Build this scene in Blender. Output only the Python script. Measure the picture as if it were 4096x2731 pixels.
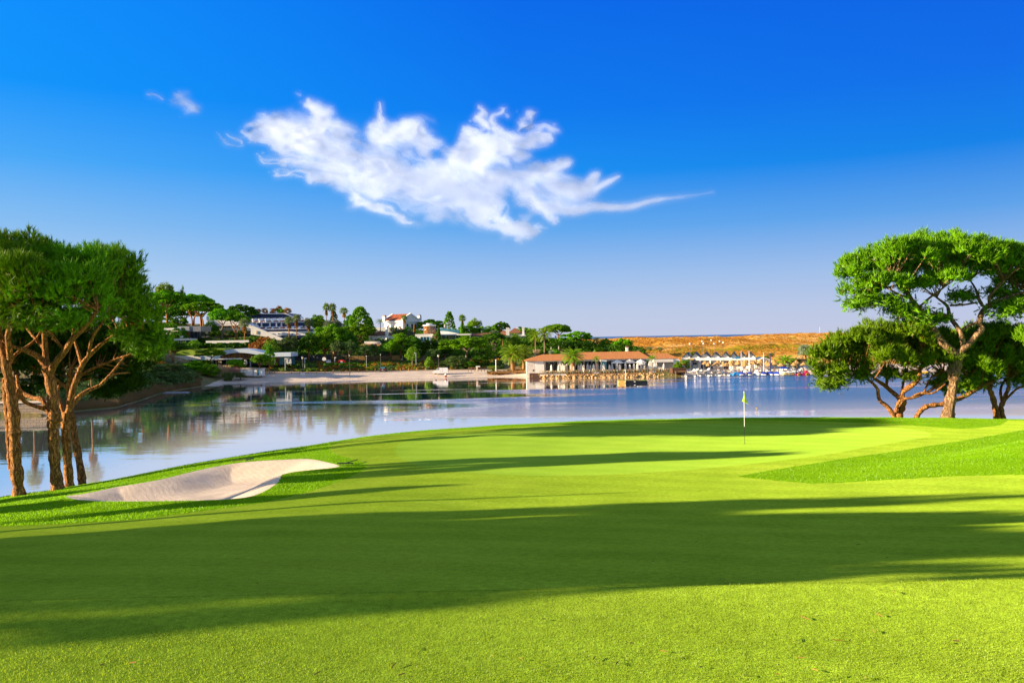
import bpy, math, random
import numpy as np
from mathutils import Vector

R = math.radians
sc = bpy.context.scene
for _o in list(bpy.data.objects):
    bpy.data.objects.remove(_o)
COL = sc.collection

# ------------------------------------------------------------------ camera
FPX, CX, CY, HCAM = 3186.0, 2048.0, 1365.5, 10.9     # focal length and centre in pixels of the 4096 px photograph
PITCH, ROLL = R(0.243), 0.0165
cam_d = bpy.data.cameras.new('camera')
cam_d.sensor_width = 36.0
cam_d.lens = 36.0 * FPX / 4096.0
cam_d.clip_start, cam_d.clip_end = 0.1, 90000.0
cam = bpy.data.objects.new('camera', cam_d)
COL.objects.link(cam)
cF = Vector((0, math.cos(PITCH), -math.sin(PITCH)))
cR0 = Vector((1, 0, 0)); cU0 = cR0.cross(cF)
cR = cR0 * math.cos(ROLL) - cU0 * math.sin(ROLL)
cU = cR.cross(cF)
from mathutils import Matrix
mw = Matrix((( cR.x, cU.x, -cF.x, 0), (cR.y, cU.y, -cF.y, 0), (cR.z, cU.z, -cF.z, HCAM), (0, 0, 0, 1)))
cam.matrix_world = mw
sc.camera = cam

# ------------------------------------------------------------------ light, sky, exposure
EXPO = 1.6
sc.view_settings.view_transform = 'Standard'
sc.view_settings.look = 'None'
sc.view_settings.exposure = EXPO
sc.view_settings.gamma = 1.0
SUN_EL, SUN_BACK = 13.5, 9.5
SUN = Vector((-math.cos(R(SUN_EL)) * math.cos(R(SUN_BACK)), -math.cos(R(SUN_EL)) * math.sin(R(SUN_BACK)), math.sin(R(SUN_EL))))
sun_d = bpy.data.lights.new('sun', 'SUN')
sun_d.energy = 5.0
sun_d.angle = R(0.5)
sun_d.color = (1.0, 0.78, 0.50)
sun = bpy.data.objects.new('sun', sun_d)
COL.objects.link(sun)
sun.rotation_euler = SUN.to_track_quat('Z', 'Y').to_euler()
sun.location = (-60, -10, 40)


def s2l(c):
    return tuple((x / 255 / 12.92) if x / 255 <= 0.04045 else ((x / 255 + 0.055) / 1.055) ** 2.4 for x in c)


def nd(t, kind, ins=None, **kw):
    n = t.nodes.new(kind)
    for k, v in kw.items():
        setattr(n, k, v)
    for k, v in (ins or {}).items():
        if isinstance(v, bpy.types.NodeSocket):
            t.links.new(v, n.inputs[k])
        else:
            n.inputs[k].default_value = v
    return n


def ramp(t, fac, stops):
    n = t.nodes.new('ShaderNodeValToRGB')
    t.links.new(fac, n.inputs['Fac'])
    e = n.color_ramp.elements
    e[0].position, e[0].color = stops[0][0], (*stops[0][1], 1)
    e[1].position, e[1].color = stops[-1][0], (*stops[-1][1], 1)
    for p, c in stops[1:-1]:
        x = e.new(p); x.color = (*c, 1)
    return n.outputs['Color']


def mixc(t, fac, a, b, blend='MIX'):
    n = t.nodes.new('ShaderNodeMix'); n.data_type = 'RGBA'; n.blend_type = blend
    for i, v in ((0, fac), (6, a), (7, b)):
        if isinstance(v, bpy.types.NodeSocket):
            t.links.new(v, n.inputs[i])
        else:
            n.inputs[i].default_value = v if i == 0 else (*v, 1)
    return n.outputs[2]


def maprange(t, val, a, b, c=0.0, d=1.0, smooth=False):
    n = nd(t, 'ShaderNodeMapRange', {0: val, 1: a, 2: b, 3: c, 4: d})
    if smooth:
        n.interpolation_type = 'SMOOTHSTEP'
    return n.outputs[0]


def build_world():
    w = bpy.data.worlds.new('World')
    sc.world = w
    w.use_nodes = True
    t = w.node_tree
    t.nodes.clear()
    k = 10.0 / 2 ** EXPO                      # background strength 0.1 -> picture value 1 after the exposure
    def c(*rgb):
        return tuple(x * k for x in s2l(rgb))
    tc = nd(t, 'ShaderNodeTexCoord')
    sp = nd(t, 'ShaderNodeSeparateXYZ', {0: tc.outputs['Generated']})
    z = maprange(t, sp.outputs[2], 0.0, 0.5)
    def rr(stops):
        # colour ramps hold 0..1 only as a display hint; values above 1 are allowed
        return ramp(t, z, [(p, c(*q)) for p, q in stops])
    left = rr([(0, (200, 208, 230)), (.06, (194, 209, 234)), (.15, (176, 205, 238)), (.27, (132, 188, 241)), (.40, (70, 168, 248)), (.55, (0, 148, 252)), (.8, (0, 140, 255)), (1, (0, 126, 252))])
    mid = rr([(0, (196, 203, 228)), (.06, (188, 203, 231)), (.15, (158, 192, 236)), (.27, (96, 168, 239)), (.40, (18, 144, 243)), (.55, (0, 122, 240)), (.8, (0, 104, 234)), (1, (0, 94, 228))])
    right = rr([(0, (194, 200, 226)), (.06, (184, 197, 229)), (.15, (156, 187, 232)), (.27, (90, 160, 233)), (.40, (0, 128, 232)), (.55, (0, 108, 232)), (.8, (0, 92, 226)), (1, (0, 82, 218))])
    a = maprange(t, sp.outputs[0], -0.52, 0.0)
    b = maprange(t, sp.outputs[0], 0.0, 0.5)
    front = mixc(t, b, mixc(t, a, left, mid), right)
    # unseen sky overhead and behind the viewer: paler blue chosen as ambient fill
    m1 = maprange(t, sp.outputs[2], 0.44, 0.66, smooth=True)
    m2 = maprange(t, sp.outputs[1], 0.30, -0.15, smooth=True)
    mm = nd(t, 'ShaderNodeMath', {0: m1, 1: m2}, operation='MAXIMUM').outputs[0]
    amb = tuple(x * k for x in (0.27, 0.36, 0.55))
    grad = mixc(t, mm, front, amb)
    sky = nd(t, 'ShaderNodeTexSky', sky_type='NISHITA', sun_disc=False, sun_elevation=R(SUN_EL), sun_rotation=R(262), air_density=1.0, dust_density=0.4, ozone_density=2.0)
    col = mixc(t, 0.985, sky.outputs[0], grad)
    bg = nd(t, 'ShaderNodeBackground', {0: col, 1: 0.1})
    out = nd(t, 'ShaderNodeOutputWorld', {0: bg.outputs[0]})


build_world()

# ------------------------------------------------------------------ projection helpers


def pdir(px, py):
    x = (px - CX) / FPX; y = -(py - CY) / FPX
    d = cF + cR * x + cU * y
    return d / d.y


def P(px, py, Y):
    """the point at forward distance Y metres that the photograph shows at (px, py)"""
    d = pdir(px, py)
    return Vector((d.x * Y, Y, HCAM + d.z * Y))


def uv(px, py):
    d = pdir(px, py)
    return d.x, -d.z


def to_px(X, Y, Z):
    """numpy: world -> pixel"""
    dx, dy, dz = X, Y, Z - HCAM
    f = dx * cF.x + dy * cF.y + dz * cF.z
    return CX + FPX * (dx * cR.x + dy * cR.y + dz * cR.z) / f, CY - FPX * (dx * cU.x + dy * cU.y + dz * cU.z) / f


# ------------------------------------------------------------------ noise in numpy


def _hash(ix, iy, seed):
    n = (ix.astype(np.int64) * 374761393 + iy.astype(np.int64) * 668265263 + seed * 1442695041) & 0x7fffffff
    n = ((n ^ (n >> 13)) * 1274126177) & 0x7fffffff
    return ((n ^ (n >> 16)) & 0xffff) / 65535.0


def vnoise(x, y, seed=0):
    x = np.asarray(x, float); y = np.asarray(y, float)
    ix, iy = np.floor(x), np.floor(y)
    fx, fy = x - ix, y - iy
    fx = fx * fx * fx * (fx * (fx * 6 - 15) + 10); fy = fy * fy * fy * (fy * (fy * 6 - 15) + 10)
    a, b = _hash(ix, iy, seed), _hash(ix + 1, iy, seed)
    c, d = _hash(ix, iy + 1, seed), _hash(ix + 1, iy + 1, seed)
    return (a * (1 - fx) + b * fx) * (1 - fy) + (c * (1 - fx) + d * fx) * fy


def fbm(x, y, seed=0, octs=5, gain=.5):
    s = 0; a = 1; tot = 0
    for i in range(octs):
        s = s + a * vnoise(x * 2 ** i + 17.3 * i, y * 2 ** i - 9.1 * i, seed + i)
        tot += a; a *= gain
    return s / tot


def sstep(a, b, x):
    t = np.clip((np.asarray(x, float) - a) / (b - a), 0, 1)
    return t * t * (3 - 2 * t)


def in_poly(poly, X, Y):
    inside = np.zeros(X.shape, bool)
    n = len(poly)
    for i in range(n):
        x1, y1 = poly[i]; x2, y2 = poly[(i + 1) % n]
        if y1 == y2:
            continue
        c = ((y1 > Y) != (y2 > Y)) & (X < (x2 - x1) * (Y - y1) / (y2 - y1) + x1)
        inside ^= c
    return inside


def poly_dist(poly, X, Y):
    d = np.full(X.shape, 1e18)
    n = len(poly)
    for i in range(n):
        x1, y1 = poly[i]; x2, y2 = poly[(i + 1) % n]
        dx, dy = x2 - x1, y2 - y1
        t = np.clip(((X - x1) * dx + (Y - y1) * dy) / (dx * dx + dy * dy + 1e-12), 0, 1)
        d = np.minimum(d, (X - x1 - t * dx) ** 2 + (Y - y1 - t * dy) ** 2)
    return np.sqrt(d)


def crom(pts, n=6):
    """Catmull-Rom through rows of any width"""
    p = np.array(pts, float)
    if len(p) < 3:
        t = np.linspace(0, 1, n + 1)[:, None]
        return p[0] * (1 - t) + p[-1] * t
    q = np.vstack([2 * p[0] - p[1], p, 2 * p[-1] - p[-2]])
    out = []
    for i in range(1, len(q) - 2):
        for k in range(n):
            t = k / n
            out.append(.5 * (2 * q[i] + (q[i + 1] - q[i - 1]) * t + (2 * q[i - 1] - 5 * q[i] + 4 * q[i + 1] - q[i + 2]) * t * t + (3 * q[i] - q[i - 1] - 3 * q[i + 1] + q[i + 2]) * t ** 3))
    out.append(p[-1])
    return np.array(out)


# ------------------------------------------------------------------ meshes


def mesh_np(name, V, F, smooth=False):
    V = np.ascontiguousarray(V, np.float32); F = np.ascontiguousarray(F, np.int32)
    me = bpy.data.meshes.new(name)
    me.vertices.add(len(V)); me.vertices.foreach_set('co', V.ravel())
    k = F.shape[1]
    me.loops.add(F.size); me.loops.foreach_set('vertex_index', F.ravel())
    me.polygons.add(len(F))
    me.polygons.foreach_set('loop_start', np.arange(0, F.size, k, dtype=np.int32))
    me.update(calc_edges=True)
    if smooth:
        me.polygons.foreach_set('use_smooth', np.ones(len(F), bool))
    return me


class MB:
    """collects simple shapes in one mesh"""
    def __init__(s):
        s.v = []; s.f = []
    def add(s, vs, fs):
        o = len(s.v)
        s.v += [tuple(p) for p in vs]
        s.f += [tuple(i + o for i in f) for f in fs]
        return s
    def box(s, x0, x1, y0, y1, z0, z1):
        return s.add([(x0, y0, z0), (x1, y0, z0), (x1, y1, z0), (x0, y1, z0), (x0, y0, z1), (x1, y0, z1), (x1, y1, z1), (x0, y1, z1)],
                     [(0, 3, 2, 1), (4, 5, 6, 7), (0, 1, 5, 4), (1, 2, 6, 5), (2, 3, 7, 6), (3, 0, 4, 7)])
    def obox(s, c, sx, sy, sz, rz=0.0, ry=0.0):
        vs = []
        for z in (-.5, .5):
            for x, y in ((-.5, -.5), (.5, -.5), (.5, .5), (-.5, .5)):
                a, b, d = x * sx, y * sy, z * sz
                a, d = a * math.cos(ry) + d * math.sin(ry), -a * math.sin(ry) + d * math.cos(ry)
                vs.append((c[0] + a * math.cos(rz) - b * math.sin(rz), c[1] + a * math.sin(rz) + b * math.cos(rz), c[2] + d))
        return s.add(vs, [(0, 3, 2, 1), (4, 5, 6, 7), (0, 1, 5, 4), (1, 2, 6, 5), (2, 3, 7, 6), (3, 0, 4, 7)])
    def prism(s, poly, y0, y1):
        """polygon of (x, z) extruded along y"""
        n = len(poly)
        vs = [(x, y0, z) for x, z in poly] + [(x, y1, z) for x, z in poly]
        fs = [tuple(range(n)), tuple(range(2 * n - 1, n - 1, -1))]
        fs += [(i, n + i, n + (i + 1) % n, (i + 1) % n) for i in range(n)]
        return s.add(vs, fs)
    def slab(s, poly, z0, z1):
        """polygon of (x, y) extruded along z"""
        n = len(poly)
        vs = [(x, y, z0) for x, y in poly] + [(x, y, z1) for x, y in poly]
        fs = [tuple(range(n - 1, -1, -1)), tuple(range(n, 2 * n))]
        fs += [(i, (i + 1) % n, n + (i + 1) % n, n + i) for i in range(n)]
        return s.add(vs, fs)
    def tube(s, pts, rad, n=6, cap=True):
        pts = [Vector(p) for p in pts]
        if not hasattr(rad, '__len__'):
            rad = [rad] * len(pts)
        o = len(s.v); ref = None
        for i, p in enumerate(pts):
            d = (pts[min(i + 1, len(pts) - 1)] - pts[max(i - 1, 0)]).normalized()
            if ref is None:
                ref = Vector((1, 0, 0)) if abs(d.x) < .8 else Vector((0, 1, 0))
            a = (ref - d * ref.dot(d)).normalized(); b = d.cross(a); ref = a
            for k in range(n):
                t = 2 * math.pi * k / n
                s.v.append(tuple(p + (a * math.cos(t) + b * math.sin(t)) * rad[i]))
        for i in range(len(pts) - 1):
            for k in range(n):
                k2 = (k + 1) % n
                s.f.append((o + i * n + k, o + i * n + k2, o + (i + 1) * n + k2, o + (i + 1) * n + k))
        if cap:
            s.f.append(tuple(o + k for k in range(n - 1, -1, -1)))
            e = o + (len(pts) - 1) * n
            s.f.append(tuple(e + k for k in range(n)))
        return s
    def lathe(s, prof, c=(0, 0, 0), n=12, sx=1.0, sy=1.0):
        o = len(s.v)
        for r, z in prof:
            for k in range(n):
                t = 2 * math.pi * k / n
                s.v.append((c[0] + r * sx * math.cos(t), c[1] + r * sy * math.sin(t), c[2] + z))
        m = len(prof)
        for i in range(m - 1):
            for k in range(n):
                k2 = (k + 1) % n
                s.f.append((o + i * n + k, o + i * n + k2, o + (i + 1) * n + k2, o + (i + 1) * n + k))
        if prof[0][0] > 1e-4:
            s.f.append(tuple(o + k for k in range(n - 1, -1, -1)))
        if prof[-1][0] > 1e-4:
            s.f.append(tuple(o + (m - 1) * n + k for k in range(n)))
        return s
    def ball(s, c, r, n=10, sx=1, sy=1, sz=1):
        prof = [(max(r * math.sin(math.pi * i / 6), 1e-5), -r * sz * math.cos(math.pi * i / 6)) for i in range(7)]
        return s.lathe(prof, c, n, sx, sy)
    def quad(s, a, b, c, d):
        return s.add([a, b, c, d], [(0, 1, 2, 3)])
    def mesh(s, name, smooth=False):
        me = bpy.data.meshes.new(name)
        me.from_pydata(s.v, [], s.f)
        me.update()
        if smooth:
            me.polygons.foreach_set('use_smooth', np.ones(len(me.polygons), bool))
        return me
    def build(s, name, m, parent=None, smooth=False):
        return link(name, s.mesh(name, smooth), m, parent)


def link(name, me, m, parent=None):
    o = bpy.data.objects.new(name, me)
    if m is not None and not me.materials:
        me.materials.append(m)
    COL.objects.link(o)
    if parent is not None:
        o.parent = parent
    return o


def thing(name, label, cat, loc=(0, 0, 0), rz=0.0, group=None):
    o = bpy.data.objects.new(name, None)
    o.empty_display_size = .3
    COL.objects.link(o)
    o.location = loc; o.rotation_euler = (0, 0, rz)
    o['label'] = label; o['category'] = cat
    if group:
        o['group'] = group
    return o


def tag(o, label, cat, group=None):
    o['label'] = label; o['category'] = cat
    if group:
        o['group'] = group
    return o


def struct(o, kind='structure', label=None):
    o['kind'] = kind
    if label:
        o['label'] = label
    return o


def kids(o):
    return [c for c in bpy.data.objects if c.parent == o]


KID = {}
def dup(root, loc, rz=None, label=None, group=None, scale=None, cat=None):
    """copy of a thing with copies of its parts and sub-parts"""
    r = root.copy(); COL.objects.link(r); r.location = loc
    if rz is not None:
        r.rotation_euler = (0, 0, rz)
    if scale is not None:
        r.scale = scale
    if label:
        r['label'] = label
    if group:
        r['group'] = group
    if cat:
        r['category'] = cat
    if root.name not in KID:
        KID[root.name] = [(c, kids(c)) for c in kids(root)]
    for ch, gs in KID[root.name]:
        c = ch.copy(); COL.objects.link(c); c.parent = r
        for g in gs:
            d = g.copy(); COL.objects.link(d); d.parent = c
    return r


# ------------------------------------------------------------------ materials


def new_mat(name):
    m = bpy.data.materials.new(name)
    m.use_nodes = True
    t = m.node_tree
    t.nodes.clear()
    return m, t, nd(t, 'ShaderNodeOutputMaterial')


def M(name, c1, c2=None, scale=3.0, rough=.7, bump=0.0, bscale=30.0, spec=.3, metallic=0.0, stretch=(1, 1, 1), lo=.35, hi=.65, bdist=.05, alpha=None):
    m, t, out = new_mat(name)
    tc = nd(t, 'ShaderNodeTexCoord')
    mp = nd(t, 'ShaderNodeMapping', {0: tc.outputs['Object']})
    mp.inputs['Scale'].default_value = stretch
    c2 = c2 or tuple(x * .82 for x in c1)
    n = nd(t, 'ShaderNodeTexNoise', {'Vector': mp.outputs[0], 'Scale': scale, 'Detail': 6.0, 'Roughness': .6})
    col = ramp(t, n.outputs[0], [(lo, c1), (hi, c2)])
    b = nd(t, 'ShaderNodeBsdfPrincipled', {'Base Color': col, 'Roughness': rough, 'Metallic': metallic, 'Specular IOR Level': spec})
    if bump:
        n2 = nd(t, 'ShaderNodeTexNoise', {'Vector': mp.outputs[0], 'Scale': bscale, 'Detail': 5.0})
        bp = nd(t, 'ShaderNodeBump', {'Height': n2.outputs[0], 'Strength': bump, 'Distance': bdist})
        t.links.new(bp.outputs[0], b.inputs['Normal'])
    t.links.new(b.outputs[0], out.inputs[0])
    return m


def FM(name, c1, c2, trans=.35, nscale=.6, spec=.04):
    """foliage: leaf to leaf and patch to patch colour variation, some light through the leaf"""
    m, t, out = new_mat(name)
    g = nd(t, 'ShaderNodeNewGeometry')
    tc = nd(t, 'ShaderNodeTexCoord')
    oi = nd(t, 'ShaderNodeObjectInfo')
    n = nd(t, 'ShaderNodeTexNoise', {'Vector': g.outputs['Position'], 'Scale': nscale, 'Detail': 3.0})
    f = nd(t, 'ShaderNodeMath', {0: g.outputs['Random Per Island'], 1: .55}, operation='MULTIPLY').outputs[0]
    f2 = maprange(t, n.outputs[0], .35, .65, 0, .45)
    f3 = nd(t, 'ShaderNodeMath', {0: f, 1: f2}, operation='ADD').outputs[0]
    col = mixc(t, f3, c1, c2)
    hs = nd(t, 'ShaderNodeHueSaturation', {'Color': col})
    t.links.new(maprange(t, oi.outputs['Random'], 0, 1, .78, 1.2), hs.inputs['Value'])
    t.links.new(maprange(t, oi.outputs['Random'], 0, 1, .485, .515), hs.inputs['Hue'])
    d = nd(t, 'ShaderNodeBsdfDiffuse', {0: hs.outputs[0], 1: 1.0})
    tr = nd(t, 'ShaderNodeBsdfTranslucent', {0: hs.outputs[0]})
    mx = nd(t, 'ShaderNodeMixShader', {0: trans, 1: d.outputs[0], 2: tr.outputs[0]})
    gl = nd(t, 'ShaderNodeBsdfGlossy', {0: (1, 1, 1, 1), 1: .45})
    mx2 = nd(t, 'ShaderNodeMixShader', {0: spec, 1: mx.outputs[0], 2: gl.outputs[0]})
    t.links.new(mx2.outputs[0], out.inputs[0])
    return m


def bark_mat(name, c1, c2, scale=5.0):
    m, t, out = new_mat(name)
    tc = nd(t, 'ShaderNodeTexCoord')
    mp = nd(t, 'ShaderNodeMapping', {0: tc.outputs['Object']})
    mp.inputs['Scale'].default_value = (1, 1, .22)
    n0 = nd(t, 'ShaderNodeTexNoise', {'Vector': mp.outputs[0], 'Scale': scale * .9, 'Detail': 4.0})
    dv = nd(t, 'ShaderNodeVectorMath', {0: n0.outputs['Color']}, operation='SCALE'); dv.inputs['Scale'].default_value = .35
    av = nd(t, 'ShaderNodeVectorMath', {0: mp.outputs[0], 1: dv.outputs[0]}, operation='ADD')
    vo = nd(t, 'ShaderNodeTexVoronoi', {'Vector': av.outputs[0], 'Scale': scale * 1.5}, feature='DISTANCE_TO_EDGE')
    n = nd(t, 'ShaderNodeTexNoise', {'Vector': mp.outputs[0], 'Scale': scale * 2, 'Detail': 8.0, 'Roughness': .65})
    e = maprange(t, vo.outputs[0], 0.0, .16)
    col = mixc(t, e, tuple(x * .48 for x in c2), ramp(t, n.outputs[0], [(.35, c1), (.68, c2)]))
    h = nd(t, 'ShaderNodeMath', {0: e, 1: n.outputs[0]}, operation='ADD').outputs[0]
    bp = nd(t, 'ShaderNodeBump', {'Height': h, 'Strength': 1.0, 'Distance': .09})
    b = nd(t, 'ShaderNodeBsdfPrincipled', {'Base Color': col, 'Roughness': .9, 'Specular IOR Level': .15, 'Normal': bp.outputs[0]})
    t.links.new(b.outputs[0], out.inputs[0])
    return m


def tile_mat(name, c1, c2, period=.34, axis='X'):
    """clay roof tiles: rows of half-round channels down the slope"""
    m, t, out = new_mat(name)
    tc = nd(t, 'ShaderNodeTexCoord')
    wv = nd(t, 'ShaderNodeTexWave', {'Vector': tc.outputs['Object'], 'Scale': 2.4 / period / 3.1416, 'Distortion': .6, 'Detail': 1.0, 'Detail Scale': 2.0}, bands_direction=axis, wave_profile='SIN')
    n = nd(t, 'ShaderNodeTexNoise', {'Vector': tc.outputs['Object'], 'Scale': 2.2, 'Detail': 6.0, 'Roughness': .7})
    n2 = nd(t, 'ShaderNodeTexVoronoi', {'Vector': tc.outputs['Object'], 'Scale': 3.0})
    col = ramp(t, n.outputs[0], [(.35, c1), (.65, c2)])
    col = mixc(t, .25, col, n2.outputs['Color'], 'SOFT_LIGHT')
    col = mixc(t, maprange(t, wv.outputs[1], 0, .45), tuple(x * .4 for x in c2), col)
    bp = nd(t, 'ShaderNodeBump', {'Height': wv.outputs[1], 'Strength': 1.0, 'Distance': .12})
    b = nd(t, 'ShaderNodeBsdfPrincipled', {'Base Color': col, 'Roughness': .85, 'Specular IOR Level': .2, 'Normal': bp.outputs[0]})
    t.links.new(b.outputs[0], out.inputs[0])
    return m


def brick_mat(name, c1, c2, mortar, w=.6, h=.3):
    m, t, out = new_mat(name)
    tc = nd(t, 'ShaderNodeTexCoord')
    mp = nd(t, 'ShaderNodeMapping', {0: tc.outputs['Object']})
    mp.inputs['Rotation'].default_value = (R(90), 0, 0)
    br = nd(t, 'ShaderNodeTexBrick', {'Vector': mp.outputs[0], 'Color1': (*c1, 1), 'Color2': (*c2, 1), 'Mortar': (*mortar, 1), 'Scale': 1.0, 'Mortar Size': .03, 'Bias': 0.0, 'Brick Width': w, 'Row Height': h})
    n = nd(t, 'ShaderNodeTexNoise', {'Vector': tc.outputs['Object'], 'Scale': 2.0, 'Detail': 5.0})
    col = mixc(t, .35, br.outputs[0], ramp(t, n.outputs[0], [(.3, (.25, .2, .14)), (.7, (.55, .5, .42))]), 'MULTIPLY')
    col = mixc(t, .5, br.outputs[0], col)
    bp = nd(t, 'ShaderNodeBump', {'Height': br.outputs[1], 'Strength': -.5, 'Distance': .03})
    b = nd(t, 'ShaderNodeBsdfPrincipled', {'Base Color': col, 'Roughness': .9, 'Normal': bp.outputs[0]})
    t.links.new(b.outputs[0], out.inputs[0])
    return m


def glass_mat(name, col=(.02, .05, .08), rough=.06, spec=.9):
    return M(name, col, tuple(x * 1.6 + .004 for x in col), scale=.7, rough=rough, spec=spec)


def leaf_mat(base, c1, c2, **k):
    return FM(base, c1, c2, **k)


def leaves(C, rad, n, size, rng, updir=.25, sq=1.0, shell=.72):
    """quads around clump centres C with radii rad: returns V, F"""
    C = np.asarray(C, float); m = len(C)
    rad = np.broadcast_to(np.asarray(rad, float), (m,))
    d = rng.normal(size=(m * n, 3)); d /= np.linalg.norm(d, axis=1)[:, None]
    d[:, 2] = np.where(d[:, 2] < -.35, -d[:, 2] * .6, d[:, 2])
    rr = np.repeat(rad, n) * rng.uniform(shell, 1.05, m * n)
    p = np.repeat(C, n, 0) + d * rr[:, None] * np.array([1, 1, sq])
    nn = d + rng.normal(size=d.shape) * .55; nn[:, 2] += updir
    nn /= np.linalg.norm(nn, axis=1)[:, None]
    a = np.cross(nn, rng.normal(size=d.shape)); a /= np.linalg.norm(a, axis=1)[:, None] + 1e-9
    b = np.cross(nn, a)
    s = size * rng.uniform(.6, 1.3, m * n)[:, None]
    V = np.stack([p - a * s * .5 - b * s * .35, p + a * s * .5 - b * s * .3, p + a * s * .42 + b * s * .4, p - a * s * .45 + b * s * .35], 1).reshape(-1, 3)
    F = np.arange(len(V)).reshape(-1, 4)
    return V, F


def needles(Pp, A, L, W, m, spread, rng, Nr=None):
    """brushes of m thin triangles at points Pp along axes A"""
    n = len(Pp)
    p = np.repeat(Pp, m, 0); a = np.repeat(A, m, 0); L = np.repeat(np.broadcast_to(L, (n,)), m)[:, None]
    d = a + rng.normal(size=p.shape) * spread
    d /= np.linalg.norm(d, axis=1)[:, None]
    st = p + a * L * rng.uniform(-.5, .3, (n * m, 1))
    ref = rng.normal(size=p.shape) if Nr is None else np.repeat(Nr, m, 0) + rng.normal(size=p.shape) * .38
    w = np.cross(d, ref); w /= np.linalg.norm(w, axis=1)[:, None] + 1e-9
    l = L * rng.uniform(.75, 1.15, (n * m, 1))
    V = np.stack([st - w * W * .5, st + w * W * .5, st + d * l], 1).reshape(-1, 3)
    return V, np.arange(len(V)).reshape(-1, 3)
# ================================================================== materials of the setting


def grass_mat(name, c1, c2, c3, fine=90.0, bump=.6, bd=.02, grain=.34, stripe=.045, worn=.5):
    m, t, out = new_mat(name)
    g = nd(t, 'ShaderNodeNewGeometry')
    pos = g.outputs['Position']
    n1 = nd(t, 'ShaderNodeTexNoise', {'Vector': pos, 'Scale': .55, 'Detail': 4.0, 'Roughness': .6})
    n2 = nd(t, 'ShaderNodeTexNoise', {'Vector': pos, 'Scale': fine, 'Detail': 3.0, 'Roughness': .7})
    n3 = nd(t, 'ShaderNodeTexNoise', {'Vector': pos, 'Scale': 7.0, 'Detail': 5.0, 'Roughness': .7})
    col = ramp(t, n1.outputs[0], [(.36, c1), (.64, c2)])
    col = mixc(t, maprange(t, n3.outputs[0], .42, .70, 0, .55), col, c3)
    # mowing passes, dry and lush patches, small worn spots
    mr = nd(t, 'ShaderNodeMapping', {0: pos}); mr.inputs['Rotation'].default_value = (0, 0, R(24))
    st = nd(t, 'ShaderNodeTexWave', {'Vector': mr.outputs[0], 'Scale': .19, 'Distortion': .5, 'Detail': 1.0}, bands_direction='Y')
    hv = nd(t, 'ShaderNodeHueSaturation', {'Color': col})
    t.links.new(maprange(t, st.outputs[1], .35, .65, 1 - stripe, 1 + stripe), hv.inputs['Value'])
    col = hv.outputs[0]
    n5 = nd(t, 'ShaderNodeTexNoise', {'Vector': pos, 'Scale': .16, 'Detail': 3.0})
    col = mixc(t, maprange(t, n5.outputs[0], .52, .68, 0, .35), col, tuple(x * y for x, y in zip(c2, (1.10, 1.0, 1.2))))
    n6 = nd(t, 'ShaderNodeTexNoise', {'Vector': pos, 'Scale': 2.3, 'Detail': 6.0, 'Roughness': .7})
    col = mixc(t, maprange(t, n6.outputs[0], .66, .76, 0, worn), col, (.24, .28, .05))
    n4 = nd(t, 'ShaderNodeTexNoise', {'Vector': pos, 'Scale': 11.0, 'Detail': 8.0, 'Roughness': .85})
    v = nd(t, 'ShaderNodeHueSaturation', {'Color': col})
    vv = nd(t, 'ShaderNodeMath', {0: maprange(t, n2.outputs[0], .3, .7, .72, 1.28), 1: maprange(t, n4.outputs[0], .32, .68, 1 - grain, 1 + grain)}, operation='MULTIPLY')
    t.links.new(vv.outputs[0], v.inputs['Value'])
    col = v.outputs[0]
    hh = nd(t, 'ShaderNodeMath', {0: n2.outputs[0], 1: maprange(t, n3.outputs[0], 0, 1, 0, 1.5)}, operation='ADD').outputs[0]
    bp = nd(t, 'ShaderNodeBump', {'Height': hh, 'Strength': bump, 'Distance': bd})
    d = nd(t, 'ShaderNodeBsdfDiffuse', {0: col, 1: 1.0, 2: bp.outputs[0]})
    t.links.new(d.outputs[0], out.inputs[0])
    return m


MAT = {}


def sand_mat():
    m, t, out = new_mat('raked_sand')
    g = nd(t, 'ShaderNodeNewGeometry'); pos = g.outputs['Position']
    n1 = nd(t, 'ShaderNodeTexNoise', {'Vector': pos, 'Scale': .8, 'Detail': 5.0})
    n2 = nd(t, 'ShaderNodeTexNoise', {'Vector': pos, 'Scale': 14.0, 'Detail': 5.0, 'Roughness': .7})
    col = ramp(t, n1.outputs[0], [(.38, (.84, .70, .56)), (.62, (.70, .58, .47))])
    col = mixc(t, maprange(t, n2.outputs[0], .5, .75, 0, .4), col, (.58, .47, .36))
    mr = nd(t, 'ShaderNodeMapping', {0: pos}); mr.inputs['Rotation'].default_value = (0, 0, R(-35))
    wv = nd(t, 'ShaderNodeTexWave', {'Vector': mr.outputs[0], 'Scale': 1.6, 'Distortion': 5.0, 'Detail': 3.0, 'Detail Scale': .6}, bands_direction='X')
    h = nd(t, 'ShaderNodeMath', {0: maprange(t, wv.outputs[1], 0, 1, 0, .14), 1: maprange(t, n2.outputs[0], 0, 1, 0, 1.2)}, operation='ADD').outputs[0]
    bp = nd(t, 'ShaderNodeBump', {'Height': h, 'Strength': .7, 'Distance': .03})
    b = nd(t, 'ShaderNodeBsdfDiffuse', {0: col, 1: 1.0, 2: bp.outputs[0]})
    t.links.new(b.outputs[0], out.inputs[0])
    return m


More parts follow.
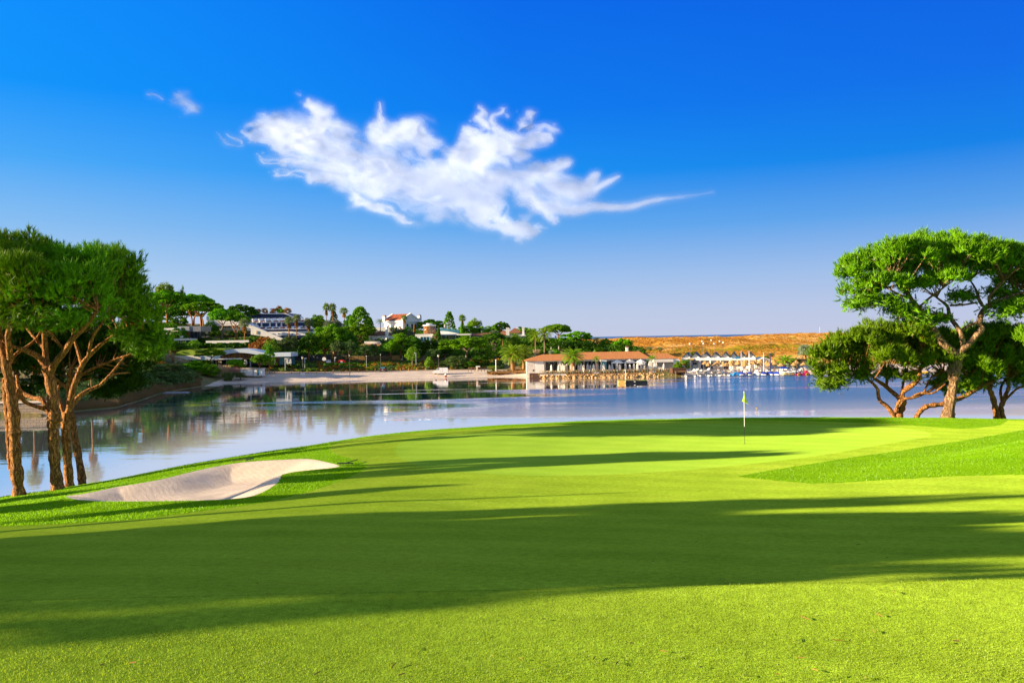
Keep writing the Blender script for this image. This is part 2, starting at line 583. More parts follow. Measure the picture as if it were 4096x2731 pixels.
MAT['fairway'] = grass_mat('fairway_turf', (.252, .40, .026), (.308, .465, .034), (.205, .345, .022), fine=70)
MAT['green'] = grass_mat('green_turf', (.248, .43, .036), (.285, .465, .044), (.23, .405, .034), fine=120, bump=.25, grain=.14, stripe=.03, worn=.15)
MAT['rough'] = grass_mat('rough_turf', (.20, .45, .008), (.24, .50, .010), (.155, .37, .006), fine=40, bump=1.0, bd=.05)
MAT['blade'] = FM('grass_blade', (.36, .57, .02), (.54, .74, .05), trans=.5, nscale=.8, spec=.02)
MAT['rough_blade'] = FM('rough_grass_blade', (.24, .52, .006), (.36, .66, .014), trans=.5, nscale=.8, spec=.02)
MAT['sand'] = M('bunker_sand', (.66, .54, .43), (.56, .46, .37), scale=1.2, rough=.95, bump=.5, bscale=12, bdist=.035, spec=.1)
MAT['sand'] = sand_mat()
MAT['beach'] = M('beach_sand', (.66, .55, .46), (.54, .44, .36), scale=.35, rough=.95, bump=.8, bscale=2.2, bdist=.12, spec=.1)
MAT['road'] = M('promenade', (.42, .31, .25), (.36, .27, .22), scale=.6, rough=.9, bump=.3, bscale=6)
MAT['soil'] = M('hill_ground', (.10, .13, .03), (.22, .15, .06), scale=.10, rough=.95, bump=.8, bscale=1.2, bdist=.3)


def dune_mat():
    m, t, out = new_mat('dune_grass')
    g = nd(t, 'ShaderNodeNewGeometry')
    sp = nd(t, 'ShaderNodeSeparateXYZ', {0: g.outputs['Position']})
    mp = nd(t, 'ShaderNodeMapping', {0: g.outputs['Position']})
    mp.inputs['Scale'].default_value = (1, .5, 1)
    n1 = nd(t, 'ShaderNodeTexNoise', {'Vector': mp.outputs[0], 'Scale': .045, 'Detail': 8.0, 'Roughness': .68})
    n2 = nd(t, 'ShaderNodeTexNoise', {'Vector': mp.outputs[0], 'Scale': .42, 'Detail': 8.0, 'Roughness': .8})
    col = ramp(t, n1.outputs[0], [(.30, (.34, .14, .02)), (.45, (.62, .28, .045)), (.57, (.72, .40, .10)), (.72, (.80, .58, .30))])
    col = mixc(t, maprange(t, n2.outputs[0], .46, .60, 0, .85), col, (.16, .065, .010))
    col = mixc(t, maprange(t, n2.outputs[0], .60, .72, 0, .8), col, (.10, .12, .02))
    gq = nd(t, 'ShaderNodeMath', {0: sp.outputs[1], 1: maprange(t, n1.outputs[0], .3, .7, -26, 26)}, operation='ADD').outputs[0]
    gy = nd(t, 'ShaderNodeMath', {0: maprange(t, gq, 338, 316, smooth=True), 1: maprange(t, gq, 268, 288, smooth=True)}, operation='MULTIPLY').outputs[0]
    grn = ramp(t, n1.outputs[0], [(.38, (.16, .15, .012)), (.52, (.30, .28, .02)), (.66, (.26, .16, .03))])
    col = mixc(t, nd(t, 'ShaderNodeMath', {0: gy, 1: .85}, operation='MULTIPLY').outputs[0], col, grn)
    hs = nd(t, 'ShaderNodeMath', {0: n2.outputs[0], 1: n1.outputs[0]}, operation='ADD').outputs[0]
    bp = nd(t, 'ShaderNodeBump', {'Height': hs, 'Strength': 1.0, 'Distance': 1.4})
    b = nd(t, 'ShaderNodeBsdfDiffuse', {0: col, 2: bp.outputs[0]})
    t.links.new(b.outputs[0], out.inputs[0])
    return m


MAT['dune'] = dune_mat()


def water_mat():
    m, t, out = new_mat('lake_water')
    g = nd(t, 'ShaderNodeNewGeometry')
    pos = g.outputs['Position']
    sp = nd(t, 'ShaderNodeSeparateXYZ', {0: pos})
    mp = nd(t, 'ShaderNodeMapping', {0: pos}); mp.inputs['Scale'].default_value = (.009, .055, 1)
    nb = nd(t, 'ShaderNodeTexNoise', {'Vector': mp.outputs[0], 'Scale': 1.0, 'Detail': 4.0, 'Roughness': .55})
    def mul(a, b):
        return nd(t, 'ShaderNodeMath', {0: a, 1: b}, operation='MULTIPLY').outputs[0]
    def add(a, b):
        return nd(t, 'ShaderNodeMath', {0: a, 1: b}, operation='ADD').outputs[0]
    yy = add(sp.outputs[1], maprange(t, nb.outputs[0], 0, 1, -30, 30))
    near = maprange(t, yy, 104, 122, smooth=True)
    far = maprange(t, yy, 178, 160, smooth=True)
    wob = maprange(t, nb.outputs[0], 0, 1, -50, 50)
    xs = maprange(t, add(sp.outputs[0], wob), -14, 22, smooth=True)
    xr = maprange(t, add(sp.outputs[0], wob), 34, 58, smooth=True)
    band = maprange(t, nb.outputs[0], .38, .50, smooth=True)
    core = mul(mul(near, xs), nd(t, 'ShaderNodeMath', {0: far, 1: xr}, operation='MAXIMUM').outputs[0])
    mpl = nd(t, 'ShaderNodeMapping', {0: pos}); mpl.inputs['Scale'].default_value = (.012, .09, 1); mpl.inputs['Location'].default_value = (3.1, 7.7, 0)
    nl = nd(t, 'ShaderNodeTexNoise', {'Vector': mpl.outputs[0], 'Scale': 1.0, 'Detail': 3.0})
    streak = mul(mul(maprange(t, nl.outputs[0], .54, .62, smooth=True), maprange(t, sp.outputs[1], 120, 150, smooth=True)), .10)
    rip = nd(t, 'ShaderNodeMath', {0: mul(core, add(mul(band, .75), .25)), 1: streak}, operation='MAXIMUM').outputs[0]
    mp2 = nd(t, 'ShaderNodeMapping', {0: pos}); mp2.inputs['Scale'].default_value = (.8, 1.6, 1)
    w1 = nd(t, 'ShaderNodeTexNoise', {'Vector': mp2.outputs[0], 'Scale': 1.1, 'Detail': 3.0, 'Roughness': .6})
    mp3 = nd(t, 'ShaderNodeMapping', {0: pos}); mp3.inputs['Scale'].default_value = (.25, 1.0, 1)
    w2 = nd(t, 'ShaderNodeTexNoise', {'Vector': mp3.outputs[0], 'Scale': .35, 'Detail': 3.0})
    bpa = nd(t, 'ShaderNodeBump', {'Height': w2.outputs[0], 'Strength': .10, 'Distance': .16})
    bpb = nd(t, 'ShaderNodeBump', {'Height': w1.outputs[0], 'Distance': .55, 'Normal': bpa.outputs[0]})
    t.links.new(maprange(t, rip, 0, 1, .006, 1.0), bpb.inputs['Strength'])
    gl = nd(t, 'ShaderNodeBsdfGlossy', {0: (1, 1, 1, 1), 'Normal': bpb.outputs[0]})
    t.links.new(maprange(t, rip, 0, 1, .018, .10), gl.inputs['Roughness'])
    sky_tint = nd(t, 'ShaderNodeBsdfDiffuse', {0: (.03, .15, .36, 1)})  # reflected high-sky blue of the ripples put into the water's body colour
    lw = nd(t, 'ShaderNodeFresnel', {0: 1.33, 'Normal': bpb.outputs[0]})
    fr = mul(maprange(t, lw.outputs[0], .02, .35, .10, .97), maprange(t, rip, 0, 1, 1, .42))
    mx = nd(t, 'ShaderNodeMixShader', {0: fr, 1: sky_tint.outputs[0], 2: gl.outputs[0]})
    # pale sky reflection painted as a milky diffuse layer, stronger toward the near bank
    sky_sheen = nd(t, 'ShaderNodeBsdfDiffuse', {0: (.80, .74, .68, 1)})
    sf = mul(maprange(t, sp.outputs[1], 142, 86, .0, .40, smooth=True), maprange(t, sp.outputs[0], -46, -30, .10, 1.0, smooth=True))
    mx2 = nd(t, 'ShaderNodeMixShader', {0: sf, 1: mx.outputs[0], 2: sky_sheen.outputs[0]})
    t.links.new(mx2.outputs[0], out.inputs[0])
    return m


MAT['water'] = water_mat()
MAT['sea'] = M('sea_water', (.02, .09, .22), (.03, .11, .25), scale=.002, rough=.35, spec=.4)

# ================================================================== the near bank
_edge = [(-900, 2250, 33), (-300, 2070, 35), (0, 1987, 36), (150, 1972, 36), (230, 1962, 36), (279, 1953, 36), (500, 1915, 36.5), (700, 1871, 37.5), (1000, 1819, 39), (1300, 1769, 40.5), (1500, 1737, 42), (1700, 1716, 43), (2000, 1696, 44), (2400, 1680, 45), (2800, 1672, 45.5), (3200, 1668, 45.5), (3600, 1669, 45), (4096, 1676, 44), (4500, 1682, 43), (5200, 1700, 42)]
_eu = np.array([uv(a, b)[0] for a, b, c in _edge]); _ev = np.array([uv(a, b)[1] for a, b, c in _edge]); _ey = np.array([c for a, b, c in _edge], float)
_gu = np.linspace(-1.1, 1.1, 600)
_k = np.exp(-.5 * (np.arange(-20, 21) / 6.0) ** 2); _k /= _k.sum()
def _smooth(a):
    return np.convolve(np.pad(a, 20, mode='edge'), _k, mode='valid')
_gv = _smooth(np.interp(_gu, _eu, _ev)); _gy = _smooth(np.interp(_gu, _eu, _ey))
_cy = np.array([-60, 0, 4.5, 9, 15, 22, 33, 45, 80], float); _cz = np.array([9.6, 9.2, 8.9, 8.25, 7.4, 6.75, 6.30, 6.17, 6.0])
_cc = crom(list(zip(_cy, _cz)), 24)


def edge_at(u):
    return np.interp(u, _gu, _gv), np.interp(u, _gu, _gy)


MA = np.array([7.7, 22.9]); MBv = np.array([32.0, 41.0]); _ml = np.linalg.norm(MBv - MA); _md = (MBv - MA) / _ml; _mn = np.array([_md[1], -_md[0]])


def mound_ts(x, y):
    t = (x - MA[0]) * _md[0] + (y - MA[1]) * _md[1]
    s = (x - MA[0]) * _mn[0] + (y - MA[1]) * _mn[1]
    return t, s


def near_base(x, y):
    x = np.asarray(x, float); y = np.asarray(y, float)
    Y = np.maximum(y, 1.5)
    u = np.clip(x / Y, -1.1, 1.1)
    ve, ye = edge_at(u)
    zc = np.interp(y, _cc[:, 0], _cc[:, 1])
    ze = HCAM - ve * ye
    zce = np.interp(ye, _cc[:, 0], _cc[:, 1])
    f = np.clip(Y / ye, 0, 1)
    z = zc + (ze - zce) * f ** 2.4
    dy = np.maximum(y - ye, 0)
    z = np.where(y > ye, np.maximum(ze - .13 * dy - .035 * dy * dy, -2.0), z)
    # mound on the right
    t, s = mound_ts(x, y)
    H = (.08 + .82 * sstep(0, 17, t)) * sstep(-.7, 3.4, s) + .045 * np.clip(s, 0, 30)
    z = z + H * sstep(-1.5, 1.5, t + s) * sstep(18.5, 27.5, y)
    z = z + (fbm(x * .16, y * .16, 5, 3) - .5) * .16 * sstep(2, 12, np.hypot(x, y))
    return z


def hit(px, py):
    u, v = uv(px, py)
    Y = np.linspace(2.0, 58, 6000)
    g = (HCAM - near_base(u * Y, Y)) - v * Y
    i = int(np.argmax(g < 0)) if (g < 0).any() else len(Y) - 1
    return u * Y[i], Y[i]


BUNK_PX = [(258, 1989), (349, 1977), (462, 1953), (557, 1938), (652, 1920), (736, 1899), (825, 1878), (932, 1858), (1033, 1848), (1128, 1843), (1236, 1840), (1307, 1853), (1357, 1867), (1331, 1876), (1236, 1885), (1176, 1892), (1130, 1904), (1117, 1927), (1093, 1950), (1051, 1974), (997, 1993), (914, 2002), (735, 2009), (557, 2011), (378, 2009), (285, 2000)]
BUNK = [tuple(q) for q in crom([hit(*p) for p in BUNK_PX + BUNK_PX[:1]], 4)[:-1]]
_bx0, _by0 = np.min(BUNK, 0) - 1; _bx1, _by1 = np.max(BUNK, 0) + 1


def near_z(x, y):
    x = np.asarray(x, float); y = np.asarray(y, float)
    z = near_base(x, y)
    m = (x > _bx0) & (x < _bx1) & (y > _by0) & (y < _by1)
    if m.any():
        xs, ys = x[m], y[m]
        ins = in_poly(BUNK, xs, ys); d = poly_dist(BUNK, xs, ys)
        dz = np.where(ins, .05 - .60 * sstep(-.25, 2.4, d) + .60 * .0262 + .03 * (fbm(xs * 1.3, ys * 1.3, 9, 3) - .5) * sstep(0, .5, d), .05 * (1 - sstep(0, 1.2, d)))
        z = z.copy(); z[m] += dz
    return z


ROUGH_PX = [(-1400, 2170), (-300, 2120), (0, 2104), (200, 2097), (378, 2087), (557, 2075), (694, 2057), (855, 2036), (1033, 2012), (1182, 1980), (1301, 1944), (1408, 1902), (1462, 1873), (1459, 1852), (1384, 1828), (1325, 1807), (1322, 1786), (1361, 1768), (1450, 1751), (1600, 1736), (1700, 1727), (2000, 1711), (2400, 1691), (2800, 1682), (3000, 1681), (3300, 1686), (3600, 1698), (3850, 1714), (4000, 1700), (4096, 1640), (6000, 1600), (6000, 1300), (-1400, 1300)]
ROUGH_S = [tuple(q) for q in crom(ROUGH_PX[2:29], 5)] + ROUGH_PX[29:] + ROUGH_PX[:2]
GREEN_PX = [(1590, 1775), (1585, 1815), (1640, 1850), (1760, 1880), (2200, 1902), (2700, 1882), (3200, 1832), (3500, 1782), (3720, 1742), (3620, 1714), (3300, 1700), (2800, 1694), (2300, 1706), (1900, 1732), (1680, 1752)]
GREEN_S = [tuple(q) for q in crom(GREEN_PX + GREEN_PX[:1], 5)[:-1]]


def zone(x, y):
    """0 fairway 1 green 2 rough 3 sand"""
    zb = near_base(x, y)
    yy = np.maximum(y, 2.0)
    px, py = to_px(x, yy, zb)
    z = np.zeros(x.shape, int)
    z[in_poly(GREEN_S, px, py)] = 1
    ve, ye = edge_at(np.clip(x / yy, -1.1, 1.1))
    z[in_poly(ROUGH_S, px, py) | (y > ye - .7)] = 2
    t, s = mound_ts(x, y)
    wn = 1.2 + .80 * np.clip(t, 0, 40)
    z[(t > -.1) & (s > -1.5 - .04 * np.clip(t, 0, 30)) & (s < wn * .93 + .15 * np.sin(t * 1.3)) & (y > 20)] = 2
    z[in_poly(BUNK, x, y)] = 3
    return z


def near_ground():
    us = np.concatenate([np.linspace(-3.2, -.87, 60), np.linspace(-.86, .86, 1000), np.linspace(.87, 3.2, 60)])
    Ys = np.concatenate([1 / np.linspace(1 / 2.2, 1 / 15.0, 210, endpoint=False), 1 / np.linspace(1 / 15.0, 1 / 24.0, 120, endpoint=False), 1 / np.linspace(1 / 24.0, 1 / 38.0, 330, endpoint=False), np.linspace(38, 49, 140, endpoint=False), np.linspace(49, 64, 30)])
    U, Y = np.meshgrid(us, Ys)
    X = U * Y
    Z = near_z(X, Y)
    nr, nc = X.shape
    idx = np.arange(nr * nc).reshape(nr, nc)
    F = np.stack([idx[:-1, :-1], idx[:-1, 1:], idx[1:, 1:], idx[1:, :-1]], -1).reshape(-1, 4)
    V = np.stack([X, Y, Z], -1).reshape(-1, 3)
    c = V[F].mean(1)
    zn = zone(c[:, 0], c[:, 1])
    for k, (nm, mt) in enumerate((('fairway', 'fairway'), ('putting_green', 'green'), ('rough', 'rough'), ('sand_bunker', 'sand'))):
        f = F[zn == k]
        uq, inv = np.unique(f, return_inverse=True)
        struct(link(nm, mesh_np(nm, V[uq], inv.reshape(-1, 4), True), MAT[mt]))
    # the surrounding land beyond the fine sheet
    xs = np.linspace(-95, 95, 96); ys = np.linspace(-45, 60, 54)
    X, Y = np.meshgrid(xs, ys)
    Z = near_z(X, Y) - .12
    hid = (np.abs(X / np.maximum(Y, .1)) < 2.9) & (Y > 3.5) & (Y < 56)
    Z = np.where(hid, Z - .5, Z)
    nr, nc = X.shape; idx = np.arange(nr * nc).reshape(nr, nc)
    F = np.stack([idx[:-1, :-1], idx[:-1, 1:], idx[1:, 1:], idx[1:, :-1]], -1).reshape(-1, 4)
    struct(link('ground', mesh_np('ground', np.stack([X, Y, Z], -1).reshape(-1, 3), F, True), MAT['fairway']))


near_ground()


def blades(name, xy, h, w, mat, seed, label):
    rng = np.random.default_rng(seed)
    n = len(xy)
    z = near_z(xy[:, 0], xy[:, 1])
    p = np.stack([xy[:, 0], xy[:, 1], z - .004], 1)
    a = rng.normal(size=(n, 3)) * .38; a[:, 2] = 1; a /= np.linalg.norm(a, axis=1)[:, None]
    th = rng.uniform(0, math.pi, n)
    s = np.stack([np.cos(th), np.sin(th), np.zeros(n)], 1) * (w * rng.uniform(.6, 1.2, n)[:, None])
    H = (h * rng.uniform(.55, 1.2, n))[:, None]
    V = np.stack([p - s * .5, p + s * .5, p + a * H], 1).reshape(-1, 3)
    struct(link(name, mesh_np(name, V, np.arange(3 * n).reshape(-1, 3)), MAT[mat]), 'stuff', label)


def grow():
    rng = np.random.default_rng(3)
    # long collar grass
    x = rng.uniform(-34, 34, 520000); y = rng.uniform(17, 49, 520000)
    u = x / y
    ok = np.abs(u) < .72
    x, y = x[ok], y[ok]
    ve, ye = edge_at(x / y)
    z = zone(x, y)
    ok = (z == 2) & (y < ye + 2.0)
    # thin it a little in broad patches
    ok &= vnoise(x * .9, y * .9, 4) > rng.uniform(0, .45, len(x))
    blades('rough_grass', np.stack([x[ok], y[ok]], 1), .05, .020, 'rough_blade', 5, 'longer green grass round the bunker, along the lake edge and on the right hand mound')
    # mown blades close to the viewer
    n = 260000
    yy = 1 / rng.uniform(1 / 11.5, 1 / 3.4, n)
    xx = rng.uniform(-.72, .72, n) * yy
    keep = (vnoise(xx * 5, yy * 5, 8) + .35) * sstep(11.5, 6.5, yy) ** .6 > rng.uniform(0, 1, n)
    blades('mown_grass', np.stack([xx[keep], yy[keep]], 1), .016, .005, 'blade', 6, 'short mown grass blades of the foreground fairway')


grow()
struct(link('lake', MB().quad((-700, 40, 0), (700, 40, 0), (700, 330, 0), (-700, 330, 0)).mesh('lake'), MAT['water']))

# ================================================================== the far shore
_shore = [(-1500, 1760), (-700, 1700), (-200, 1680), (0, 1667), (170, 1663), (300, 1646), (470, 1630), (560, 1603), (640, 1575), (780, 1549), (900, 1534), (1100, 1527), (1400, 1519), (1700, 1512), (2000, 1507), (2150, 1509), (2400, 1509), (2700, 1506), (2900, 1502), (3300, 1500), (3700, 1496), (4300, 1488), (5200, 1480)]
_su = np.array([uv(a, b)[0] for a, b in _shore]); _sy = np.array([HCAM / uv(a, b)[1] for a, b in _shore])
_nodes = [0, 3, 12, 20, 30, 45, 65, 90, 120, 160, 220, 300, 420]
_prof = {
    -900: [0.0, 1.2, 1.8, 2.2, 2.6, 3.5, 5.0, 7.0, 10.0, 14.0, 18.0, 20.0, 20.0],
    180: [0.0, 1.9, 2.0, 2.2, 2.6, 3.5, 5.0, 7.0, 10.0, 14.0, 18.0, 20.0, 20.0],
    260: [0.0, 0.5, 1.5, 2.0, 2.6, 3.8, 5.5, 8.0, 11.0, 15.0, 18.0, 20.0, 20.0],
    600: [0.0, 0.5, 1.5, 2.2, 3.5, 5.5, 8.5, 12.0, 17.0, 20.0, 22.0, 22.0, 20.0],
    1000: [0.0, 0.4, 1.5, 2.6, 4.2, 6.5, 10.0, 13.0, 16.0, 19.0, 20.0, 20.0, 18.0],
    1250: [0.0, 0.4, 1.45, 1.8, 3.2, 5.6, 9.5, 12.5, 15.0, 16.5, 16.0, 14.0, 12.0],
    1450: [0.0, 0.4, 1.45, 1.6, 2.8, 5.0, 9.5, 12.0, 13.5, 14.0, 12.0, 10.0, 8.0],
    1900: [0.0, 0.4, 1.45, 1.6, 2.6, 5.0, 8.5, 11.0, 12.0, 11.0, 9.0, 6.0, 6.0],
    2110: [0.0, 0.4, 1.35, 1.4, 2.6, 5.2, 8.2, 9.6, 9.5, 8.0, 6.5, 7.0, 8.0],
    2250: [0.0, 1.2, 1.4, 1.4, 4.2, 7.6, 8.2, 8.0, 7.0, 6.3, 6.8, 9.1, 9.0],
    2600: [0.0, 1.2, 1.4, 1.4, 2.2, 3.6, 4.2, 4.6, 5.1, 6.3, 8.4, 10.0, 6.0],
    2725: [0.0, 1.0, 1.35, 1.4, 2.0, 3.8, 4.4, 4.8, 5.1, 6.3, 8.4, 10.1, 6.0],
    2760: [0.0, 0.3, 0.9, 1.3, 1.8, 4.2, 4.8, 5.0, 5.2, 6.3, 8.4, 10.1, 6.0],
    3000: [0.0, 0.3, 0.9, 1.3, 1.8, 4.2, 4.8, 5.0, 5.2, 6.3, 8.5, 10.4, 6.0],
    3200: [0.0, 0.3, 0.9, 1.3, 1.8, 4.2, 4.8, 5.0, 5.2, 6.5, 8.8, 11.0, 6.0],
    3500: [0.0, 0.3, 0.9, 1.3, 1.8, 3.2, 4.8, 5.0, 5.2, 6.3, 8.7, 10.5, 6.0],
    4300: [0.0, 0.3, 0.9, 1.3, 1.8, 3.2, 4.8, 5.0, 5.2, 6.3, 8.5, 10.3, 6.0]}
_pk = sorted(_prof); _pu = np.array([uv(p, 1345)[0] for p in _pk]); _pt = np.array([_prof[p] for p in _pk], float)


def far_z(x, y):
    x = np.asarray(x, float); y = np.asarray(y, float)
    u = x / np.maximum(y, 1)
    s = y - np.interp(u, _su, _sy)
    fi = np.clip(np.interp(u, _pu, np.arange(len(_pk))), 0, len(_pk) - 1.0001)
    i = fi.astype(int); f = fi - i
    si = np.clip(np.interp(s, _nodes, np.arange(len(_nodes))), 0, len(_nodes) - 1.0001)
    j = si.astype(int); g = si - j
    z = (_pt[i, j] * (1 - g) + _pt[i, j + 1] * g) * (1 - f) + (_pt[i + 1, j] * (1 - g) + _pt[i + 1, j + 1] * g) * f
    z = np.where(s < 0, np.maximum(.14 * s, -2.0), z)
    dn = sstep(.06, .09, u) * sstep(60, 130, s)
    z = z + dn * ((fbm(x * .022, y * .030, 21, 6, .55) - .5) * 4.6 + (fbm(x * .11, y * .05, 25, 4) - .5) * 1.5 + (fbm(x * .3, y * .22, 26, 3) - .5) * 1.0)
    z = z + (fbm(x * .12, y * .12, 31, 3) - .5) * .5 * sstep(26, 45, s)
    return z


def fz(x, y):
    return float(far_z(np.array([x]), np.array([y]))[0])


def far_ground():
    us = np.linspace(-1.05, 1.05, 700)
    ss = np.concatenate([np.linspace(-14, 30, 70), np.linspace(31, 130, 90), np.linspace(132, 430, 150)])
    U, S = np.meshgrid(us, ss)
    Y = np.interp(U, _su, _sy) + S
    X = U * Y
    Z = far_z(X, Y)
    nr, nc = X.shape
    idx = np.arange(nr * nc).reshape(nr, nc)
    F = np.stack([idx[:-1, :-1], idx[:-1, 1:], idx[1:, 1:], idx[1:, :-1]], -1).reshape(-1, 4)
    V = np.stack([X, Y, Z], -1).reshape(-1, 3)
    Uf, Sf = U.ravel()[F].mean(1), S.ravel()[F].mean(1)
    pk = {p: uv(p, 1400)[0] for p in (790, 960, 2128, 2725, 2250, 1990)}
    zn = np.zeros(len(F), int)
    zn[(Uf > pk[2250]) & (Sf > 55)] = 1
    zn[(Uf > uv(2470, 1400)[0]) & (Sf > 22)] = 1
    zn[(Uf < pk[2128]) & (Sf < -.5 + 14.0 * sstep(pk[790], pk[960], Uf) + 1.2 * (fbm(Uf * 90, Sf * .2, 3, 3) - .5))] = 2
    zn[(Uf > pk[2725]) & (Sf < 26)] = 2
    zn[(Uf > pk[960]) & (Uf < pk[1990]) & (Sf >= 13.5) & (Sf < 18.5)] = 3
    for k, (nm, mt) in enumerate((('hillside', 'soil'), ('dunes', 'dune'), ('beach', 'beach'), ('promenade', 'road'))):
        f = F[zn == k]
        uq, inv = np.unique(f, return_inverse=True)
        struct(link(nm, mesh_np(nm, V[uq], inv.reshape(-1, 4), True), MAT[mt]))


far_ground()
struct(link('sea', MB().quad((-60000, 560, -.6), (60000, 560, -.6), (60000, 60000, -.6), (-60000, 60000, -.6)).mesh('sea'), MAT['sea']))

# ================================================================== cloud


def cloud_mat():
    m, t, out = new_mat('cloud_vapour')
    at = nd(t, 'ShaderNodeAttribute', attribute_name='vapour')
    nv = nd(t, 'ShaderNodeCombineXYZ', {0: -SUN.x, 1: -SUN.y, 2: -SUN.z})
    d = nd(t, 'ShaderNodeBsdfDiffuse', {0: (.9, .9, .9, 1)})
    tr = nd(t, 'ShaderNodeBsdfTranslucent', {0: (.245, .29, .40, 1), 1: nv.outputs[0]})
    ad = nd(t, 'ShaderNodeAddShader', {0: d.outputs[0], 1: tr.outputs[0]})
    tp = nd(t, 'ShaderNodeBsdfTransparent')
    mx = nd(t, 'ShaderNodeMixShader', {0: at.outputs['Fac'], 1: tp.outputs[0], 2: ad.outputs[0]})
    t.links.new(mx.outputs[0], out.inputs[0])
    return m


MAT['cloud'] = cloud_mat()


def cloud(name, label, strokes, holes, box, step, seed, layers=2):
    def q(a):
        return [(500 + 1.0204 * x, 300 + 1.0204 * y, 1.0204 * r) for x, y, r in a]
    x0, x1, y0, y1 = box
    xs = np.arange(x0, x1, step); ys = np.arange(y0, y1, step)
    PX, PY = np.meshgrid(xs, ys)
    VV, FF, DD = [], [], []
    off = 0
    for L in range(layers):
        sd = seed + 40 * L
        wx = (fbm(PX / 150, PY / 110, sd, 5) - .5) * 150 + (fbm(PX / 60, PY / 40, sd + 5, 3, .4) - .5) * 60
        wy = (fbm(PX / 150, PY / 110, sd + 11, 5) - .5) * 110 + (fbm(PX / 60, PY / 40, sd + 15, 3, .4) - .5) * 50
        damp = 1 - .86 * sstep(2150, 2480, PX)
        ax, ay = PX + wx * damp, PY + wy * damp
        Fd = np.full(PX.shape, -1.0)
        for s in strokes:
            for x, y, r in crom(q(s), 30 if min(w[2] for w in s) < 13 else 10):
                Fd = np.maximum(Fd, 1 - np.hypot(ax - x, ay - y) / (1.62 * max(r, 3)))
        for x, y, r in q(holes):
            Fd = np.minimum(Fd, -.3 + .9 * np.hypot(ax - x, (ay - y)) / r)
        # fibres drawn out along the wind
        a = R(24)
        ua = ax * math.cos(a) + ay * math.sin(a); va = -ax * math.sin(a) + ay * math.cos(a)
        fib = fbm(ua / 300, va / 26, sd + 21, 4, .5) - .5
        puff = fbm(ax / 95, ay / 70, sd + 31, 4, .45) - .5
        d = sstep(-.16, 1.15, Fd * 1.05 + fib * 1.35 * damp + puff * .75 * damp - (.12 if L else 0) + .12 * (1 - damp)) ** .9
        d = np.clip(d * 1.12, 0, 1) * sstep(0, .42, Fd + .16) * (1 - .75 * sstep(2480, 2900, PX)) * (.72 + .28 * sstep(700, 1300, PX)) * (.93 if L == 0 else .6)
        d[:14] = 0; d[-14:] = 0; d[:, :14] = 0; d[:, -14:] = 0
        bl = d.copy()
        for _ in range(3):
            for ax_ in (0, 1):
                bl = (np.roll(bl, 1, ax_) + np.roll(bl, -1, ax_) + np.roll(bl, 2, ax_) + np.roll(bl, -2, ax_) + np.roll(bl, 3, ax_) + np.roll(bl, -3, ax_) + bl) / 7
        d = (.58 * bl + .42 * d) * .93
        zz = 1500.0 + 90 * L + 60 * (fbm(PX / 200, PY / 90, sd + 3, 3) - .5)
        dx = cF.x + cR.x * (PX - CX) / FPX - cU.x * (PY - CY) / FPX
        dy = cF.y + cR.y * (PX - CX) / FPX - cU.y * (PY - CY) / FPX
        dz = cF.z + cR.z * (PX - CX) / FPX - cU.z * (PY - CY) / FPX
        tt = (zz - HCAM) / dz
        V = np.stack([dx * tt, dy * tt, HCAM + dz * tt], -1).reshape(-1, 3)
        nr, nc = PX.shape; idx = np.arange(nr * nc).reshape(nr, nc)
        F = np.stack([idx[:-1, :-1], idx[:-1, 1:], idx[1:, 1:], idx[1:, :-1]], -1).reshape(-1, 4)
        df = d.ravel()
        F = F[df[F].max(1) > .004]
        VV.append(V); FF.append(F + off); DD.append(df); off += len(V)
    V = np.vstack(VV); F = np.vstack(FF); D = np.concatenate(DD)
    uq, inv = np.unique(F, return_inverse=True)
    me = mesh_np(name, V[uq], inv.reshape(-1, 4), True)
    at = me.attributes.new('vapour', 'FLOAT', 'POINT')
    at.data.foreach_set('value', np.ascontiguousarray(D[uq], np.float32))
    tag(link(name, me, MAT['cloud']), label, 'cloud')


cloud('cloud', 'large wispy white cloud with long thin tail across the middle of the sky',
      [[(500, 190, 22), (600, 225, 52), (720, 275, 78), (850, 330, 80), (980, 385, 84), (1120, 425, 88), (1250, 455, 84), (1350, 490, 70), (1430, 540, 44), (1520, 588, 20), (1640, 607, 7)],
       [(690, 120, 14), (740, 180, 46), (725, 260, 66)], [(1000, 265, 46), (1100, 240, 46), (1180, 215, 36), (1200, 290, 42)],
       [(990, 125, 5), (985, 180, 9), (1030, 240, 30)], [(1200, 420, 70), (1330, 360, 50), (1440, 300, 44), (1560, 260, 34), (1670, 230, 14)],
       [(1340, 195, 12), (1360, 290, 34)], [(1390, 160, 8), (1425, 215, 20), (1400, 280, 34)], [(1490, 155, 8), (1470, 215, 16)], [(1555, 185, 12), (1592, 170, 8)],
       [(1350, 430, 62), (1500, 400, 44), (1620, 370, 28), (1745, 340, 12)], [(1560, 420, 26), (1570, 480, 32), (1650, 520, 26), (1692, 568, 6)],
       [(1600, 400, 30), (1700, 430, 38), (1800, 460, 38), (1850, 390, 12)], [(1640, 510, 24), (1800, 520, 17), (1950, 520, 9), (2080, 492, 6), (2200, 480, 3), (2310, 460, 2)],
       [(1800, 470, 22), (1880, 430, 9), (1935, 398, 4)], [(930, 465, 14), (1000, 530, 18), (1105, 556, 8)], [(690, 395, 7), (800, 420, 9)], [(375, 215, 4), (420, 250, 7), (465, 270, 6)],
       [(470, 225, 6), (690, 335, 9)], [(520, 320, 6), (700, 352, 6)], [(585, 385, 7), (720, 402, 7)]],
      [(1252, 312, 48), (1505, 500, 42), (1480, 545, 26)], (780, 2980, 320, 1040), 3.0, 60)
